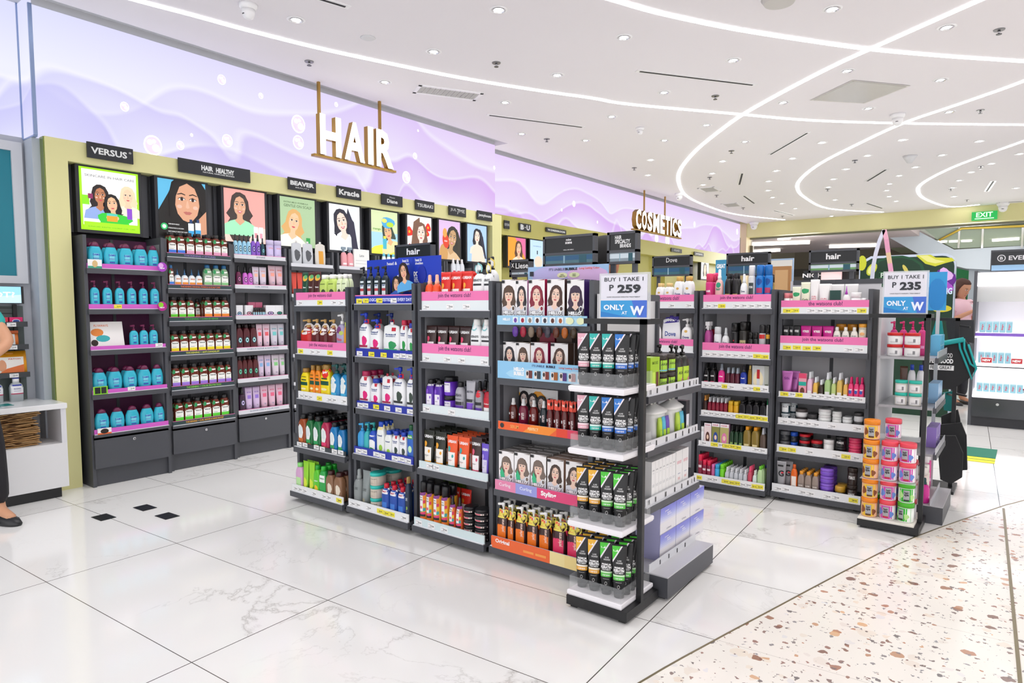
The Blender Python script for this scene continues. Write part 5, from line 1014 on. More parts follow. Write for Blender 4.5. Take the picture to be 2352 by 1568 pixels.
run(UB, 4, 'jar', 945, 1110, 1, 770, 'rear cream jar with aqua lid', 'd8cfc0', '2cc4b8', lb('cfc4b4', 'LUXE', '8a8070', .45, .1, .65, lines=3), tiers=3, dr=1, yo=.13, fill=.7)
run(UB, 4, 'bottle', 940, 1160, 3, 900, 'small deep blue bottle with promo cap', '1c4ca8', 'd02038', lb('f0f0f4', 'hair', 'c02848', .38, .68, .86, lines=0, th=.06, art=[('r', 0, .3, .3, .12, '3a78d0'), ('c', 0, .2, .2, .05, 'c83040')]), rows=4, dr=.75); run(UB, 4, 'bottle', 1170, 1240, 1, 850, 'tall navy bottle with gold cap', '1c2c44', 'a88a50', lb(None, 'DOVE', 'c8d0d8', .3, lines=2, art=[('c', .1, .3, .15, .04, '8ab04a')]), dr=.7)
# ---- third section
crop(640, 540, 4.3556)
ur = lambda c, panel='f4f0ea', tc='ffffff': lb(None, 'URBAN', tc, .44, .1, .8, None, lines=0, th=.075, tz=.84, tw=1.7, art=[('r', -.02, .3, .32, .26, panel), ('c', .12, .46, .09, .045, c), ('b', -.22, .64, .12, .08, c), ('r', 0, .18, .3, .03, c), ('r', -.1, .35, .15, .01, 'b0b0b0')])
run(UC, 0, 'mist', 1460, 1625, 2, 398, 'orange spray bottle with pale cap', 'f0562a', 'f8b8a0', lb(None, 'URBAN', 'ffffff', .44, tz=.5, th=.07, lines=1, art=[('r', 0, .12, .4, .05, 'f8a838')]), dr=.8, fill=.9); run(UC, 0, 'tube', 1625, 1950, 3, 370, 'bright red tube with yellow and white panel', 'dc281c', 'f0a040', ur('f0a838'), dr=.5, rows=2)
ks = lambda c: lb(None, 'KERASYS', '4a4a50', .44, .1, .7, None, lines=0, th=.05, tz=.62, tw=1.7, art=[('r', 0, .53, .36, .02, '2a2a30'), ('c', -.1, .86, .36, .12, c), ('c', -.1, .86, .28, .09, 'f0f4f4'), ('b', -.1, .15, .3, .1, c), ('b', .25, .2, .12, .1, '3a3a44'), ('r', 0, .38, .3, .012, 'c8ccd0')])
run(UC, 0, 'pump', 1955, 2075, 1, 265, 'white pump bottle with mint round tag', 'f0f3f4', '1c1e22', ks('8accd0'), dr=.65); run(UC, 0, 'pump', 2085, 2205, 1, 262, 'white pump bottle with yellow round tag', 'f0f3f4', '1c1e22', ks('ecd868'), dr=.65); run(UC, 0, 'pump', 2080, 2200, 1, 215, 'tall white pump bottle standing further back', 'eceff0', '1c1e22', ks('ecd868'), dr=.65, yo=.12)
run(UC, 1, 'tube', 1480, 1930, 4, 905, 'dark brown tube with white and pink panel', '3c2624', '2a1c1c', ur('e04a6c', 'f6eef0'), dr=.5, rows=2); run(UC, 1, 'sq', 1935, 2150, 2, 830, 'white bottle with round tag and leaf print', 'f0f3f4', 'f4f4f2', ks('8accd0'), dr=.6, rows=2)
uv = lambda c: ur(c, 'efeaf6')
run(UC, 2, 'sq', 1490, 1655, 2, 1440, 'purple bottle with black cap', '5a2aa8', '141418', uv('8a5ad0'), dr=.7, rows=2); run(UC, 2, 'jar', 1660, 1780, 1, 1415, 'purple tub with black lid', '6a34c0', '16161a', lb('ece8f4', 'BIOTIN', '4a2a80', .3, .2, .7, lines=1), tiers=2, dr=1); crop(640, 880, 3.92)
run(UC, 2, 'bottle', 1600, 1685, 1, -12, 'grey biotin bottle with purple base', 'a8a8b0', '1c1c20', lb(None, 'URBAN', '4a4a58', .44, tz=.62, th=.08, lines=0, art=[('r', 0, .38, .45, .05, '26262c'), ('r', 0, .16, .45, .16, '5c30a0')], sub=('BIOTIN', .5, '4a4a58')), dr=.8, rows=3); run(UC, 2, 'tube', 1690, 1775, 1, -22, 'silver biotin tube with purple base', 'b4b4bc', '5c30a8', lb(None, 'BIOTIN', '4a4a58', .44, tz=.7, th=.06, lines=0, art=[('r', 0, .46, .4, .04, '26262c'), ('r', 0, .26, .4, .14, '7a48c8')]), dr=.7, rows=3)
run(UC, 2, 'mist', 1778, 1850, 1, -20, 'grey spray with red two-for-one sticker', '9898a0', '141416', lb(None, None, lines=0, art=[('c', 0, .66, .4, .1, 'd82838'), ('r', 0, .4, .4, .04, '1c1c20'), ('r', 0, .15, .42, .14, '5a30a0')]), dr=.8, rows=2); run(UC, 2, 'mist', 1855, 1935, 1, -15, 'crimson apple cider bottle with black pump', 'b8142c', '141416', lb('f0ecec', 'Apple', 'c01830', .42, .08, .32, lines=0, tz=.5, th=.08, art=[('r', 0, .5, .42, .07, 'c81c34')], sub=('Cider', .42, 'ffffff')), dr=.8, rows=2)
uy = ur('f0a830', 'f6f2ea')
run(UC, 3, 'tube', 1308, 1515, 2, 422, 'black tube with yellow and white panel', '26281f', 'f0ece4', uy, rows=5, dr=.48); run(UC, 3, 'tube', 1518, 1725, 2, 470, 'orange tube with teal and white panel', 'ee5a28', 'f0b8a0', ur('3aa8a8', 'f4f2ee'), rows=5, dr=.48); run(UC, 3, 'tube', 1735, 1835, 1, 488, 'dark brown tube with pink dot panel', '3a2422', 'f0ece8', ur('e05a78', 'f4eef0'), rows=5, dr=.48); run(UC, 3, 'tube', 1840, 1932, 1, 548, 'lavender biotin tube', '6a50c8', '5838a8', ur('b8a8e8', 'd8d4ec'), rows=3, dr=.5)
def geo(w, h):
    it = []
    for k, c in enumerate(['f0c828', 'f07828', 'e8407a', '38a8a8', 'f0d040', 'd83a60', 'f08a28', '8a3a8a']):
        z = h*(.03+.09*k); it.append(P([(-w*.42, z), (w*.42, z+h*.05), (w*.42, z+h*.12), (-w*.42, z+h*.08)], c))
    return it+[R(-w*.42, h*.22, w*.42, h*.27, '1c1c20'), R(-w*.2, h*.34, w*.22, h*.7, 'f2f0ee'), T('style', 0, h*.6, w*.36, h*.05, '2a2a2e'), T('Urban', 0, h*.66, w*.3, h*.03, '2a2a2e'), R(-w*.15, h*.4, w*.15, h*.46, 'e8607a'), R(-w*.36, h*.1, w*.36, h*.16, 'e03a6a')]
run(UC, 4, 'can', 1265, 1545, 4, 880, 'hairspray can with colourful diamond print', 'f0b030', '16161a', geo, rows=2, dr=1, fill=.86)
run(UC, 4, 'mist', 1540, 1665, 2, 1010, 'slim spray bottle with colourful diamond print', 'e86a3a', '16161a', geo, dr=.9, fill=.85)
run(UC, 4, 'tin', 1665, 1925, 2, 1100, 'black wax tin with patterned lid', '1e1e22', '18181c', lb(None, None, lines=0, art=[('r', 0, .3, .48, .12, 'e8d8d0'), ('r', 0, .3, .2, .08, 'd83a5a')]), tiers=5, dr=1, fill=.9, tiersrow=[5, 5])
run(UC, 4, 'tube', 1545, 1740, 2, 930, 'red tube lying behind the spray cans', 'e03024', 'e8a040', ur('f0a030'), yo=.13, dr=.5, lift=.02); run(UC, 4, 'box', 1440, 1640, 2, 858, 'dark green box at the shelf back', '4a6a18', None, lb(None, 'MOSS', 'c8e060', .4, lines=0, tz=.8, th=.05), yo=.2, dr=.4)
# ---- dye section
def dye(bg, hair, band, bname, **k):
    def f(w, h):
        it = [R(-w*.5, 0, w*.5, h, 'f4f2f2'), P(blob(0, h*.5, w*.42, h*.35), bg)]+[q for q in face(.0, h*.64, h*.165, hair, 'f4d2be', k.get('cloth', 'dcdce4'), k.get('lip', 'c84858'), bangs=k.get('bangs', 0), wave=k.get('wave', 0), length=k.get('length', 2.3), tilt=k.get('tilt', 0))]
        if k.get('hand'): it += [P([(-w*.4, h*.42), (-w*.3, h*.56), (-w*.12, h*.42), (-w*.1, h*.2), (-w*.3, h*.2)], k['hand'])]
        it += [R(-w*.5, 0, w*.5, h*.12, band), R(-w*.5, h*.12, w*.5, h*.2, band), T('HELLO', -.02*w, h*.27, w*.8, h*.085, '5a5458', 0, .13), T('BUBBLE', 0, h*.185, w*.86, h*.085, '5a5458', 0, .13), T('HELLO', -.02*w, h*.27, w*.74, h*.075, 'ffffff', 0, .07), T('BUBBLE', 0, h*.185, w*.8, h*.075, 'ffffff', 0, .07), T(bname, -.1*w, h*.125, w*.5, h*.028, 'f0f0f0'), R(-w*.48, h*.92, -w*.28, h*.985, '1c1c20'), P(blob(w*.34, h*.36, w*.12, h*.07), 'f2f2f2'), P(blob(w*.34, h*.36, w*.08, h*.045), hair), P([(w*.1, h*.98), (w*.5, h*.98), (w*.5, h)], hair)]
        return it
    def clipped(w, h):
        return [('q', it) for it in f(w, h)]
    return f
D1 = dye('d8ccc0', '5a4436', 'c8a878', 'MATT BROWN', bangs=1); D2 = dye('e0dce0', '2e2a30', '4a4448', 'DARK ASH', part=.2); D3 = dye('f0d8dc', '8a2038', 'd83a68', 'ROSE PINK'); D4 = dye('e8dcd4', '4a2e24', '9a7a68', 'CHOCO BROWN', tilt=-.15); D5 = dye('d8c8e0', '3a2440', '6a3a98', 'PERI VIOLET', bangs=1, cloth='2a2430'); D6 = dye('dcdce0', '7a6a60', 'e8e0d8', 'CURLING', bangs=1, wave=.2, hand='3cc088'); D7 = dye('e8e4e4', '4a3830', 'd8a090', 'STYLING', tilt=-.1, wave=.1)
def dyerun(s, a, b_, top, st, topc, desc, rows=2, **k):
    run(UD, s, 'box', a, b_, 1, top, desc, topc, None, st, rows=rows, d=.05, fill=.97, name='hair_dye_box', cat='box', rail=.024, gap=1.12, **k)
_old = deco
def deco(mb, items, surf=None, step=.00025, e=0, rough=.4, base=.0004, clip=None):
    return _old(mb, items, surf, step, e, rough, base, clip)
crop(1100, 500, 3.92)
for a, b_, t, st, c, dsc in [(194, 322, 560, D1, 'b89a7a', 'matt brown bubble dye box'), (325, 465, 565, D2, 'c8a8d8', 'dark ash bubble dye box'), (474, 622, 557, D3, 'c8285c', 'rose pink bubble dye box'), (640, 800, 555, D4, '5a4438', 'choco brown bubble dye box'), (818, 975, 558, D5, '4a2878', 'violet bubble dye box')]: dyerun(0, a, b_, t, st, c, dsc, rows=2)
for a, b_, t, st, c, dsc in [(232, 349, 1115, D2, '2e2a30', 'dark ash bubble dye box'), (350, 490, 1122, D1, 'b8925a', 'matt brown bubble dye box'), (492, 650, 1122, D3, 'd02868', 'rose pink bubble dye box'), (672, 830, 1128, D4, '6a4c3c', 'choco brown bubble dye box')]: dyerun(1, a, b_, t, st, c, dsc, rows=2, yo=.01)
bx = lambda c: (lambda w, h: [R(-w*.5, 0, w*.5, h, c), T('BUBBLE FOAM COLOR', 0, h*.15, w*.8, h*.05, 'e8e0d8'), C(w*.3, h*.25, w*.08, 'f0ecec', h*.1)])
for a, b_, t, c, dsc in [(275, 405, 985, '5a5450', 'ash foam colour box standing at the back'), (415, 560, 980, '6a5a3a', 'olive foam colour box standing at the back'), (570, 710, 985, 'a81c40', 'crimson foam colour box standing at the back'), (720, 865, 975, '5c4030', 'brown foam colour box standing at the back')]: run(UD, 1, 'box', a, b_, 1, t, dsc, c, None, bx(c), yo=.12, d=.05, fill=.95, name='hair_dye_box', cat='box')
crop(1140, 860, 6.535)
sr = lambda w, h: [R(-w*.42, h*.36, -w*.2, h*.44, 'f2f2f2'), T('serum', w*.12, h*.34, h*.26, w*.3, 'f0e0e0', 90), R(-w*.3, h*.04, w*.1, h*.055, 'e0c0c0')]
for a, b_, t, c, dsc in [(198, 320, 350, '5a1c14', 'brown serum bottle with white cap'), (345, 478, 362, '7a1838', 'plum serum bottle with white cap'), (505, 630, 380, '6e1410', 'dark red serum bottle with white cap'), (660, 768, 395, '1e2a30', 'slate serum bottle with white cap')]: run(UD, 2, 'mist', a, b_, 1, t, dsc, c, 'f4f4f4', sr, dr=.7, yo=.03, lift=.02, r=.15)
sr2 = lambda w, h: sr(w, h)+[R(-w*.5, h*.72, w*.5, h*1.0, 'e8503c'), R(-w*.4, h*.84, w*.1, h*.9, 'f8c0b0'), C(w*.25, h*.88, w*.12, '2c2424', h*.07)]
run(UD, 2, 'mist', 755, 1200, 4, 380, 'wine red serum bottle with coral promo tag', '5e1a1c', 'f0f0f0', sr2, dr=.7, rows=2, r=.15, fill=.85)
c0 = max(.03, UD.lx(1140+280/6.535, .2, .8)); c1 = UD.lx(1140+905/6.535, .2, .8); z0 = UD.sh[2][0]; pw = c1-c0
b = MB(); b.box((-pw/2, 0, 0), (pw/2, .004, .19), M('eceaea', .5)); deco(b, [P([(-pw/2, 0), (-pw/2, .17), (-pw*.3, .1), (-pw*.2, 0)], 'f0b030'), P(blob(.0, .06, pw*.3, .12), 'f0a028')]+sum([face(pw*(-.36+.24*k), .13-.008*k, .032, '1e1a1e', 'f4dcd4', 'c0a8b0', length=2.2) for k in range(4)], []), None, clip=(-pw/2, 0, pw/2, .19)); tag(put('display_backcard', b, None, UD.world((c0+c1)/2, .21, z0), 0, False), 'printed backcard with four dark-haired women behind the serum bottles', 'display card')
crop(1100, 860, 2.75)
for k, (a, b_, t) in enumerate([(143, 240, 480), (243, 343, 490), (345, 445, 502)]): dyerun(3, a, b_, t, D6, '9a9490', 'ash dye box with green-gloved woman', rows=5)
for a, b_, t in [(450, 555, 530), (566, 672, 545)]: dyerun(3, a, b_, t, D7, 'b89a88', 'rose brown dye box with dark-haired woman', rows=5)
def pserum(c):
    return lambda w, h: [R(-w*.5, h*.09, w*.5, h*.68, c), T('perfect serum', w*.18, h*.5, h*.28, w*.32, 'f8d8c8', 90), R(-w*.4, h*.66, w*.45, h*.84, 'f0e060'), R(-w*.36, h*.7, w*.05, h*.82, 'f06a4a'), C(w*.25, h*.76, w*.16, '5a4038', h*.06), R(-w*.44, h*.55, -w*.3, h*.6, '2a2a2a'), R(-w*.4, h*.2, w*.1, h*.22, 'f8b890')]
run(UD, 4, 'pump', 95, 462, 5, 800, 'orange serum pump bottle with white pump', '3a1c18', 'f4f4f2', pserum('f47a1c'), dr=.62, rows=3, fill=.95, r=.3); run(UD, 4, 'pump', 470, 655, 2, 880, 'pink serum pump bottle with white pump', '3a141c', 'f4f4f2', pserum('e83a68'), dr=.6, rows=3, fill=.95)
# ---- end display of the front island (faces the walkway)
crop(1470, 870, 3.339)
gb = lambda w, h: [R(-w*.42, 0, w*.42, h*.5, 'b8dc30'), T('ARGAN', 0, h*.36, w*.7, h*.07, '2a3a1c'), R(-w*.42, h*.02, w*.42, h*.1, '68b8dc'), C(w*.2, h*.2, w*.14, 'e88a9a', h*.04)]
crop(1100, 500, 3.92)
run(EC, 0, 'box', 1490, 1578, 1, 1255, 'lime green argan box', 'a8d030', None, lambda w, h: [R(-w*.3, h*.1, 0, h*.6, 'c8e858'), R(w*.1, h*.1, w*.4, h*.6, '6a3a20'), T('MOSS', 0, h*.85, w*.6, h*.08, '6a8a10')], dr=.6, yo=.0)
jr = lambda w, h: [R(-w*.47, h*.1, w*.47, h*.72, 'a8d838'), T('ARGAN', -.05*w, h*.5, w*.6, h*.14, '3a4a20'), R(-w*.4, h*.13, w*.47, h*.2, '68b8dc')]
run(EC, 0, 'jar', 1580, 1730, 2, 1235, 'green argan mask jar with brown lid', '3a2c22', '2e2620', jr, dr=.9, tiers=2, rows=2)
run(EC, 0, 'pump', 1735, 1925, 3, 1150, 'black pump bottle with lime argan label', '22221c', '141414', gb, dr=.7, rows=3)
crop(1470, 870, 3.339)
run(EC, 1, 'box', 345, 402, 2, 160, 'slim black pouch hanging at the shelf end', '26262e', None, lb('e4e4ee', None, z0=.1, z1=.6, lines=3), dr=.8, name='hanging_sachet')
def giftbag(k, a, b_, top):
    z, off, dep = EC.sh[1]; pa, pb = CROP[0]+a/CROP[2], CROP[0]+b_/CROP[2]; yc = off+.088; x0, x1 = EC.lx(pa, yc, z+.1), EC.lx(pb, yc, z+.1); w = (x1-x0); cx = (x0+x1)/2; h = .17
    o = thing('gift_bag', '%s white satin gift bag with bow holding green tubes, second shelf, front end display' % ['nearer', 'farther'][k], 'gift bag', EC.world(cx, yc, z), PI/2, 'white gift bags')
    SAT = M('f4f4f2', .25); b = MB(); b.loft([(0, w*.42, .05, 3), (.03, w*.44, .052, 3), (.10, w*.36, .048, 3), (.135, w*.42, .04, 3)], SAT); put('bag_body', b, o)
    b = MB(); b.loft([(.128, w*.46, .052, 3), (.14, w*.46, .055, 3), (.155, w*.3, .03, 2.5), (.17, w*.1, .012, 2)], SAT); put('gathered_top', b, o)
    b = MB(); b.tube([(-w*.05, 0, .165), (-w*.3, -.01, .185), (-w*.2, -.02, .2), (0, 0, .17), (w*.25, -.02, .21), (w*.3, 0, .185), (0, 0, .165)], .006, M('e8e6e0', .25), 6); put('bow', b, o)
    for j in range(3):
        b = MB(); x = w*(-.22+.22*j); b.loft([(.02, w*.10, .014), (.09, w*.10, .01), (.115, w*.1, .003)], M(['b8d84a', '58b8d8', '6a4ab0'][j], .3)); deco(b, [R(x*0-w*.08, .03, w*.08, .06, 'a8d030')], secsurf([(.02, w*.10, .014), (.12, w*.10, .01)])); put('green_tube', b, o, loc=(x, -.052, 0), recalc=False)
giftbag(0, 32, 160, 200); giftbag(1, 170, 304, 155)
wt = lambda w, h: [T('10', 0, h*.4, w*.6, h*.07, 'b8bcc0', 0, 0), T('HAIR', 0, h*.78, w*.6, h*.03, '9a9ca0'), R(-w*.2, h*.7, w*.2, h*.71, 'c8cacc')]
run(EC, 2, 'box', 45, 230, 7, 630, 'slim white treatment box', 'f2f2f2', None, wt, dr=1.6, name='treatment_box'); run(EC, 2, 'box', 232, 330, 2, 545, 'tall white box with pink script', 'f0f0f0', None, lambda w, h: [T('serum', 0, h*.7, w*.7, h*.08, 'e8b0b8'), R(-w*.2, h*.4, w*.2, h*.42, 'b0b4c8'), T('mask', 0, h*.3, w*.4, h*.1, 'f0c8c8')], dr=.8, name='treatment_box'); run(EC, 2, 'dropper', 332, 388, 2, 498, 'crimson bottle with black dropper cap', 'c01c3c', '16161a', lb('f0f0f4', '22', 'f0f0f0', .45, .02, .28, lines=2, tz=.5, th=.09), dr=.9)
def lil(w, h):
    it = [R(-w*.5, 0, w*.5, h, 'e8e6ea')]
    for k in range(8): it.append(R(-w*.5, h*(.42+.0725*k), w*.5, h*(.42+.0725*(k+1))+1e-4, ['dedef0', 'ccd0f0', 'bcc2ee', 'aab0ea', '9aa0e6', '8c92e2', '868ade', '8084da'][k]))
    return it+[T('your', -.1*w, h*.82, w*.26, h*.06, 'f4f4ff', 0, .03), T('hair', .02*w, h*.74, w*.22, h*.06, 'f4f4ff', 0, .03), T('story', .05*w, h*.66, w*.26, h*.06, 'f4f4ff', 0, .03), T('ATREUE', .02*w, h*.13, w*.3, h*.04, '4a4a68')]
crop(1470, 870, 3.339)
z, off, dep = EC.sh[3]; EC.sh[3] = (.105, .085, .2)
for k, (a, b_) in enumerate([(160, 280), (282, 388), (390, 492)]):
    yc = .10+.055; x0, x1 = EC.lx(CROP[0]+a/CROP[2], .10, .2), EC.lx(CROP[0]+b_/CROP[2], .10, .2); w = x1-x0
    for t in range(2):
        b = MB(); h = .119; b.box((-w/2, -.05, 0), (w/2, .07, h), M('c4c4e6', .35)); deco(b, lil(w, h), lambda x, q: -.05); b.add([(-w/2-.0005, -.05+.11*i, z_) for i, z_ in ((0, 0), (1, 0), (1, h), (0, h))], [(0, 1, 2, 3)], M('b9b9e2', .35))
        tag(put('gift_box', b, None, EC.world((x0+x1)/2, yc, .105+t*(h+.0004)+.0005), PI/2, False), 'lilac and white gradient gift box, %s layer, %s from the walkway corner' % (['lower', 'upper'][t], ['nearest', 'middle', 'farthest'][k]), 'box', 'lilac gradient gift boxes')
# ---- keratin tubes on the corner stand
def ker(c, tri, lite):
    def f(w, h):
        return [P([(-w*.47, h*.97), (w*.12, h*.97), (-w*.44, h*.70)], tri), P([(w*.12, h*.97), (w*.22, h*.97), (-w*.42, h*.66), (-w*.44, h*.70)], 'f0e8f0'), T('40%', -.26*w, h*.90, w*.34, h*.075, 'ffffff', 0, .04), T('LUXE', .02*w, h*.70, w*.26, h*.028, 'd8d8d8', 0, .02), T('ORGANIX', .02*w, h*.66, w*.44, h*.03, 'e0e0e0', 0, .02), T('PREMIUM', 0, h*.57, w*.6, h*.038, 'f4f4f4', 0, .03), T('KERATIN', 0, h*.52, w*.68, h*.05, 'ffffff', 0, .04), T('TREATMENT', 0, h*.475, w*.6, h*.026, 'f0f0f0', 0, .02), R(-w*.38, h*.41, w*.38, h*.445, lite), R(-w*.37, h*.34, w*.37, h*.41, c), T('2 DEEP REPAIR', 0, h*.375, w*.5, h*.026, 'f8f8f8', 0, .02), C(0, h*.22, w*.085, 'c8c8c8', h*.034), C(0, h*.22, w*.065, '17181b', h*.026), R(-w*.2, h*.30, w*.2, h*.307, 'b0b0b0')]
    return f
KER = {'pink': ('e8a8b8', 'e8b0c0', 'f4dce2'), 'teal': ('28b8a8', '28b8b0', 'd8eee8'), 'blue': ('2a6ac8', '2a7ad0', 'c8d8f0'), 'yellow': ('e8a838', 'f0b838', 'f0e8d8'), 'green': ('58c048', '4cc838', 'c8e8c0')}
def stand_tubes(z, cols, hpx_top, rows, tname):
    x0, x1, yf = -1.455, -1.225, 2.283; w = .055
    for rr in range(rows):
        for k, c in enumerate(cols if rr == 0 else (cols+cols)[rr % 2: rr % 2+len(cols)] if False else cols):
            h = .215
            key = ('ker', c)
            if key not in DIM: DIM[key] = mk_product('tube', .061, .038, h, '141518', '0e0f11', ker(*KER[c]), .32, 'keratin_tube')
            nm, rm, parts = DIM[key]
            x = x0+(x1-x0)*(k+.5)/len(cols)*1.0+.004*(rr % 2); y = yf+.03+rr*.047-.012*(k % 2)*0
            n_ = stand_tubes.c[(z, c, rr)] = stand_tubes.c.get((z, c, rr), 0)+1
            o = link(nm, rm, None, (x, y, z+.0018), random.uniform(-.04, .04)+.36); o.rotation_euler = (random.uniform(-.03, .0), 0, o.rotation_euler[2])
            tag(o, 'black keratin tube with %s band%s, row %s, %s tray of corner stand' % (c, ['', ', left one', ', right one'][n_ if cols.count(c) > 1 else 0], ['one', 'two', 'three', 'four'][rr], tname), 'tube', 'black keratin tubes on the %s tray' % tname)
            for pn, pm in parts: link(pn, pm, o)
stand_tubes.c = {}
stand_tubes(.925, ['pink', 'teal', 'teal', 'blue'], 0, 4, 'top'); stand_tubes(.670, ['pink', 'teal', 'blue', 'blue'], 0, 4, 'second'); stand_tubes(.367, ['yellow', 'yellow', 'green', 'green'], 0, 4, 'third'); stand_tubes(.075, ['yellow', 'yellow', 'green', 'green'], 0, 4, 'lowest')
# ---- rear island left section
crop(1560, 540, 4.6125)
pl = lambda c, t='', tc='ffffff': lb(None, t or None, tc, .36, .2, .6, None, lines=1, lc=c, th=.06, tz=.5, art=[('r', 0, .25, .3, .04, c)])
run(ME, 0, 'can', 210, 290, 1, 410, 'hot pink spray can', 'd02a78', 'e03a68', pl('f8c0d8', 'HAIR'), dr=1, rows=2); run(ME, 0, 'can', 292, 378, 1, 395, 'white and pink curl spray can', 'eef0f2', 'e83a80', pl('e84a80', 'CURLA', 'd83a70'), dr=1, rows=2); run(ME, 0, 'mist', 380, 470, 1, 362, 'blush pink pump bottle with green band', 'e8b8b4', 'f4f4f4', lb(None, 'hair', '3a8a70', .4, lines=1, art=[('c', 0, .6, .3, .07, '2a9a78')]), dr=.9); run(ME, 0, 'bottle', 478, 640, 2, 405, 'black hair tonic bottle', '1c1a1c', '2a2a2e', lb('c8b860', 'TRES', '2a2a20', .34, .12, .42, lines=1), dr=.9, rows=2, fill=.9); run(ME, 0, 'mist', 645, 725, 1, 412, 'white foam dispenser bottle', 'f0f2f4', 'e4e8ec', pl('d0d8e0', 'Dove', '3a4a6a'), dr=1); run(ME, 0, 'can', 728, 805, 1, 322, 'tall silver aerosol with dark panel', 'd4d6d8', 'e8e8ea', lb('3a4444', 'STYLING', 'ffffff', .34, .2, .6, lines=1, th=.05), dr=1); run(ME, 0, 'can', 808, 1000, 2, 318, 'tall blue hairspray can', '1a78c8', '1c70c0', lb(None, None, lines=0, art=[('r', 0, .42, .34, .06, 'b83a6a'), ('b', 0, .62, .3, .08, '0c4a98')]), dr=1, rows=2)
crop(1560, 540, 4.6125)
gt = lb(None, 'G', 'c8a030', .36, lines=1, tz=.35, th=.12, art=[('r', 0, .7, .36, .05, '8a5a40')])
run(ME, 0, 'can', 930, 1000, 1, 410, 'gold and brown styling spray can', 'a89048', '3a2a20', gt, dr=1, yo=-.0, fill=.6)
run(ME, 1, 'spray', 205, 275, 1, 915, 'clear purple trigger spray bottle', 'b04a90', 'f0f0f2', None, dr=.9, rows=2); run(ME, 1, 'jar', 285, 362, 1, 1000, 'crimson pink bottle with red cap', 'd8285a', 'a81830', pl('f8d0d8', 'FRESH'), dr=.9); run(ME, 1, 'can', 368, 448, 1, 970, 'white mousse can with clear cap', 'e8eaee', 'dcdfe2', pl('c8d0d8', 'Dove', '3a4a6a'), dr=1); run(ME, 1, 'mist', 452, 535, 1, 980, 'white mist bottle with grey top', 'e8eaec', 'c8ccd0', pl('c8d0d8', 'Dove', '3a4a6a'), dr=1)
run(ME, 1, 'can', 545, 630, 1, 930, 'matte black spray can', '1a1a1c', '121214', lb(None, None, lines=0, art=[('c', 0, .5, .08, .02, 'c82830'), ('r', 0, .3, .08, .12, 'c8c8cc')]), dr=1, rows=2); run(ME, 1, 'can', 632, 730, 1, 918, 'tall black and gold hairspray can', '2a2824', '161616', lb('b8b080', 'HOLD', '2a2a20', .34, .15, .5, lines=1), dr=1, rows=2); run(ME, 1, 'can', 732, 838, 2, 1030, 'short black can with yellow stripe', '222224', '141414', lb(None, None, lines=0, art=[('r', 0, .5, .4, .04, 'e0a820')]), dr=1); run(ME, 1, 'can', 842, 920, 1, 950, 'silver and red spray can', 'b8b8bc', '2a2a2c', lb(None, 'G', 'c82830', .36, lines=0, tz=.35, th=.14, art=[('r', 0, .66, .4, .06, 'c8282c')]), dr=1); run(ME, 1, 'can', 924, 990, 1, 950, 'black and gold spray can', '1e1e20', '141414', lb(None, 'GATSBY', 'f0f0f0', .36, lines=0, tz=.35, th=.07, art=[('r', 0, .66, .4, .06, 'd8a028')]), dr=1)
run(ME, 2, 'mist', 190, 395, 3, 1350, 'black heat spray bottle', '141416', '0e0e10', pl('c83a60', 'HAIR'), dr=.8, rows=2); run(ME, 2, 'mist', 412, 488, 1, 1345, 'magenta oil bottle with grey cap', 'e02a88', '9aa4b0', pl('f0a0d0', 'elise'), dr=.8); run(ME, 2, 'mist', 492, 640, 3, 1400, 'small wine coloured serum bottle with clear cap', '5a2030', 'a8b4c0', pl('e8c0c0'), dr=.8, rows=2); run(ME, 2, 'mist', 645, 725, 1, 1382, 'royal blue mist bottle', '1e38a0', '34343c', pl('c0d0f0', 'hair'), dr=.8); run(ME, 2, 'sq', 730, 770, 1, 1380, 'slim golden oil bottle', '8a6a20', 'c8b060', None, dr=.8); run(ME, 2, 'box', 776, 915, 1, 1370, 'silver box with red lipstick-like bottle picture', 'c8ccca', None, lambda w, h: [C(0, h*.45, w*.4, 'e8dcb8', h*.35), R(-w*.12, h*.1, w*.12, h*.5, 'd0d4d8'), R(-w*.12, h*.5, w*.12, h*.85, 'b82028')], dr=.4); run(ME, 2, 'box', 920, 985, 1, 1385, 'grey and green serum box', 'b0b4ac', None, lb('5a6048', None, z0=.1, z1=.3), dr=.5)
crop(1560, 840, 4.356)
run(ME, 3, 'mist', 190, 283, 2, 288, 'small serum bottle with orange top', '3a2420', 'e8a048', pl('e8c8a0'), dr=.9, rows=3); run(ME, 3, 'mist', 285, 485, 5, 310, 'small red serum bottle with clear domed cap', '8a1c34', 'dfe2e6', pl('f0e0e4'), dr=.9, rows=4); run(ME, 3, 'can', 490, 600, 2, 350, 'small mustard yellow bottle', 'd8a418', 'e0b428', pl('3a2a10'), dr=.9, rows=2); run(ME, 3, 'sq', 602, 880, 4, 350, 'small square black bottle', '1c1c20', '141416', lb('8a8490', None, z0=.05, z1=.35, lines=2), dr=.8, rows=3); run(ME, 3, 'mist', 884, 912, 1, 320, 'slim white and green tube bottle', 'f0f0f0', '1e7a4a', None, dr=.9)
crop(1560, 840, 4.356)
run(ME, 4, 'jar', 165, 240, 2, 600, 'small clear white jar', 'dcdee0', 'f0f0f0', None, dr=1, rows=2); kd = lambda c, fc: (lambda w, h: [R(-w*.5, 0, w*.5, h, c), P(blob(0, h*.38, w*.3, h*.25), fc), C(0, h*.4, w*.16, 'f0d0b8', h*.1), R(-w*.5, h*.85, w*.5, h, 'f0e8ec'), T('HAIR', 0, h*.92, w*.7, h*.06, 'c83a60')])
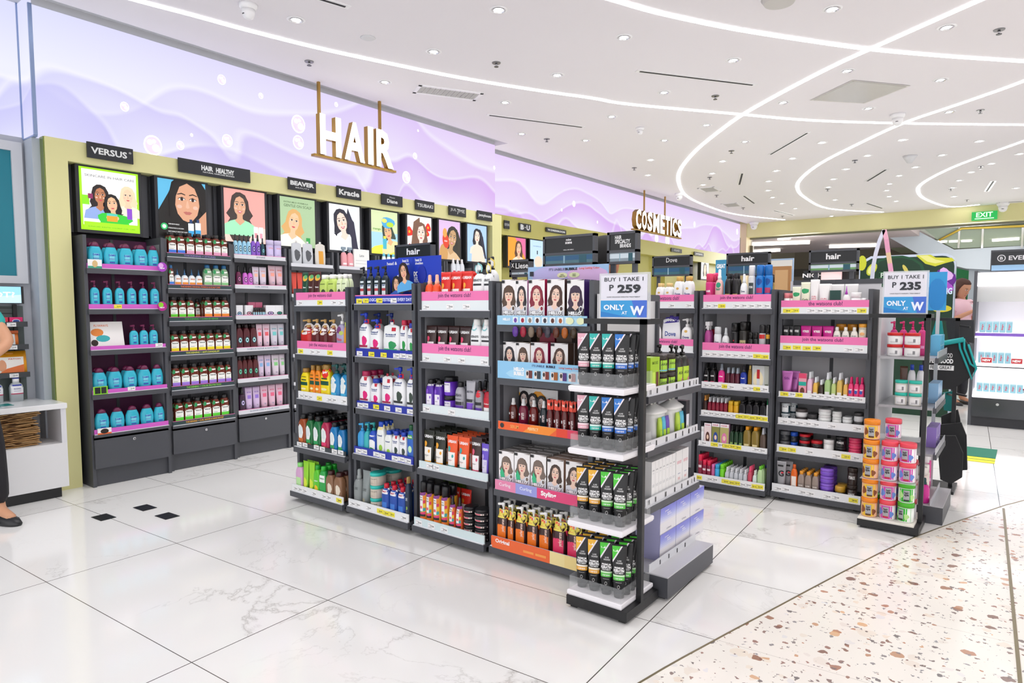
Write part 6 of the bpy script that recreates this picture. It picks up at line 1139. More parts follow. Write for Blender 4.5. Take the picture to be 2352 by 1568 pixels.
run(ME, 4, 'box', 243, 330, 1, 570, 'pink kids hair box with girl picture', 'ecd8dc', None, kd('f0dcdc', '5a3028'), dr=.5); run(ME, 4, 'box', 330, 412, 1, 562, 'navy and gold hair colour box', '3a4a88', None, kd('8a8a48', '2a4a9a'), dr=.5); run(ME, 4, 'box', 412, 505, 1, 570, 'pink and gold hair colour box', 'd8a0c8', None, kd('b8b070', 'e080b0'), dr=.5); run(ME, 4, 'mist', 505, 640, 3, 590, 'dark green oil bottle', '1c3c24', '141816', pl('8ab060'), dr=.9, rows=3); run(ME, 4, 'bottle', 640, 805, 2, 600, 'golden oil bottle with orange cap', '8a7434', 'f0a020', pl('e8d8a0'), dr=.7, rows=3, r=.15); run(ME, 4, 'mist', 808, 870, 1, 612, 'smoky brown bottle with clear cap', '5a4a40', 'b8bcc4', None, dr=.8, rows=2)
run(ME, 5, 'can', 140, 230, 2, 880, 'crimson capped mousse bottle', '8a1838', 'e0204a', lb('e8d8dc', None, z0=.5, z1=.6, lines=0), dr=.9, rows=5); run(ME, 5, 'can', 232, 322, 2, 940, 'short crimson capped mousse bottle', '8a1a3c', 'e0204c', lb('e8d8dc', None, z0=.5, z1=.6, lines=0), dr=.9, rows=5)
for a, b_, c, dsc in [(322, 358, 'e070b0', 'pink topped mini bottle'), (358, 408, '38a8e0', 'sky blue topped mini bottle'), (408, 455, '78d820', 'lime topped mini bottle')]: run(ME, 5, 'can', a, b_, 1, 985, dsc, 'c86090' if c[0] == 'e' else c, c, None, dr=1, rows=6)
run(ME, 5, 'mist', 458, 685, 5, 1010, 'mini clear bottle with silver cap', 'c4c8ce', 'd8dade', pl('9098a0'), dr=.9, rows=5); run(ME, 5, 'mist', 686, 730, 1, 1005, 'mini bottle with pink cap', 'c84a60', 'f05078', None, dr=.9, rows=4); run(ME, 5, 'mist', 735, 780, 1, 1045, 'mini clear gel bottle', 'd4e4dc', 'dfe8e0', None, dr=.9, rows=2); run(ME, 5, 'bottle', 782, 838, 1, 1005, 'green capped gel bottle', 'b8d8a0', '70d030', None, dr=.9, rows=3); run(ME, 5, 'bottle', 842, 890, 1, 1025, 'yellow and green bottle with blue cap', 'b8c838', '24389a', None, dr=.9)
# ---- rear island right section
crop(1560, 540, 4.6125)
run(MF, 0, 'jar', 1062, 1190, 2, 615, 'pastel lidded white jar', 'f0ece8', 'e88a90', pl('e8b0c0'), dr=1); cv = lb(None, 'Curls', '5a6a4a', .4, .2, .8, None, lines=1, th=.07, tz=.45, art=[('b', 0, .72, .44, .08, '2a9a60'), ('b', .1, .2, .3, .05, '5ab078')])
run(MF, 0, 'tube', 1195, 1290, 1, 548, 'short cream tube with green waves', 'e8e8d0', 'e0e0cc', cv); run(MF, 0, 'tube', 1285, 1390, 1, 498, 'tall cream tube with green waves', 'e8e8d0', 'e0e0cc', cv); cd = lb(None, 'CURL', 'd87a88', .4, lines=1, tz=.5, th=.05, sub=('DEFINE', .44, 'd86a78'))
run(MF, 0, 'tube', 1385, 1475, 1, 470, 'tall white tube with coral script', 'f0eeee', 'e86a58', cd, rows=2); run(MF, 0, 'tube', 1475, 1600, 1, 515, 'white curl tube with pink script', 'f2f0f0', 'f0f0f0', cd, rows=2); run(MF, 0, 'box', 1595, 1715, 1, 585, 'dark green castor oil box', '14403a', None, lambda w, h: [R(-w*.3, h*.15, w*.3, h*.3, '2ab890'), T('CASTOR OIL', 0, h*.5, w*.8, h*.08, 'e0f0e8')], dr=.4); run(MF, 0, 'dropper', 1725, 1815, 1, 540, 'white tube bottle with purple bow cap', 'eceaea', 'a83ab0', pl('c8a0c8'), dr=.7); run(MF, 0, 'jar', 1805, 1935, 1, 608, 'round white jar with glossy lid', 'f0f0f0', 'f6f6f6', None, dr=1); run(MF, 0, 'tube', 1600, 1900, 2, 520, 'white tube lying at the back', 'eceaea', 'f0f0f0', pl('d8b0b8'), yo=.1, dr=.3); run(MF, 0, 'tin', 1915, 1990, 1, 668, 'low white tin', 'f4f4f4', 'f4f4f4', None, dr=1)
vt = lambda c: lb(None, 'VITRESS', 'ffffff', .42, lines=0, tz=.78, th=.09, art=[('r', 0, .3, .3, .03, c)])
run(MF, 1, 'tube', 1068, 1280, 3, 955, 'black hair treatment tube', '1c1c1e', '7a2a60', vt('a8c040'), dr=.6, rows=2); run(MF, 1, 'tube', 1283, 1635, 3, 960, 'magenta hair cream tube', 'c8188a', 'e0c0d8', vt('e880c0'), dr=.5, rows=2); oy = lb(None, 'HAIR', '7a8a90', .4, lines=1, tz=.65, th=.05, art=[('c', 0, .3, .3, .12, 'f4b878')])
run(MF, 1, 'bottle', 1625, 1900, 3, 972, 'white bottle with orange circle', 'f0ece2', 'f6f4ee', oy, dr=.6, fill=.86); run(MF, 1, 'jar', 1655, 1895, 2, 940, 'cream tub with orange lid further back', 'e8dcc4', 'f0a030', oy, dr=.8, yo=.08, tiers=1); run(MF, 1, 'jar', 1900, 1998, 1, 940, 'cream tub with orange lid', 'e8e0cc', 'f0a838', oy, dr=.8, tiers=2)
crop(1560, 840, 4.356)
sk = lb(None, 'Silk', '7a2a80', .36, lines=2, lc='b04aa0', tz=.72, th=.1)
run(MF, 2, 'tube', 962, 1195, 2, 48, 'metallic orchid silk tube', 'c070b8', 'e8c8e0', sk, m=.3, rows=2, dr=.6); run(MF, 2, 'box', 1195, 1275, 1, 75, 'pink sachet box with teal banner', 'e8a0b0', None, lambda w, h: [R(-w*.5, h*.5, w*.5, h*.66, '20a898'), C(0, h*.28, w*.3, '6a3a30', h*.15), R(-w*.5, h*.8, w*.5, h, 'e04a70')], dr=.3, rows=2)
for k, (a, b_, t, c) in enumerate([(1278, 1335, 60, 'e8c0d8'), (1338, 1390, 112, 'e8b850'), (1393, 1448, 140, '3a2c24'), (1452, 1518, 68, 'a8c888'), (1520, 1572, 118, 'b8cc80'), (1575, 1635, 72, 'd8b860'), (1640, 1690, 125, 'e0b058')]): run(MF, 2, 'mist', a, b_, 1, t, ['tall pink hair mist', 'short amber hair mist', 'small dark serum', 'tall green hair mist', 'short green hair mist', 'tall gold hair mist', 'short gold hair mist'][k], c, 'e0e4e8', lb('f0f0ee', None, z0=.12, z1=.3, lines=1), dr=.9, rows=3)
run(MF, 2, 'mist', 1690, 1860, 3, 112, 'hot pink hair coat bottle', 'e8407c', 'd82068', lb(None, 'hair', 'ffffff', .4, lines=1, art=[('c', -.1, .4, .3, .08, '3a58b0')]), dr=.8, rows=2)
sl = lb('e8ecee', 'SILK', '3a4a58', .36, .15, .75, lines=1, th=.12)
run(MF, 3, 'jar', 975, 1165, 2, 365, 'dark blue hair mask jar with pale label', '24404c', 'c0c8cc', sl, tiers=2, dr=1); wj = lb(None, None, 'ffffff', .4, lines=1)
run(MF, 3, 'tin', 1150, 1290, 1, 425, 'wide white tin with dark lid', 'e4e4e4', '4a4444', wj, tiers=2, dr=1, rows=2); run(MF, 3, 'tin', 1285, 1385, 1, 480, 'white tin with black striped lid', 'e8e8e8', '38383a', wj, dr=1, rows=2); run(MF, 3, 'tin', 1390, 1525, 1, 430, 'stacked white cream tin', 'ecefee', 'e4e4e4', wj, tiers=3, dr=1, rows=2); run(MF, 3, 'tin', 1530, 1630, 1, 455, 'stacked ivory cream tin', 'e8eae8', 'e0e4e2', wj, tiers=3, dr=1); run(MF, 3, 'tin', 1632, 1735, 1, 510, 'clear white cream tin', 'e4e8e8', 'dfe3e3', wj, tiers=2, dr=1, rows=2); run(MF, 3, 'tin', 1745, 1850, 1, 465, 'grey hair putty tin', 'd0d2d4', '3a3a3c', wj, tiers=2, dr=1)
run(MF, 4, 'tin', 962, 1070, 1, 640, 'dark grey hair wax tin', '2a2c30', '5a5c60', wj, tiers=2, dr=1, rows=2); run(MF, 4, 'tin', 1078, 1192, 1, 655, 'hair wax tin with blue lid', '1c2430', '1c50b8', wj, tiers=2, dr=1, rows=2); run(MF, 4, 'tin', 1200, 1315, 1, 680, 'hair wax tin with red lid', '241c1e', 'c81c28', wj, tiers=3, dr=1, rows=2); run(MF, 4, 'tin', 1318, 1438, 1, 745, 'low hair wax tin with red lid', '241c1e', 'c81c28', wj, tiers=2, dr=1); run(MF, 4, 'jar', 1442, 1555, 1, 735, 'white pomade jar', 'e8e8e8', 'f0f0f0', wj, dr=1); pm = lb(None, 'POMADE', 'e8e8e8', .4, lines=0, tz=.45, th=.2)
run(MF, 4, 'jar', 1560, 1680, 1, 695, 'black pomade jar', '1c1c20', '16161a', pm, tiers=2, dr=1); run(MF, 4, 'tin', 1692, 1830, 1, 705, 'glossy pink wax tin', 'e03a68', 'e04870', wj, tiers=4, dr=1, r=.15)
gg = lb(None, 'G', '1c1c20', .4, lines=2, tz=.6, th=.2, art=[('c', .12, .62, .14, .04, 'e04050'), ('r', -.1, .85, .3, .03, '2a2a2c')])
run(MF, 5, 'tube', 935, 1120, 2, 948, 'silver gel tube with big letter', '9a9a9e', '8a8a8e', gg, dr=.6, rows=3, fill=1.0); run(MF, 5, 'bottle', 1115, 1185, 1, 985, 'orange shampoo bottle with white panel', 'e8681c', 'd85a18', lb('f0e4dc', None, z0=.2, z1=.6, lines=1), dr=.8); run(MF, 5, 'sq', 1188, 1400, 3, 1050, 'grey hair color bottle with orange cap', '9a8a80', 'f4a838', lb('8a7c74', 'HAIR', 'e8e0d8', .42, .1, .5, lines=1, th=.06), dr=.9, rows=4); run(MF, 5, 'tin', 1405, 1552, 1, 1025, 'purple scented wax tin', '7a50c8', '8a60d4', wj, tiers=4, dr=1, rows=2, r=.2); run(MF, 5, 'tin', 1555, 1670, 1, 1200, 'black and gold pomade tin', '1e1a14', 'c89a30', None, tiers=1, dr=1, rows=2); run(MF, 5, 'jar', 1675, 1785, 1, 1010, 'brown pomade jar', '2e201c', '2a1c18', pm, tiers=2, dr=1)
# ---- hidden section, two visible shelves
crop(1100, 500, 3.92)
dv = lb(None, 'Dove', '2a4a8a', .4, lines=1, tz=.45, th=.07, art=[('c', 0, .62, .16, .04, 'd8b060'), ('r', 0, .1, .3, .05, '3a6ab8')])
run(MG, 0, 'bottle', 1592, 1745, 2, 590, 'white bottle in fifty off twin pack', 'eef0f2', 'e8c88a', dv, dr=.6, rows=2); run(MG, 0, 'bottle', 1755, 1925, 2, 530, 'tall white bottle in fifty off twin pack', 'eef0f2', 'd8b060', dv, dr=.6, rows=2); run(MG, 1, 'pouch', 1645, 1820, 1, 880, 'white refill pouch reading 30 percent off', 'eceef2', '4a3a98', lambda w, h: [P([(-w*.42, h*.78), (w*.4, h*.82), (w*.4, h*.98), (-w*.3, h*.95)], '3a2a90'), T('30%', 0, h*.88, w*.4, h*.08, 'ffffff', 0, .04), T('Dove', 0, h*.5, w*.6, h*.13, '2a4a9a'), C(0, h*.24, w*.16, 'e8d850', h*.1), C(0, h*.2, w*.14, '3a58b8', h*.09)], dr=.4); run(MG, 1, 'pump', 1825, 1925, 1, 905, 'white pump bottle with orange leaf', 'f0f0f0', 'f4f4f4', dv, dr=.7, rows=2); run(MG, 1, 'pump', 1590, 1642, 1, 905, 'white bottle beside the refill pouch', 'f0f0f0', 'f4f4f4', dv, dr=.7)
# ---- top goods over the bay tops seen above the island
crop(640, 540, 4.3556)
run(BX[0], 0, 'pouch', 120, 345, 2, 55, 'clear plastic pouch with silver bottles', 'c8ccd2', 'e0e0e0', lb(None, None, lines=0, art=[('b', 0, .45, .28, .22, '55585e')]), dr=.4, r=.1); run(BX[0], 0, 'pouch', 240, 470, 2, 60, 'clear plastic pouch with golden bottles', 'd8d4cc', 'e0e0e0', lb(None, None, lines=0, art=[('r', 0, .4, .22, .25, 'e0a038')]), dr=.4, r=.1, yo=-.0)
run(BX[0], 1, 'tube', 125, 240, 2, 372, 'coral tube peeking behind the island', 'd84a3c', 'e8c8c0', None, dr=.6)
run(BX[1], 0, 'spray', 615, 740, 2, 118, 'pink trigger bottle behind the island top', 'e8a0a8', '8a9aa8', pl('f8f0f0'), dr=.8, rows=1); run(BX[1], 0, 'box', 745, 905, 1, 145, 'white information card box', 'eef0ee', None, lambda w, h: [T('Latte', 0, h*.7, w*.3, h*.12, '8a8e90'), R(-w*.4, h*.45, w*.3, h*.47, 'c0c4c4'), R(-w*.4, h*.3, w*.3, h*.32, 'c0c4c4')], dr=.1, name='information_card', cat='card'); run(BX[2], 0, 'oval', 1030, 1170, 3, 180, 'white and blue bottle behind the island top', 'e8f0f2', '68c0dc', pl('3ab0d8'), dr=.6)
run(BX[4], 0, 'mist', 1720, 1850, 3, 235, 'pale bottle behind the white pumps', 'd8dce4', 'e8e8ee', pl('c83a60'), dr=.8)
# ---- rear end display and its stand
crop(1940, 500, 3.92)
ED2 = Unit.__new__(Unit); ED2.ox, ED2.oy, ED2.rot, ED2.W, ED2.D, ED2.ph, ED2.cnt, ED2.sh, ED2.o = -.73, 4.42, 0, .34, .48, 'rear end display', {}, [(.955, -.0, .4), (.67, 0, .4), (.405, 0, .4), (.105, 0, .4)], ED.o; ED2.open = 1; ED2.D = .9
pk = pl('e8a0d0')
run(ED2, 0, 'pump', 400, 740, 4, 930, 'magenta pump bottle', 'c8307c', 'c81868', pk, dr=.8, yo=.12); hm = lb('f2f2f2', None, z0=.1, z1=.62, lines=3, x=.46, art=[('r', .15, .35, .07, .14, '8a8a8e')])
run(ED2, 0, 'jar', 378, 690, 2, 1035, 'white mask jar with red lid', 'eceaea', 'd01c1c', hm, tiers=2, dr=.9, rail=.0); run(ED2, 1, 'jar', 448, 700, 2, 1460, 'cream jar with aqua lid', 'd8d4cc', '2cc4b0', hm, tiers=2, dr=.9, rail=0, shn='second')
run(ED2, 1, 'bottle', 560, 720, 2, 1320, 'white bottle with blue cap', 'f0f0f4', '1c44b8', None, dr=.8, yo=.14); run(ED2, 1, 'tube', 490, 565, 1, 1335, 'brown tube behind the aqua jars', '5a3a2c', '4a2c20', None, dr=.6, yo=.14)
ED.sh[3] = (.105, .06, .28)
run(ED, 3, 'can', 790-60, 870, 2, 1700, 'tall pink and white hairspray can', 'c81c80', 'f0eef0', pk, dr=1, yo=.1) if False else None
for k, (x, y, kind, h, c, cp, ds) in enumerate([(.06, .10, 'mist', .145, 'd8289a', '14484c', 'magenta mist bottle with dark pump'), (.15, .12, 'can', .19, 'e8d8d0', 'f4f0ea', 'cream coloured mousse can'), (.24, .12, 'can', .19, 'e8dcd4', 'f4f0ea', 'ivory mousse can'), (.33, .13, 'can', .24, 'd82a90', 'f2f0f2', 'tall pink hairspray can with white cap'), (.42, .13, 'can', .24, 'd82a90', 'f2f0f2', 'second tall pink hairspray can')]):
    nm, rm, parts = mk_product(kind, .055, .055, h, c, cp, pk, .3); o = link(nm, rm, None, ED.world(x, y, .1045), PI/2); tag(o, ds+' on the base of the rear end display', CATS[kind]); [link(pn, pm, o) for pn, pm in parts]
for s, z in ((0, .955), (1, .67), (2, .405)):
    nm, rm, parts = mk_product('box', .07, .05, .12, ['5ab0d8', '8ab8e0', '9a80d0'][s], None, pl('f0f0f0', 'hair'), .3, 'treatment_box')
    for k in range(3): o = link(nm, rm, None, ED.world(.24+.08*k, .09, z+.0005), PI/2); tag(o, '%s treatment box, %s from the walkway, %s shelf, rear end display' % (['blue', 'pale blue', 'lilac'][s], ordn(k), SHN[s]), 'box', 'treatment boxes on the rear end display'); [link(pn, pm, o) for pn, pm in parts]
# jar tower on the second stand
def spa(c, c2, lid):
    return lambda w, h: [R(-w*.47, h*.06, w*.47, h*.72, c), P(blob(-w*.3, h*.4, w*.12, h*.2, 10, 2, .2), c2), P(blob(w*.33, h*.3, w*.1, h*.16, 10, 1, .2), c2), R(-w*.16, h*.14, w*.2, h*.66, 'a8a8ac'), T('hair', .02*w, h*.54, w*.26, h*.11, '1c1c20', 0, .04), T('spa', .02*w, h*.4, w*.26, h*.13, '1c1c20', 0, .04), R(-w*.14, h*.1, w*.18, h*.19, lid)]
JT = {'orange': ('f0c020', '8a4a20', 'f08a10', 'f2c0a0', '5a3010'), 'pink': ('d04ab0', '6a8ad8', 'ec4a5c', 'f4f0f4', 'c02a40'), 'green': ('28b828', 'b8e890', '48b420', 'f0f6f0', '2a3a2a')}
for k, v in JT.items(): DIM[k] = mk_product('jar', .083, .083, .108, v[3], v[2], spa(v[0], v[1], v[4]), .3, 'hair_spa_jar')
def tower(col, x, y, tiers, cols, lab, z0=.062):
    for t in range(tiers):
        c = cols[t] if isinstance(cols, list) else cols; nm, rm, parts = DIM[c]; zz = z0+t*.1085+(.004 if t > 1 else 0)+(.004 if t > 3 else 0)
        o = link(nm, rm, None, (x, y, zz+.0005), random.uniform(-.6, .5)); tag(o, '%s lidded hair spa jar, %s from the bottom of the %s column' % (c, ordn(t), lab), 'jar', 'hair spa jars in the %s column' % lab)
        for pn, pm in parts: link(pn, pm, o)
tower(0, -.665, 4.155, 5, 'orange', 'front left'); tower(1, -.575, 4.165, 4, 'pink', 'front middle'); tower(2, -.487, 4.17, 4, ['green', 'green', 'pink', 'pink'], 'front right'); tower(3, -.575, 4.262, 5, 'pink', 'rear middle'); tower(4, -.665, 4.25, 1, 'green', 'rear left'); tower(5, -.487, 4.262, 3, 'pink', 'rear right')
for k, z in enumerate((.062+2*.1085, .062+4*.1085+.004)):
    b = MB(); b.box((-.71, 4.11, z+.0005), (-.44, 4.37, z+.0038), M('eef2f4', .05, 0, 0, 0, .3)) if k == 0 else b.box((-.66, 4.21, z+.0005), (-.44, 4.37, z+.0038), M('eef2f4', .05, 0, 0, 0, .3))
    tag(put('acrylic_divider', b), ['clear acrylic sheet lying between the lower jar layers', 'clear acrylic sheet resting on the upper rear jars'][k], 'acrylic sheet')
# ================================================================== DISPLAY PIECES ON THE ISLANDS
# blue anti-dandruff backdrop on the second section
b0 = UB.world(.02, .11, 1.2585)
o = thing('display_backdrop', 'royal blue printed backdrop with two smiling people behind black pump bottles', 'display card', (UB.ox, UB.oy+.16, 1.2585))
def hsb(w, h):
    wh = 'f2f4fa'
    return [R(-w/2, 0, w/2, h, '1c3cc0'), R(-w/2, 0, w/2, h*.1, '1530a0'), T('head &', w*.02, h*.9, w*.2, h*.07, wh), T('100%', w*.3, h*.9, w*.16, h*.09, wh), P([(w*.06, 0), (w*.02, h*.3), (w*.06, h*.58), (w*.16, h*.66), (w*.22, h*.86), (w*.3, h*.88), (w*.28, h*.6), (w*.32, h*.2), (w*.3, 0)], wh), C(w*.14, h*.2, w*.05, 'e0207a', h*.1), R(w*.06, h*.08, w*.2, h*.12, 'a8284c'), T('head', w*.13, h*.5, w*.1, h*.05, '1c3a80')]
def duo(w, h):
    return face(-w*.18, h*.42, h*.13, '1c1618', 'e8b896', '2454a8', length=1.2, smile=1, part=-.2)+[P([(-w*.5, 0), (-w*.42, h*.22), (-w*.18, h*.3), (w*.0, h*.2), (w*.05, 0)], '2a58b0')]+face(w*.14, h*.68, h*.14, '2a1a18', 'eab896', '5aa8e0', length=3.2, smile=1, wave=.1, tilt=.15)
b = MB(); w, h = .30, .255; xo = at(860, 600, Y=UB.oy+.16).x-UB.ox; xa = at(818, 650, Y=UB.oy+.16).x-UB.ox; xb = at(958, 650, Y=UB.oy+.16).x-UB.ox; xc = at(1022, 650, Y=UB.oy+.16).x-UB.ox
xb = min(xb, .5); xa = max(xa, .03)
h1 = at(818, 600, Y=UB.oy+.16).z-1.2585; h2 = at(935, 592, Y=UB.oy+.16).z-1.2585
b.box((xa, 0, 0), (xb, .006, h1), M('1c3cc0', .4)); n0 = len(b.v); deco(b, hsb(xb-xa, h1), None, clip=(-(xb-xa)/2, 0, (xb-xa)/2, h1)); b.xf(Matrix.Translation(((xa+xb)/2, 0, 0)), n0); put('back_print', b, o, recalc=False)
xm = xa+(xb-xa)*.72
b = MB(); b.box((xm, -.03, 0), (xb, -.026, h2), M('1c3cc0', .4)); b.box((xb, -.03, .118), (xc, -.026, h2*1.0), M('1838b8', .4))
ww = xb-xm+.12; deco(b, [R(xm, h2*.86, xb, h2*.98, '1c3cc0'), T('head &', xm+.06, h2*.93, .05, .016, 'f2f4fa'), T('shoulders', xm+.06, h2*.86, .06, .014, 'f2f4fa'), T('head &', xb+.045, h2*.93, .05, .016, 'f2f4fa'), T('shoulders', xb+.05, h2*.86, .06, .014, 'f2f4fa'), T('DOUBLE', xb+.05, h2*.64, .085, .026, 'ffffff', 0, .05), T('DANDRUFF', xb+.05, h2*.55, .08, .018, 'e0e8ff'), T('PROTECTION', xb+.05, h2*.49, .08, .018, 'e0e8ff'), P(blob(xb+.07, h2*.62, .035, .05), '1028a0')], lambda x, z: -.03, base=.001); put('side_wing', b, o, recalc=False)
b = MB(); n0 = len(b.v); deco(b, duo(.2, h2), None, clip=(-.11, 0, .10, h2)); b.xf(Matrix.Translation((at(921, 650, Y=UB.oy+.085).x-UB.ox, -.075, 0)), n0); put('people_print', b, o, recalc=False)
o.location.z = 1.2585
# dye header board
a = at(1210, 640, Y=2.68); c = at(1395, 612, Y=2.68); z1 = at(1300, 606, Y=2.68).z; w = c.x-a.x; h = z1-1.372
def ub(w, h): return [R(-w/2, 0, w/2, h, '9ec4ea'), P(blob(-w*.2, h*.4, w*.25, h*.6), 'b8b8e8'), P(blob(w*.25, h*.4, w*.25, h*.5), 'd8b4e0'), T("IT'S UNBELIE", -w*.12, h*.78, w*.2, h*.16, '1c2a4c', 0, .02), T('BUBBLE', w*.06, h*.78, w*.15, h*.17, '10182c', 0, .06), T('Long Lasting Color', w*.28, h*.78, w*.24, h*.16, 'e0684a'), C(-w*.05, h*.4, w*.065, 'dfe8b8', h*.17), C(w*.1, h*.4, w*.065, 'dfe8b8', h*.17), T('NO', -w*.05, h*.44, w*.04, h*.1, '5a6a40'), T('NO', w*.1, h*.44, w*.04, h*.1, '5a6a40'), T('AMMONIA', -w*.05, h*.34, w*.08, h*.07, '5a6a40'), T('PPD', w*.1, h*.34, w*.04, h*.07, '5a6a40'), R(-w*.47, h*.4, -w*.42, h*.7, '1c2030')]
b = MB(); b.box((-w/2, 0, 0), (w/2, .006, h), M('9ec4ea', .4)); deco(b, ub(w, h), None); tag(put('header_board', b, None, ((a.x+c.x)/2, 2.69, 1.365), 0, False), "pale blue header board with bubble slogan above the top dye boxes", 'header board')
# promo cards in the leftmost bay
def card(u, s, a, b_, top, lab, items, tilt=-.25, yo=.05, lift=.0):
    z = u.sh[s][0]; yc = u.sh[s][1]+yo; x0, x1 = u.lx(CROP[0]+a/CROP[2], yc, z+.05), u.lx(CROP[0]+b_/CROP[2], yc, z+.05); h = u.lz(CROP[0]+(a+b_)/2/CROP[2], CROP[1]+top/CROP[2], yc)-z-lift; w = x1-x0
    b = MB(); b.box((-w/2, 0, 0), (w/2, .004, h), M('f0f0f0', .4)); deco(b, items(w, h), None, clip=(-w/2, 0, w/2, h)); b.xf(Matrix.Rotation(tilt, 4, 'X'))
    tag(put('promo_card', b, None, u.world((x0+x1)/2, yc, z+lift+.001), u.rot, False), lab, 'promo card')
crop(150, 520, 2.57)
card(B1, 2, 145, 352, 560, 'white promotional card with orange picture on the middle shelf, leftmost bay', lambda w, h: [R(-w/2, 0, w/2, h, 'f4f2f0'), T('FLYAWAYS', -.12*w, h*.86, w*.4, h*.08, 'e0743c'), P(blob(-.25*w, h*.62, w*.18, h*.14), 'e88838'), P(blob(-.1*w, h*.4, w*.2, h*.12), '3ab0b8'), C(-.35*w, h*.25, w*.1, '2a1c18'), R(-w*.5, 0, w*.5, h*.1, 'e8dcd4')], tilt=-.2, yo=.04)
card(B1, 0, 132, 215, 195, 'small card with blonde hair picture on the top shelf, leftmost bay', lambda w, h: [R(-w/2, 0, w/2, h*.25, '3a9a80'), P(blob(0, h*.5, w*.2, h*.4), 'd8b880')], 0, -.002, .0)
card(B1, 3, 165, 250, 945, 'small lime and black card on the fourth shelf, leftmost bay', lambda w, h: [R(-w/2, 0, w/2, h, '8ad828'), R(-w*.4, h*.1, -w*.02, h*.9, '1c1c1c'), R(w*.04, h*.1, w*.4, h*.9, '2a2a2a')], 0, -.002)
card(B1, 4, 190, 272, 1190, 'small orange card with dark hair picture on the lowest shelf, leftmost bay', lambda w, h: [R(-w/2, 0, w/2, h*.25, 'e8682c'), P(blob(0, h*.5, w*.3, h*.4), '2a1c18')], 0, -.002)
for k, (px, py, X, c1, c2, l) in enumerate([(372, 613, -5.0, 'a03ab8', 'e0a8e8', 'round purple wobbler tag at the right end of the top shelf'), (372, 703, -5.0, 'b01c8a', '8ad030', 'round magenta and green wobbler tag at the second shelf end')]):
    p = at(px, py, X=X+.015); b = MB(); n = 24; b.loft([(0, .034, .034), (.003, .034, .034)], M(c1, .4), n=n); b.xf(Matrix.Rotation(PI/2, 4, 'X')); deco(b, [C(-.008, .01, .018, c2), T('NEW', 0, -.01, .035, .01, 'ffffff', 0, .03)], lambda x, z: -.003); tag(put('shelf_wobbler', b, None, p, PI/2, False), l+', leftmost bay', 'shelf tag')
# ================================================================== LEFT CHECKOUT CORNER
XL = -5.35
b = MB(); b.box((-5.5, -1.5, 0), (XL, 1.552, 2.37), M('b6bac2', .45)); struct('wall_corner_grey', b)
o = thing('wall_screen', 'teal blue panel in a grey frame at the far left', 'wall panel', (XL, 0, 1.40)); b = MB()
for a, c in (((0, -.6, -.0), (.03, 1.535, .05)), ((0, -.6, .87), (.03, 1.535, .93)), ((0, 1.475, .05), (.03, 1.535, .87))): b.box(a, c, M('cdd0d6', .4))
put('frame', b, o); b = MB(); b.box((.001, -.6, .05), (.012, 1.475, .87), M('0b7d90', .35)); put('teal_panel', b, o)
o = thing('checkout_counter', 'low white counter with open bag compartment at the left edge', 'counter', (0, 0, 0))
WM = M('eceef0', .2); CT = .62; yR = 1.598
b = MB(); b.loft([(CT-.035, .002), (CT-.030, 0), (CT-.003, 0), (CT, .003)], WM, rect=(XL+.005, -.3, -4.925, yR)); deco_top = None; put('worktop', b, o)
b = MB(); b.box((XL+.01, -.3, .07), (-4.935, yR-.005, .36), M('dfe0e2', .35)); b.box((XL+.01, -.3, .36), (-5.30, yR-.005, CT-.035), M('c8c8cc', .4)); b.box((XL+.01, yR-.035, .36), (-4.935, yR-.005, CT-.035), M('dcdde2', .35)); put('body', b, o)
b = MB(); b.box((XL+.03, -.3, 0), (-4.965, yR-.04, .07), BLK); put('kickboard', b, o)
b = MB(); z = CT+.0008; b.box((-5.18, 1.13, z), (-5.06, 1.35, z+.001), M('108a88', .3)); b.add([(-5.03+.09*q, 1.17+.2*p_, z+.0004) for p_, q in text2d('YOUR TURN', .02)[0]], text2d('YOUR TURN', .02)[1], M('3a9aa8', .4)); put('printed_sticker', b, o, recalc=False)
# brown paper bags: folded stacks
PB = ['c09a68', 'b48c5a', 'a88050', 'c8a474']
for k in range(21):
    z = .362+.0102*k; st = k < 15
    for j, yb_ in enumerate((.75, 1.12) if k < 18 else (1.12,)):
        b = MB(); dx, dy = random.uniform(-.02, .012), random.uniform(-.02, .02); y0 = yb_+dy; y1 = y0+.33+random.uniform(-.02, .02)
        pts = []; n = 8
        vs = []
        for i in range(n+1):
            y = y0+(y1-y0)*i/n; zz = z+.0022*math.sin(i*1.7+k+j*2)+.002
            for x in (-5.28+dx, -4.975+dx):
                vs += [(x, y, zz), (x, y, zz+.005)]
        fs = []
        for i in range(n):
            a = i*4; fs += [(a, a+4, a+6, a+2), (a+1, a+3, a+7, a+5), (a, a+1, a+5, a+4), (a+2, a+6, a+7, a+3)]
        fs += [(0, 2, 3, 1), (n*4, n*4+1, n*4+3, n*4+2)]
        b.add(vs, fs, M(PB[(k*3+j) % 4], .8)); b.add([(-4.974+dx, y0+.13+.03*(k % 3), z+.002), (-4.974+dx, y0+.17+.03*(k % 3), z+.002), (-4.974+dx, y0+.155+.03*(k % 3), z+.0072), (-4.974+dx, y0+.115+.03*(k % 3), z+.0072)], [(0, 1, 2, 3)], M('5a3c20', .8))
        tag(put('paper_bag', b), 'folded brown paper bag, %s from the bottom of the %s stack under the counter' % (ordn(k), ['left', 'right'][j]), 'paper bag', 'folded brown paper bags')
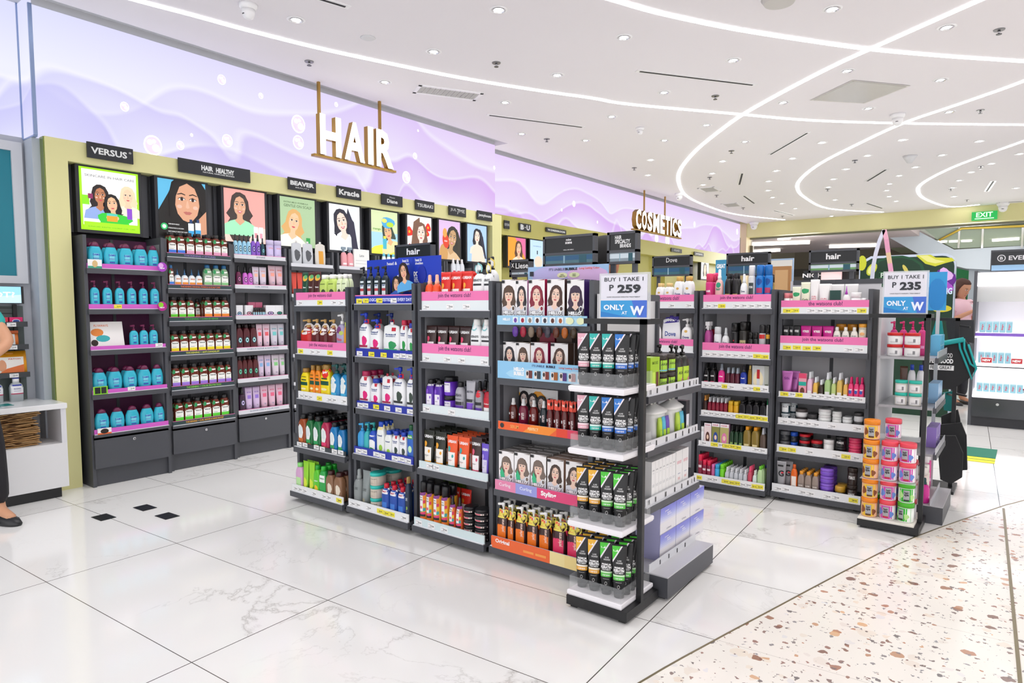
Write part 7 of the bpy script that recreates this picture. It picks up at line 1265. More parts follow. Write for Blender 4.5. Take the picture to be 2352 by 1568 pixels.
# pegboard rack behind the counter
o = thing('checkout_rack', 'black wire rack with clear trays behind the white counter', 'rack', (XL, 0, 0)); b = MB()
b.box((.002, .9, .6215), (.012, 1.50, 1.25), M('5a6664', .5)); b.box((.012, 1.44, .625), (.03, 1.462, 1.26), BLK)
for i in range(6): b.box((.012, .9, 1.06+.035*i), (.016, 1.45, 1.064+.035*i), BLK)
for y in (1.0, 1.15, 1.3): b.box((.012, y, .9), (.016, y+.005, 1.25), BLK)
put('grid_panel', b, o)
for z in (1.135, .985, .80):
    b = MB(); b.box((.015, .9, z-.02), (.09, 1.5, z-.016), M('4a4e52', .3)); b.box((.088, .9, z-.022), (.092, 1.5, z+.012), M('3c4044', .3)); tr = put('tray', b, o)
    for y in (1.25, 1.41): link('price_tag', TW[int(y*10) % 4], tr, (.094, y, z-.02), PI/2)
o = thing('hot_sign', 'pale blue illuminated sign ending in HOT? above the counter rack', 'sign', (XL+.06, 1.28, 1.265), PI/2)
b = MB(); b.box((-.5, 0, 0), (.215, .03, .115), BLK); put('housing', b, o); b = MB(); deco(b, [R(-.5, .005, .2, .112, '8ec8ec'), P([(-.5, .005), (.2, .005), (.2, .06), (-.1, .03), (-.5, .05)], 'b8e0f4'), T("WHAT'S HOT?", -.06, .06, .45, .036, 'f6fbff', 0, .02)], None, e=.9, base=.002); put('print', b, o)
for k, (y, c, l) in enumerate([(1.44, 'e0186c', 'rightmost, bright pink'), (1.36, 'd02840', 'middle, red'), (1.28, 'c83030', 'leftmost, dull red')]):
    b = MB(); b.box((-.036, -.024, 0), (.036, .024, .055), M(c, .3)); deco(b, [C(0, .03, .022, 'dfe4f4', .012), C(0, .03, .018, '2a4a9a', .009)], lambda x, z: -.024); tag(put('small_carton', b, None, (XL+.058, y, 1.121), PI/2, False), l+' small carton on the top rack tray under the blue sign', 'box', 'small red cartons')
def pack(name, y, z, w, h, base, items, lab, x=.055):
    b = MB(); b.loft([(0, w/2, .006, 6), (h*.5, w/2, .012, 6), (h, w/2, .005, 6)], M(base, .35)); deco(b, items(w, h), lambda x, q: -.013, clip=(-w/2, 0, w/2, h)); b.xf(Matrix.Rotation(-.12, 4, 'X')); tag(put(name, b, None, (XL+x, y, z), PI/2, False), lab, 'package')
pack('hanging_pack', 1.385, .972, .14, .115, 'e07830', lambda w, h: [R(-w*.3, h*.12, w*.35, h*.8, 'd8dcdc'), C(0, h*.4, w*.2, 'f6f6f6', h*.22), R(-w*.5, h*.85, w*.5, h, 'c85a20')], 'orange pack with clear window of white pads on the middle rack tray')
pack('hanging_pack', 1.25, .972, .12, .085, 'e8d0cc', lambda w, h: [R(-w*.4, h*.1, w*.4, h*.3, 'd03a30')], 'white and red packs leaning beside the orange windowed pack')
pack('patch_pack', 1.40, .787, .19, .165, 'f4a41c', lambda w, h: [R(-w*.42, h*.14, w*.4, h*.76, 'f6f2ec'), P(blob(-.22*w, h*.42, w*.12, h*.24), 'e0a07a'), P([(-w*.1, h*.3), (w*.4, h*.45), (w*.4, h*.14), (-w*.3, h*.14)], 'e8783a'), T('PATCH', .14*w, h*.68, w*.34, h*.05, 'c82820'), C(0, h*.9, w*.12, 'd88818', h*.03)], 'large orange patch pack with legs picture on the lower rack tray')
pack('patch_pack', 1.21, .787, .17, .15, 'f4a41c', lambda w, h: [R(-w*.42, h*.14, w*.4, h*.76, 'f2f4e8'), P([(-w*.1, h*.5), (w*.4, h*.7), (w*.4, h*.2), (-w*.3, h*.2)], '5ac83a')], 'orange and green patch pack beside the larger orange pack')
for k, y in enumerate((1.42, 1.31, 1.20)):
    o = thing('alcohol_bottle', 'clear alcohol bottle with white label on the counter, %s from right' % ordn(k), 'bottle', (XL+.08, y, .6215), PI/2, 'clear alcohol bottles'); b = MB(); sec = [(0, .036, .028, 4), (.09, .037, .029, 4), (.115, .03, .024, 3), (.125, .017, .017, 2)]; b.loft(sec, M('dfe8ec', .08, 0, 0, 0, .55)); put('bottle_body', b, o)
    b = MB(); b.loft([(.124, .019, .019), (.15, .019, .019)], WHT, n=14); b.loft([(.15, .02, .02), (.155, .02, .02)], M('3a4ab0', .3), n=14); put('cap', b, o); b = MB(); deco(b, [R(-.034, .05, .034, .11, 'f2f2f6'), R(-.034, .102, .034, .112, '3a48a8'), R(-.034, .048, .034, .055, 'b83a5c'), T('ALCOHOL', 0, .085, .04, .01, '4a5aa0'), R(-.02, .068, .02, .07, '8088b0')], secsurf(sec), base=.001); put('label', b, o, recalc=False)
# ================================================================== RIGHT SIDE BACKGROUND
def xz(px, py, Y): p = at(px, py, Y=Y); return (p.x, p.z)
# metal peg rack with hanging shopping bags
o = thing('bag_rack', 'black metal peg rack carrying shopping bags beside the rear end display', 'rack', (-.47, 5.35, 0)); b = MB()
for x in (-.08, .1): b.box((x-.012, -.012, 0), (x+.012, .012, 1.17), BLK)
b.box((-.11, -.15, 0), (.13, .15, .02), BLK); b.box((-.092, -.012, 1.15), (.112, .012, 1.17), BLK); b.box((-.08, -.012, .85), (.1, .012, .87), BLK); put('upright_frame', b, o)
for z in (1.12, .66): b = MB(); b.bar((.1, 0, z), (.17, -.02, z-.01), .012, .012, BLK); put('hook', b, o)
for px, py, Yb in ((2200, 737, 5.54), (2176, 903, 5.52)):
    h = xz(px, py, Yb); b = MB(); b.bar((.1, 0, h[1]+.004), (h[0]+.47, Yb-5.35, h[1]-.004), .012, .012, BLK); put('hook', b, o)
def bag(name, pts, y, d, mat, lab, handles=None, txt=None):
    o = thing(name, lab, 'shopping bag', (0, y, 0)); b = MB(); n = len(pts); vs = [(x, -d/2, z) for x, z in pts]+[(x, d/2, z) for x, z in pts]
    b.add(vs, [tuple(range(n)), tuple(range(2*n-1, n-1, -1))]+[(i, n+i, n+(i+1) % n, (i+1) % n) for i in range(n)], mat); put('bag_body', b, o)
    for h in (handles or []): b = MB(); b.tube([(x, -d/2-.006, z) for x, z in h], .007, M('10a0a0', .5), 6); put('handle', b, o)
    if txt: b = MB(); deco(b, txt, lambda x, z: -d/2, base=.001); put('print', b, o, recalc=False)
    return o
TEAL = M('10a0a0', .5); BB = M('1c1d20', .7)
Y1 = 5.18; q = lambda l: [xz(a, b, Y1) for a, b in l]
bag('shopping_bag', q([(2142, 795), (2215, 777), (2223, 790), (2240, 850), (2225, 870), (2188, 893), (2140, 893), (2135, 850)]), Y1, .05, BB, 'black shopping bag with teal handles hanging nearest on the rack', [q([(2203, 778), (2206, 800), (2222, 840), (2233, 870), (2243, 845), (2225, 790)]), q([(2215, 777), (2216, 800), (2230, 835), (2240, 842)])], None)
p1, p2 = xz(2139, 812, Y1), xz(2190, 800, Y1); s = .045
b = MB(); cx = (p1[0]+p2[0])/2; deco(b, [T('LOOK GOOD', cx+.0, xz(2165, 815, Y1)[1], .12, .03, 'e4e4e4', 0, .01), T('FEEL GOOD', cx, xz(2165, 828, Y1)[1], .13, .032, 'f0f0f0', 0, .05), R(cx-.075, xz(2165, 849, Y1)[1], cx+.07, xz(2165, 838, Y1)[1], 'eeeeee'), T('FEEL GREAT', cx, xz(2165, 843, Y1)[1], .12, .022, '1c1c20', 0, .02)], lambda x, z: Y1-.026, base=.001); bo = [x for x in bpy.data.objects if x.name.startswith('shopping_bag')][-1]; pr = put('print', b, bo, loc=(0, -Y1, 0), recalc=False)
b = MB(); b.tube([(xz(2143, 790, Y1)[0], -.03, xz(2143, 792, Y1)[1]), (xz(2215, 775, Y1)[0], -.03, xz(2215, 779, Y1)[1])], .018, TEAL, 6); put('teal_hem', b, bo)
Y2 = 5.42; q = lambda l: [xz(a, b, Y2) for a, b in l]
bag('shopping_bag', q([(2140, 770), (2150, 735), (2163, 735), (2170, 790), (2142, 795)]), Y2, .04, TEAL, 'teal fabric bag hanging above the black one')
bag('shopping_bag', q([(2168, 735), (2235, 735), (2235, 790), (2175, 780)]), Y2+.12, .04, M('2c2d31', .6), 'dark grey bag hanging highest, below the woman in pink')
bag('shopping_bag', q([(2162, 905), (2190, 900), (2190, 950), (2165, 945)]), Y2+.1, .03, M('0c7472', .6), 'dark teal striped bag hanging between the two black bag groups')
for k, l in enumerate([[(2162, 955), (2200, 940), (2205, 960), (2212, 1010), (2185, 1060), (2165, 1050)], [(2158, 975), (2208, 970), (2220, 1000), (2222, 1078), (2200, 1080), (2160, 1070)], [(2152, 1000), (2195, 1000), (2212, 1040), (2210, 1095), (2185, 1110), (2160, 1100)]]):
    Y3 = 5.42-.1*k; bag('shopping_bag', [xz(a, b, Y3) for a, b in l], Y3, .03, BB, 'folded black bag in the lower rack bunch, %s one' % ['farthest', 'middle', 'nearest'][k])
bpy.context.view_layer.update()
# arched hoop standee behind the jar tower sign
Yh = 4.78; o = thing('arched_standee', 'tall white curved hoop display rising behind the 235 sign', 'display stand', (0, Yh, 0)); b = MB()
pl_ = [(2003, 640), (2006, 610), (2012, 580), (2020, 553), (2031, 528)]; pr_ = [(2031, 528), (2036, 550), (2040, 580), (2044, 605), (2048, 633)]
b2 = MB(); P1 = [xz(a, c, Yh) for a, c in pl_]
for i in range(len(P1)-1): b.bar((P1[i][0], 0, P1[i][1]), (P1[i+1][0], 0, P1[i+1][1]), .02, .02, M('dcdff0', .3))
put('left_arm', b, o); P2 = [xz(a, c, Yh) for a, c in pr_]
for i in range(len(P2)-1): b2.bar((P2[i][0], 0, P2[i][1]), (P2[i+1][0], 0, P2[i+1][1]), .02, .024, M(['f0b0c8', 'e8a0c0', 'e8c8a0', 'f0a8c8'][i], .4))
put('printed_arm', b2, o); b = MB(); b.box((P1[0][0]-.03, -.02, 0.0), (P1[0][0]+.03, .02, P1[0][1]), M('e8e8ea', .3)); put('pillar', b, o)
# blue price board behind
a = xz(2073, 621, 4.6); c = xz(2160, 713, 4.6); b = MB(); b.box((a[0], 0, c[1]), (c[0], .008, a[1]), M('2a9ad8', .3)); b.box((c[0]-.05, .0, .0), (c[0]-.03, .008, c[1]), M('c0c4c8', .3)); deco(b, [T('SHOPPING', (a[0]+c[0])/2+.05, a[1]-.12, .16, .04, 'd8f0ff', 0, .04), P(blob(c[0]-.05, c[1]+.1, .05, .1), '2286cc')], lambda x, z: 0, base=.001); tag(put('blue_board', b, None, (0, 4.92, 0), 0, False), 'sky blue acrylic board behind the 235 sign', 'sign board')
# green rounded gondola header with droplets
Yp = 8.9; X0, X1 = at(1975, 640, Y=Yp).x, at(2195, 640, Y=Yp).x; zt = at(2100, 585, Y=Yp).z; zb = .0; w = X1-X0
o = thing('tall_display_wall', 'dark green rounded display wall with golden oil splashes and purple flower', 'display wall', ((X0+X1)/2, Yp, 0)); b = MB(); r = .12
pts = [(-w/2, 0), (w/2, 0), (w/2, zt-r)]+[(w/2-r+r*math.cos(t*PI/10), zt-r+r*math.sin(t*PI/10)) for t in range(1, 6)]+[(-w/2+r, zt), (-w/2, zt-r*.6)]
n = len(pts); b.add([(x, -.06, z) for x, z in pts]+[(x, .06, z) for x, z in pts], [tuple(range(n)), tuple(range(2*n-1, n-1, -1))]+[(i, n+i, n+(i+1) % n, (i+1) % n) for i in range(n)], M('c8d4e8', .3)); put('panel', b, o)
G = '0c3420'; it = [P([(x*.975, z*.985 if z > .5 else z) for x, z in pts], G), P(blob(-.1*w, zt-0.193, .3*w, .19), '11502e'), P(blob(-.1*w, zt-0.193, .27*w, .165), '0c3822'),
 R(-.28*w, zt-0.198, .2*w, zt-0.193, '3a8a4a'), R(-.28*w, zt-0.259, .2*w, zt-0.253, '3a8a4a'), T('PALMOLIVE', -.05*w, zt-0.226, .42*w, .055, 'd8e8d8', 0, .02),
 P([(.1*w, zt-0.011), (.2*w, zt-0.110), (.3*w, zt-0.143), (.4*w, zt-0.110), (.49*w, zt-0.088), (.46*w, zt-0.055), (.3*w, zt-0.044), (.25*w, zt-0.011)], 'd8d838'), P([(.13*w, zt-0.017), (.22*w, zt-0.088), (.3*w, zt-0.110), (.4*w, zt-0.094), (.3*w, zt-0.066), (.22*w, zt-0.017)], 'f2ee90'),
 P(blob(-.36*w, zt-0.154, .05*w, .08, 12, 0, 0, -.5), 'c8d038'), P(blob(-.36*w, zt-0.154, .035*w, .06, 12, 0, 0, -.5), 'eef090'), P(blob(-.47*w, zt-0.077, .05*w, .09), 'd0d430'), P(blob(.0*w, zt-0.165, .02*w, .06, 12, 0, 0, .5), 'd8c860'),
 P(blob(.4*w, zt-0.303, .1*w, .13, 14, 1, .15), '6a1c90'), P(blob(.4*w, zt-0.248, .07*w, .08, 14, 2, .2), 'e8b8f0'), P(blob(.42*w, zt-0.385, .06*w, .07, 14, 2, .2), 'b050c8'), P(blob(.38*w, zt-0.616, .1*w, .04), 'd8c830')]
b = MB(); deco(b, it, lambda x, z: -.06, e=.5, base=.002); put('print', b, o)
# cosmetics cabinet at the right edge
def cabinet(x0, x1, y0, d, lab):
    o = thing('cosmetics_cabinet', lab, 'cabinet', (x0, y0, 0)); w = x1-x0; LW = M('fdf6fb', .3, 0, 1.5); b = MB()
    b.box((0, 0, 0), (w, d, .10), DK2); b.box((0, -.02, .1), (w, d, .30), M('35383c', .15)); put('base_cabinet', b, o); b = MB(); b.loft([(0, .014, .014), (.006, .014, .014)], CHR, n=14); b.xf(Matrix.Translation((.22, -.02, .24)) @ Matrix.Rotation(PI/2, 4, 'X')); put('lock', b, o)
    b = MB(); b.box((-.03, 0, 0), (.0, d, 1.62), DK); b.box((w, 0, 0), (w+.03, d, 1.62), DK); b.box((0, d-.02, .3), (w, d, 1.62), M('e8e8ec', .4)); put('carcass', b, o)
    for z in (.36, .66, .98): b = MB(); b.add([(0, -.02, z-.055), (w, -.02, z-.055), (w, .10, z), (0, .10, z), (w, d-.02, z), (0, d-.02, z), (w, d-.02, z-.03), (0, d-.02, z-.03)], [(0, 1, 2, 3), (3, 2, 4, 5), (0, 3, 5, 7), (1, 6, 4, 2), (0, 7, 6, 1)], LW); put('lit_shelf', b, o)
    b = MB(); b.box((0, .02, .94), (w, .05, .975), M('7a58b8', .3)); b.box((0, -.01, .62), (w, .02, .63), DK2); put('shelf_trim', b, o)
    b = MB(); b.box((0, -.01, 1.46), (w, .1, 1.6), LW); b.box((0, .04, 1.30), (w, .06, 1.46), M('c8c8c6', .2, .5)); put('header_light', b, o)
    b = MB(); b.box((.1, .05, 1.61), (w, .08, 1.83), DK); b.box((.11, .04, 1.68), (w-.01, .05, 1.81), M('2a2c30', .4)); b.box((.11, .04, 1.62), (w-.01, .05, 1.675), M('8ab0d0', .3)); deco(b, [T('EVER BILENA', .45, 1.745, .40, .045, 'd8d8dc', 0, .02), C(.19, 1.745, .035, 'd8d8dc'), C(.19, 1.745, .028, '2a2c30'), T('B', .19, 1.745, .025, .03, 'd8d8dc')], lambda x, z: .04, base=.001); put('brand_board', b, o, recalc=False)
    return o
CB = cabinet(-.43, .35, 8.45, .4, 'black cosmetics cabinet with glowing shelves at the right edge')
nm, rm, parts = mk_product('box', .05, .04, .115, '9ad0e0', None, lambda w, h: [T('lip', 0, h*.5, h*.5, w*.4, 'd83a5a', 90), R(-w*.5, h*.9, w*.5, h, 'b8e0ec')], .4, 'makeup_box'); nm2, rm2, pt2 = mk_product('jar', .06, .06, .05, 'f0f0f2', 'd83a5a', None, .3, 'compact_jar')
for s, z in enumerate((.98, .66, .36)):
    for k in range(7 if s == 2 else 5):
        o = link(nm, rm, None, (-.37+.056*k, 8.50 if s != 1 else 8.52, z+.001)); o.scale = (1, 1, 1 if s != 2 else .8); tag(o, 'pale blue makeup box, %s from left on the %s lit shelf of the right cabinet' % (ordn(k), ['upper', 'middle', 'lower'][s]), 'box', 'pale blue makeup boxes'); [link(pn, pm, o) for pn, pm in parts]
    for k in range(4):
        o = link(nm2, rm2, None, (.02+.07*k, 8.52, z+.001)); tag(o, 'round white compact, %s from left on the %s lit shelf of the right cabinet' % (ordn(k), ['upper', 'middle', 'lower'][s]), 'jar', 'round compacts'); [link(pn, pm, o) for pn, pm in pt2]
for k, t in enumerate(['NEW', 'NEW', '249', 'NEW']):
    b = MB(); b.box((0, -.003, 0), (.1, 0, .06), M('f4f0f0', .4)); deco(b, [R(.006, .006, .094, .054, 'c81c2c'), T(t, .05, .03, .07, .026, 'ffffff', 0, .05)], lambda x, z: -.003); tag(put('price_flag', b, None, ([-.37, -.12, -.01, .10][k], 8.44, .665), 0, False), 'red and white price flag, %s from left on the right cabinet' % ordn(k), 'price tag', 'red price flags')
# low white and black cabinets further back and a dark freestanding sign
b = MB(); b.box((-2.6, 11.5, 0), (-1.9, 11.9, 1.42), M('7a7c80', .4)); b.box((-2.58, 11.48, .9), (-1.92, 11.5, 1.4), M('c8c4d8', .4)); tag(put('far_display', b), 'far grey display block behind the rear island', 'display')
a = xz(1846, 622, 7.5); c = xz(1965, 640, 7.5); b = MB(); b.box((a[0], 0, c[1]-.05), (c[0], .02, a[1]), M('1a1b1e', .4)); b.box((a[0]+.1, 0.005, 0), (a[0]+.13, .02, c[1]), BLK); b.box((c[0]-.13, .005, 0), (c[0]-.1, .02, c[1]), BLK); deco(b, [T('NICHIDO', (a[0]+c[0])/2-.08, a[1]-.05, .36, .045, 'e8e8e8', 0, .03)], lambda x, z: 0, base=.001); tag(put('brand_sign', b, None, (0, 7.5, 0), 0, False), 'black board with spaced white capitals between rear island and green wall', 'sign')
a = xz(1910, 622, 7.4); b = MB(); b.loft([(1.62, .12, .02), (1.66, .2, .03), (1.74, .22, .03), (1.78, .1, .02)], M('e89a9c', .5)); b.loft([(0, .1, .015), (1.62, .1, .015)], M('e8c8c8', .4)); tag(put('flower_print', b, None, (a[0], 7.4, 0)), 'pink flower shaped printed standee behind the cream tubes', 'standee')
for (x0, x1, yt, yb, Y, c, l) in [(1644, 1668, 597, 640, 6.2, '3a8ab0', 'blue GREAT promo card rising left of the hair sign'), (1775, 1815, 612, 665, 5.6, 'a87848', 'brown rounded card standing behind the gold cans'), (1765, 1820, 595, 700, 13.0, 'a8c4e8', 'pale blue lit panel far behind the rear island')]:
    a = xz(x0, yt, Y); c_ = xz(x1, yb, Y); b = MB(); b.box((a[0], 0, 0), (c_[0], .03, a[1]), M(c, .4)); deco(b, [T('GREAT', (a[0]+c_[0])/2, a[1]-.06, (c_[0]-a[0])*.8, .04, 'ffffff', 0, .03)] if Y == 6.2 else [R(a[0]+.02, a[1]-.2, c_[0]-.02, a[1]-.03, 'f0f0f0' if Y > 9 else 'c8a070')], lambda x, z: 0, base=.001); tag(put('promo_board', b, None, (0, Y, 0), 0, False), l, 'promo card')
# ================================================================== MALL BEYOND THE OPENING
b = MB(); b.box((-14, 33.8, -1), (22, 34.2, 14), M('8d8478', .7)); struct('wall_mall_back', b)
b = MB(); b.box((-14, 15.98, -.02), (-9, 34, 12), M('a09888', .7)); b.box((-9.05, 15.98, 0), (-5.3, 16.2, 5), M('9a9284', .7)); struct('wall_mall_left', b)
b = MB(); b.box((-9, 16.1, 3.0), (-2.2, 22.5, 3.25), M('9c9092', .6)); struct('wall_mall_soffit', b)
b = MB(); b.box((-4.5, 22.5, 3.6), (9, 33.5, 3.8), M('b4bca8', .6)); struct('wall_mall_gallery', b)
b = MB(); b.box((-14, 15.9, 5.2), (22, 34, 5.5), M('c8ccc0', .7)); struct('ceiling', b)
for k, (a, c, Z) in enumerate([((1725, 561), (1860, 556), 3.0), ((1905, 566), (2012, 563), 3.0), ((1725, 578), (1790, 574), 3.0), ((2280, 552), (2340, 548), 3.6)]):
    p, q_ = at(*a, Z=Z-.045), at(*c, Z=Z-.045); b = MB(); b.bar(p, q_, .14, .08, M('fff6e8', .4, 0, 3.0)); tag(put('mall_light_bar', b), 'long glowing light bar in the mall beyond, %s from left' % ordn(k), 'light', 'mall light bars')
for k, (px, py) in enumerate([(1755, 544), (1801, 550), (2163, 557), (2192, 556), (2220, 555)]):
    Z = 3.0 if k < 2 else 3.6; p = at(px, py, Z=Z-.062); b = MB(); b.loft([(0, .16, .1), (.06, .16, .1)], M('fff8ec', .4, 0, 3.0)); tag(put('mall_lamp', b, None, p), 'oval glowing mall lamp, %s from left beyond the glass' % ordn(k), 'light', 'mall lamps')
# escalator and upper walkway
Ye = 20.0; o = thing('escalator', 'grey escalator truss descending from left beyond the opening', 'escalator', (0, Ye, 0)); ep = [(2030, 528), (2105, 528), (2200, 578), (2352, 570), (2600, 560), (2600, 640), (2220, 640), (2170, 605), (2160, 590)]
pts = [xz(a, c, Ye) for a, c in [(1990, 515), (2075, 515), (2198, 578), (2420, 566), (2600, 560), (2600, 640), (2225, 620), (2140, 600)]]; n = len(pts)
b = MB(); b.add([(x, -.8, z) for x, z in pts]+[(x, .8, z) for x, z in pts], [tuple(range(n)), tuple(range(2*n-1, n-1, -1))]+[(i, n+i, n+(i+1) % n, (i+1) % n) for i in range(n)], M('9aa2ac', .5)); put('truss', b, o)
b = MB(); GL = M('b8c8b8', .05, 0, 0, 0, .35); gp = [xz(a, c, Ye) for a, c in [(2080, 512), (2198, 576), (2600, 558), (2600, 515), (2260, 528), (2200, 530), (2150, 530)]]; b.add([(x, -.82, z) for x, z in gp], [tuple(q) for q in tessellate_polygon([[Vector((x, z, 0)) for x, z in gp]])], GL); put('glass_balustrade', b, o, recalc=False)
b = MB(); hp = [xz(a, c, Ye) for a, c in [(2080, 508), (2168, 556)]]
h2_ = [xz(a, c, Ye) for a, c in [(2165, 558), (2215, 532), (2270, 530), (2600, 518)]]; b.tube([(x, -.85, z) for x, z in h2_], .03, M('b0963c', .4, .5), 6); put('handrail', b, o)
b = MB()
for px in (2210, 2262, 2350): p_ = xz(px, 530, Ye); q_ = xz(px, 575, Ye); b.box((p_[0]-.02, -.84, q_[1]), (p_[0]+.02, -.8, p_[1]), CHR)
put('balustrade_post', b, o)
for px in (2225, 2420): p_ = xz(px, 700, Ye); b = MB(); b.box((p_[0], -.5, 0), (p_[0]+.5, .5, 2.4), M('7d858f', .5)); put('support', b, o)
b = MB(); a = xz(2195, 615, 22); c = xz(2300, 640, 22); b.box((a[0], 22, 0), (6, 22.3, a[1]), M('1a7a44', .5)); struct('wall_mall_green', b)
b = MB(); b.box((-8, 24, 2.3), (2.5, 24.4, 2.55), M('2a2622', .5)); b.box((-8, 24.05, 0), (2.5, 24.3, 2.3), M('6c665e', .6)); b.box((-5.5, 23.98, .2), (-4.4, 24.05, 2.1), M('b8c4e8', .4, 0, .6)); struct('wall_mall_shops', b)

ML = bpy.data.lights.new('mall_fill', 'POINT'); ML.energy = 60; ML.shadow_soft_size = .5; ML.color = (1, .97, .92)  # added fill lights that brighten the mall, not placed at its lamps
for x, y, z in ((-4.5, 17.2, 2.4), (-1.0, 17.6, 2.2), (1.0, 18.6, 4.4), (4.0, 17.5, 4.2), (-7, 23.2, 4.6), (3, 28, 3.0)):
    L = bpy.data.objects.new('mall_fill_light', ML); COL.objects.link(L); L.location = (x, y, z)
# ================================================================== PEOPLE
CAMP = Vector((0, 0, CAMH))
def pd(px, py, dep): return CAMP + (FR*((px-CX)/F_PX) - FU*((py-CY)/F_PX) + FF)*dep
def skin_mesh(name, verts, edges, radii, mat, root=0, sub=1):
    me = bpy.data.meshes.new(name+'_cage'); me.from_pydata([tuple(v) for v in verts], edges, []); o = bpy.data.objects.new(name+'_cage', me); COL.objects.link(o)
    m = o.modifiers.new('s', 'SKIN'); o.modifiers.new('u', 'SUBSURF').levels = sub
    sv = me.skin_vertices[0].data
    for i, r in enumerate(radii): sv[i].radius = r if isinstance(r, tuple) else (r, r); sv[i].use_root = (i == root)
    bpy.context.view_layer.update(); ev = o.evaluated_get(bpy.context.evaluated_depsgraph_get()); r = bpy.data.meshes.new_from_object(ev); r.name = name
    bpy.data.objects.remove(o); r.materials.clear(); r.materials.append(mat)
    for p in r.polygons: p.use_smooth = True
    return r
def human(lab, J, skin, shirt, pants, hair, facing, look, shoes='2a2a2c', sleeve=.75, s=1.0, longhair=0, hold=None, hands=True):
    """J: joint name -> world point; facing / look: horizontal unit vectors"""
    V = {k: Vector(v) for k, v in J.items()}; O = Vector((V['pelvis'].x, V['pelvis'].y, 0)); loc = {k: v-O for k, v in V.items()}
    SK, SH, PT, HR = M(skin, .5), M(shirt, .75), M(pants, .8), M(hair, .75)
    names = []; vs = []; ra = []; ed = []
    def add(n, p, r, par=None):
        names.append(n); vs.append(p); ra.append(r)
        if par is not None: ed.append((names.index(par), len(vs)-1))
    add('pelvis', loc['pelvis'], (.13*s, .10*s)); add('waist', loc['pelvis'].lerp(loc['chest'], .5), (.115*s, .09*s), 'pelvis'); add('chest', loc['chest'], (.14*s, .10*s), 'waist'); add('neck', loc['neck'], .05*s, 'chest'); add('headb', loc['head']-Vector((0, 0, .05*s)), .048*s, 'neck')
    for sd in 'LR':
        add('sh'+sd, loc['shoulder'+sd], .052*s, 'chest'); add('el'+sd, loc['elbow'+sd], .037*s, 'sh'+sd); add('wr'+sd, loc['wrist'+sd], .026*s, 'el'+sd)
        h = (loc['wrist'+sd]-loc['elbow'+sd]).normalized(); side = h.cross(Vector((0, 0, 1))); side = side.normalized() if side.length > .1 else Vector((1, 0, 0))
        add('pa'+sd, loc['wrist'+sd]+h*.05*s, (.034*s, .016*s), 'wr'+sd)
        if hands:
            for q in range(4):
                b0 = loc['wrist'+sd]+h*.085*s+side*(q-1.5)*.019*s; L = [.06, .072, .068, .05][q]*s
                add('f%d%s' % (q, sd), b0, .0095*s, 'pa'+sd); add('g%d%s' % (q, sd), b0+h*L*.55+Vector((0, 0, -.006)), .0085*s, 'f%d%s' % (q, sd)); add('t%d%s' % (q, sd), b0+h*L*.9+Vector((0, 0, -.02*s)), .007*s, 'g%d%s' % (q, sd))
            add('th'+sd, loc['wrist'+sd]+h*.035*s-side*.036*s, .011*s, 'pa'+sd); add('tt'+sd, loc['wrist'+sd]+h*.075*s-side*.055*s, .009*s, 'th'+sd)
        add('hi'+sd, loc['hip'+sd], .085*s, 'pelvis'); add('kn'+sd, loc['knee'+sd], .055*s, 'hi'+sd); add('an'+sd, loc['ankle'+sd], .038*s, 'kn'+sd); add('to'+sd, loc['ankle'+sd]+Vector(facing)*.13*s-Vector((0, 0, .045)), .03*s, 'an'+sd)
    root = tag(link('person', skin_mesh('person', vs, ed, ra, SK)), lab, 'person'); root.location = O
    # shirt and trousers follow the body
    e = 1.16; n2 = ['pelvis', 'waist', 'chest', 'neckb']; v2 = [loc['pelvis'], loc['pelvis'].lerp(loc['chest'], .5), loc['chest'], loc['chest'].lerp(loc['neck'], .75)]; r2 = [(.15*s, .12*s), (.14*s, .11*s), (.155*s, .12*s), .07*s]; e2 = [(0, 1), (1, 2), (2, 3)]
    for sd in 'LR':
        v2.append(loc['shoulder'+sd]); r2.append(.07*s); e2.append((2, len(v2)-1)); v2.append(loc['shoulder'+sd].lerp(loc['elbow'+sd], sleeve)); r2.append(.058*s); e2.append((len(v2)-2, len(v2)-1))
    link('shirt', skin_mesh('shirt', v2, e2, r2, SH), root)
    v3 = [loc['pelvis']+Vector((0, 0, .04)), loc['pelvis']]; r3 = [(.145*s, .115*s), (.15*s, .12*s)]; e3 = [(0, 1)]
    for sd in 'LR':
        for k, (nm, r) in enumerate((('hip', .098), ('knee', .072), ('ankle', .062))): v3.append(loc[nm+sd]+Vector((0, 0, .02 if nm == 'ankle' else 0))); r3.append(r*s); e3.append((1 if k == 0 else len(v3)-2, len(v3)-1))
    link('trousers', skin_mesh('trousers', v3, e3, r3, PT, 1), root)
    fv = Vector(facing).normalized(); ang = math.atan2(fv.x, -fv.y)
    for sd in 'LR':
        b = MB(); b.loft([(0, .043*s, .125*s, 2.3), (.012, .045*s, .13*s, 2.3), (.035, .042*s, .12*s, 2.2, 0, .01), (.055, .034*s, .075*s, 2, 0, .045*s)], M(shoes, .35)); b.box((-.022*s, -.06*s, .046), (.022*s, -.048*s, .052), M('c8a84a', .3, .8))
        p = loc['ankle'+sd]+fv*.055*s; put('shoe', b, root, (p.x, p.y, -O.z), ang)
    # head
    lv = Vector(look); yaw = math.atan2(lv.x, -lv.y); pit = math.asin(max(-1, min(1, lv.normalized().z)))
    R4 = Matrix.Translation(loc['head']) @ Matrix.Rotation(yaw, 4, 'Z') @ Matrix.Rotation(-pit, 4, 'X')
    b = MB(); hs = s
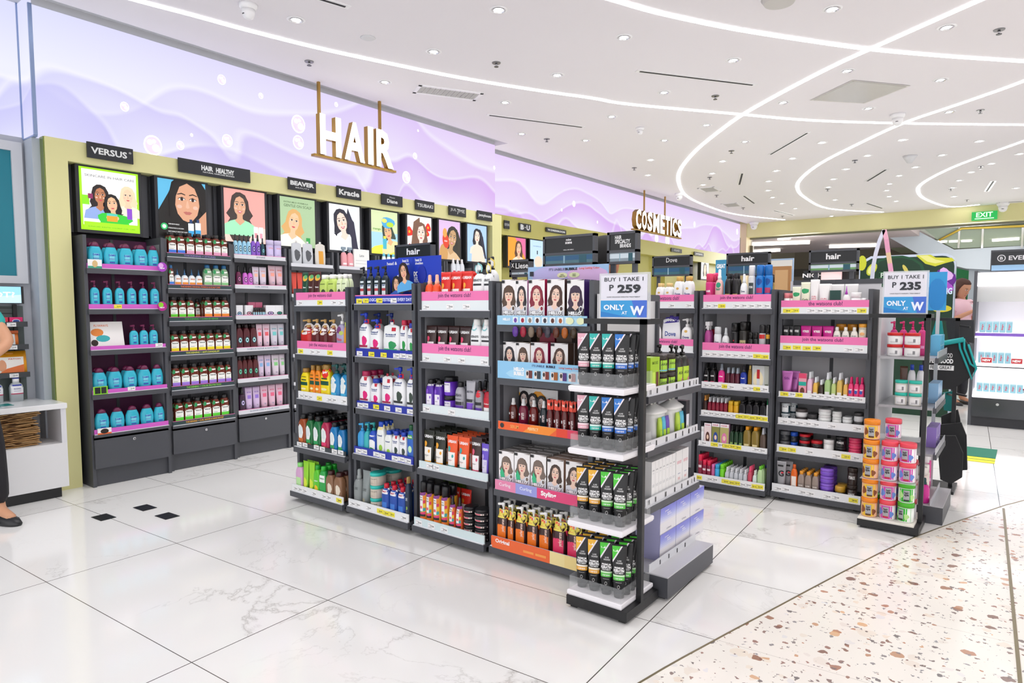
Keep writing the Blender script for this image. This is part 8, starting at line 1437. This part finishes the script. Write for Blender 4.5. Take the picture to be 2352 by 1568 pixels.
    secs = [(-.115, .028, .030, 2, 0, -.045), (-.105, .045, .045, 2, 0, -.035), (-.07, .062, .075, 2.2, 0, -.012), (-.02, .071, .090, 2.2), (.03, .075, .096, 2.2), (.07, .070, .090, 2.1, 0, .004), (.10, .048, .062, 2, 0, .008), (.115, .012, .015, 2, 0, .01)]
    b.loft([(z*hs, a*hs, c*hs, *(x[3:4] or [2]), 0, (x[5] if len(x) > 5 else 0)*hs) for x in secs for z, a, c in [x[:3]]], SK)
    b.loft([(-.035*hs, .012*hs, .012*hs, 2, 0, -.092*hs), (-.025*hs, .013*hs, .018*hs, 2, 0, -.096*hs), (.015*hs, .006*hs, .008*hs, 2, 0, -.086*hs)], SK, n=10)
    for sx in (-1, 1):
        b.loft([(-.03*hs, .005*hs, .010*hs, 2, sx*.073*hs, .01*hs), (0, .009*hs, .017*hs, 2, sx*.078*hs, .012*hs), (.022*hs, .006*hs, .014*hs, 2, sx*.077*hs, .014*hs)], SK, n=10)
    sf = secsurf([(z*hs, a*hs, c*hs, 2.2, 0, (x[5] if len(x) > 5 else 0)*hs) for x in secs for z, a, c in [x[:3]]])
    deco(b, sum([[P(blob(sx*.028*hs, .012*hs, .012*hs, .006*hs), 'f8f4f0'), P(blob(sx*.028*hs, .012*hs, .006*hs, .006*hs), '2a1a14'), P(blob(sx*.028*hs, .03*hs, .016*hs, .003*hs), hair)] for sx in (-1, 1)], [])+[P(blob(0, -.062*hs, .02*hs, .006*hs), 'b85a58')], sf, base=.0008)
    b.xf(R4); put('head', b, root, recalc=False)
    b = MB(); hb = [(-.01, .079, .06, 2.2, 0, .045), (.03, .083, .075, 2.2, 0, .035), (.06, .082, .088, 2.2, 0, .018), (.09, .070, .085, 2.1, 0, .005), (.118, .045, .055, 2, 0, .005), (.128, .012, .015, 2, 0, .008)]
    if longhair: hb = [(-.30, .05, .03, 2, 0, .075), (-.24, .075, .045, 2.2, 0, .07), (-.14, .086, .058, 2.2, 0, .055), (-.06, .085, .062, 2.2, 0, .045)]+hb
    else: hb = [(-.06, .05, .03, 2, 0, .062)]+hb
    b.loft([(z*hs, a*hs, c*hs, x, 0, q*hs) for z, a, c, x, _, q in hb], HR)
    if longhair:
        for sx in (-1, 1): b.loft([(-.26*hs, .01*hs, .02*hs, 2, sx*.085*hs, -.03*hs), (-.12*hs, .022*hs, .035*hs, 2, sx*.088*hs, -.005*hs), (0, .018*hs, .04*hs, 2, sx*.078*hs, .01*hs), (.07*hs, .02*hs, .04*hs, 2, sx*.06*hs, -.01*hs), (.11*hs, .02*hs, .03*hs, 2, sx*.03*hs, -.01*hs)], HR)
    b.xf(R4); put('hair', b, root)
    return root
rv = FR.copy(); bk = Vector((-math.sin(YAW), math.cos(YAW), 0))   # image right, away from the camera
def stand_pose(c, face, H, arms, spread=.09):
    f = Vector(face).normalized(); r = Vector((f.y, -f.x, 0)); k = H/1.65; up = Vector((0, 0, 1)); c = Vector((c.x, c.y, 0))
    J = dict(pelvis=c+up*.88*k, chest=c+up*1.22*k, neck=c+up*1.40*k, head=c+up*1.525*k+f*.015)
    for sd, s in (('R', 1), ('L', -1)):
        J['shoulder'+sd] = c+up*1.33*k+r*.165*k*s; J['hip'+sd] = c+up*.84*k+r*spread*k*s; J['knee'+sd] = c+up*.47*k+r*(spread+.01)*k*s+f*.01; J['ankle'+sd] = c+up*.075+r*(spread+.01)*k*s
        e, w = arms[sd]; J['elbow'+sd] = J['shoulder'+sd]+(r*e[0]*s+f*e[1]+up*e[2])*k; J['wrist'+sd] = J['elbow'+sd]+(r*w[0]*s+f*w[1]+up*w[2])*k
    return J
# woman in pink looking at her phone, far right
ph = at(2207, 652, Y=10.2); f = -FF.copy(); f.z = 0; f = (f+rv*.3).normalized()
Hh = (at(2214, 640, Y=10.2).z)
J = stand_pose(ph, f, Hh, {'R': ((.06, .03, -.24), (-.13, .18, .12)), 'L': ((.06, .03, -.24), (-.17, .16, .12))})
w = human('woman in pale pink shirt looking down at her phone beyond the bag rack', J, 'c89070', 'f0c8d4', '2a2a30', '4a2c22', f, (f.x, f.y, -.45), longhair=1)
hp = (Vector(J['wristR'])+Vector(J['wristL']))/2+f*.07
b = MB(); b.box((-.037, -.005, -.0), (.037, .005, .15), M('dcdce0', .3)); b.box((-.033, .0052, .006), (.033, .006, .144), M('1c1c22', .1)); b.xf(Matrix.Rotation(-.5, 4, 'X')); tag(put('phone', b, None, hp+Vector((0, 0, -.03)), math.atan2(f.x, -f.y)), 'white phone held by the woman in pink', 'phone')
# man behind the front island, seen from behind
c = at(1388, 570, Y=3.45); Ht = at(1388, 541, Y=3.45).z; f = Vector((.25, 1, 0)).normalized()
J = stand_pose(c, f, Ht, {'R': ((.03, .0, -.28), (.0, .06, -.22)), 'L': ((.03, .0, -.28), (.0, .06, -.22))})
human('man with short black hair standing behind the front island signs', J, 'b87a58', '1f2a3c', '2a2a30', '0c0a0b', f, (f.x, f.y, -.1), shoes='202022')
# staff member at the left edge
gp = at(22, 1188, Z=.04); dep = (gp-CAMP).dot(FF); f = (rv*.9-bk*.35).normalized(); r = Vector((f.y, -f.x, 0))
foot = at(6, 1170, Z=.07); c = foot-r*.10-f*.0; c = Vector((c.x, c.y, 0))-rv*.03
J = stand_pose(c, f, 1.52, {'R': ((.10, -.06, -.2), (-.1, .2, -.05)), 'L': ((.02, .02, -.26), (.0, .15, -.12))})
d2 = (Vector(J['shoulderR'])-CAMP).dot(FF)
foot = at(-4, 1172, Z=.07); J['ankleR'] = Vector((foot.x, foot.y, .075)); J['kneeR'] = pd(-22, 1020, dep-.02); J['shoulderR'] = pd(-42, 705, dep-.05); J['elbowR'] = pd(22, 786, dep-.05); J['wristR'] = pd(-30, 826, dep-.18)
J['chest'] = pd(-85, 735, dep-.03); J['neck'] = pd(-86, 655, dep-.03); J['head'] = pd(-84, 605, dep-.04); J['shoulderL'] = pd(-125, 705, dep+.0); J['elbowL'] = pd(-130, 790, dep+.0); J['wristL'] = pd(-80, 840, dep-.2); J['pelvis'] = pd(-95, 880, dep-.03); J['hipR'] = pd(-62, 895, dep-.03); J['hipL'] = pd(-125, 895, dep-.03); J['ankleL'] = J['ankleR']-rv*.28-bk*.08; J['kneeL'] = (Vector(J['hipL'])+Vector(J['ankleL']))/2
human('shop worker in turquoise polo and black trousers at the left counter, elbow bent', J, 'd09a78', '2cb4b0', '1c1a20', '201a18', f, (f.x, f.y, -.1), shoes='232326', sleeve=.62)
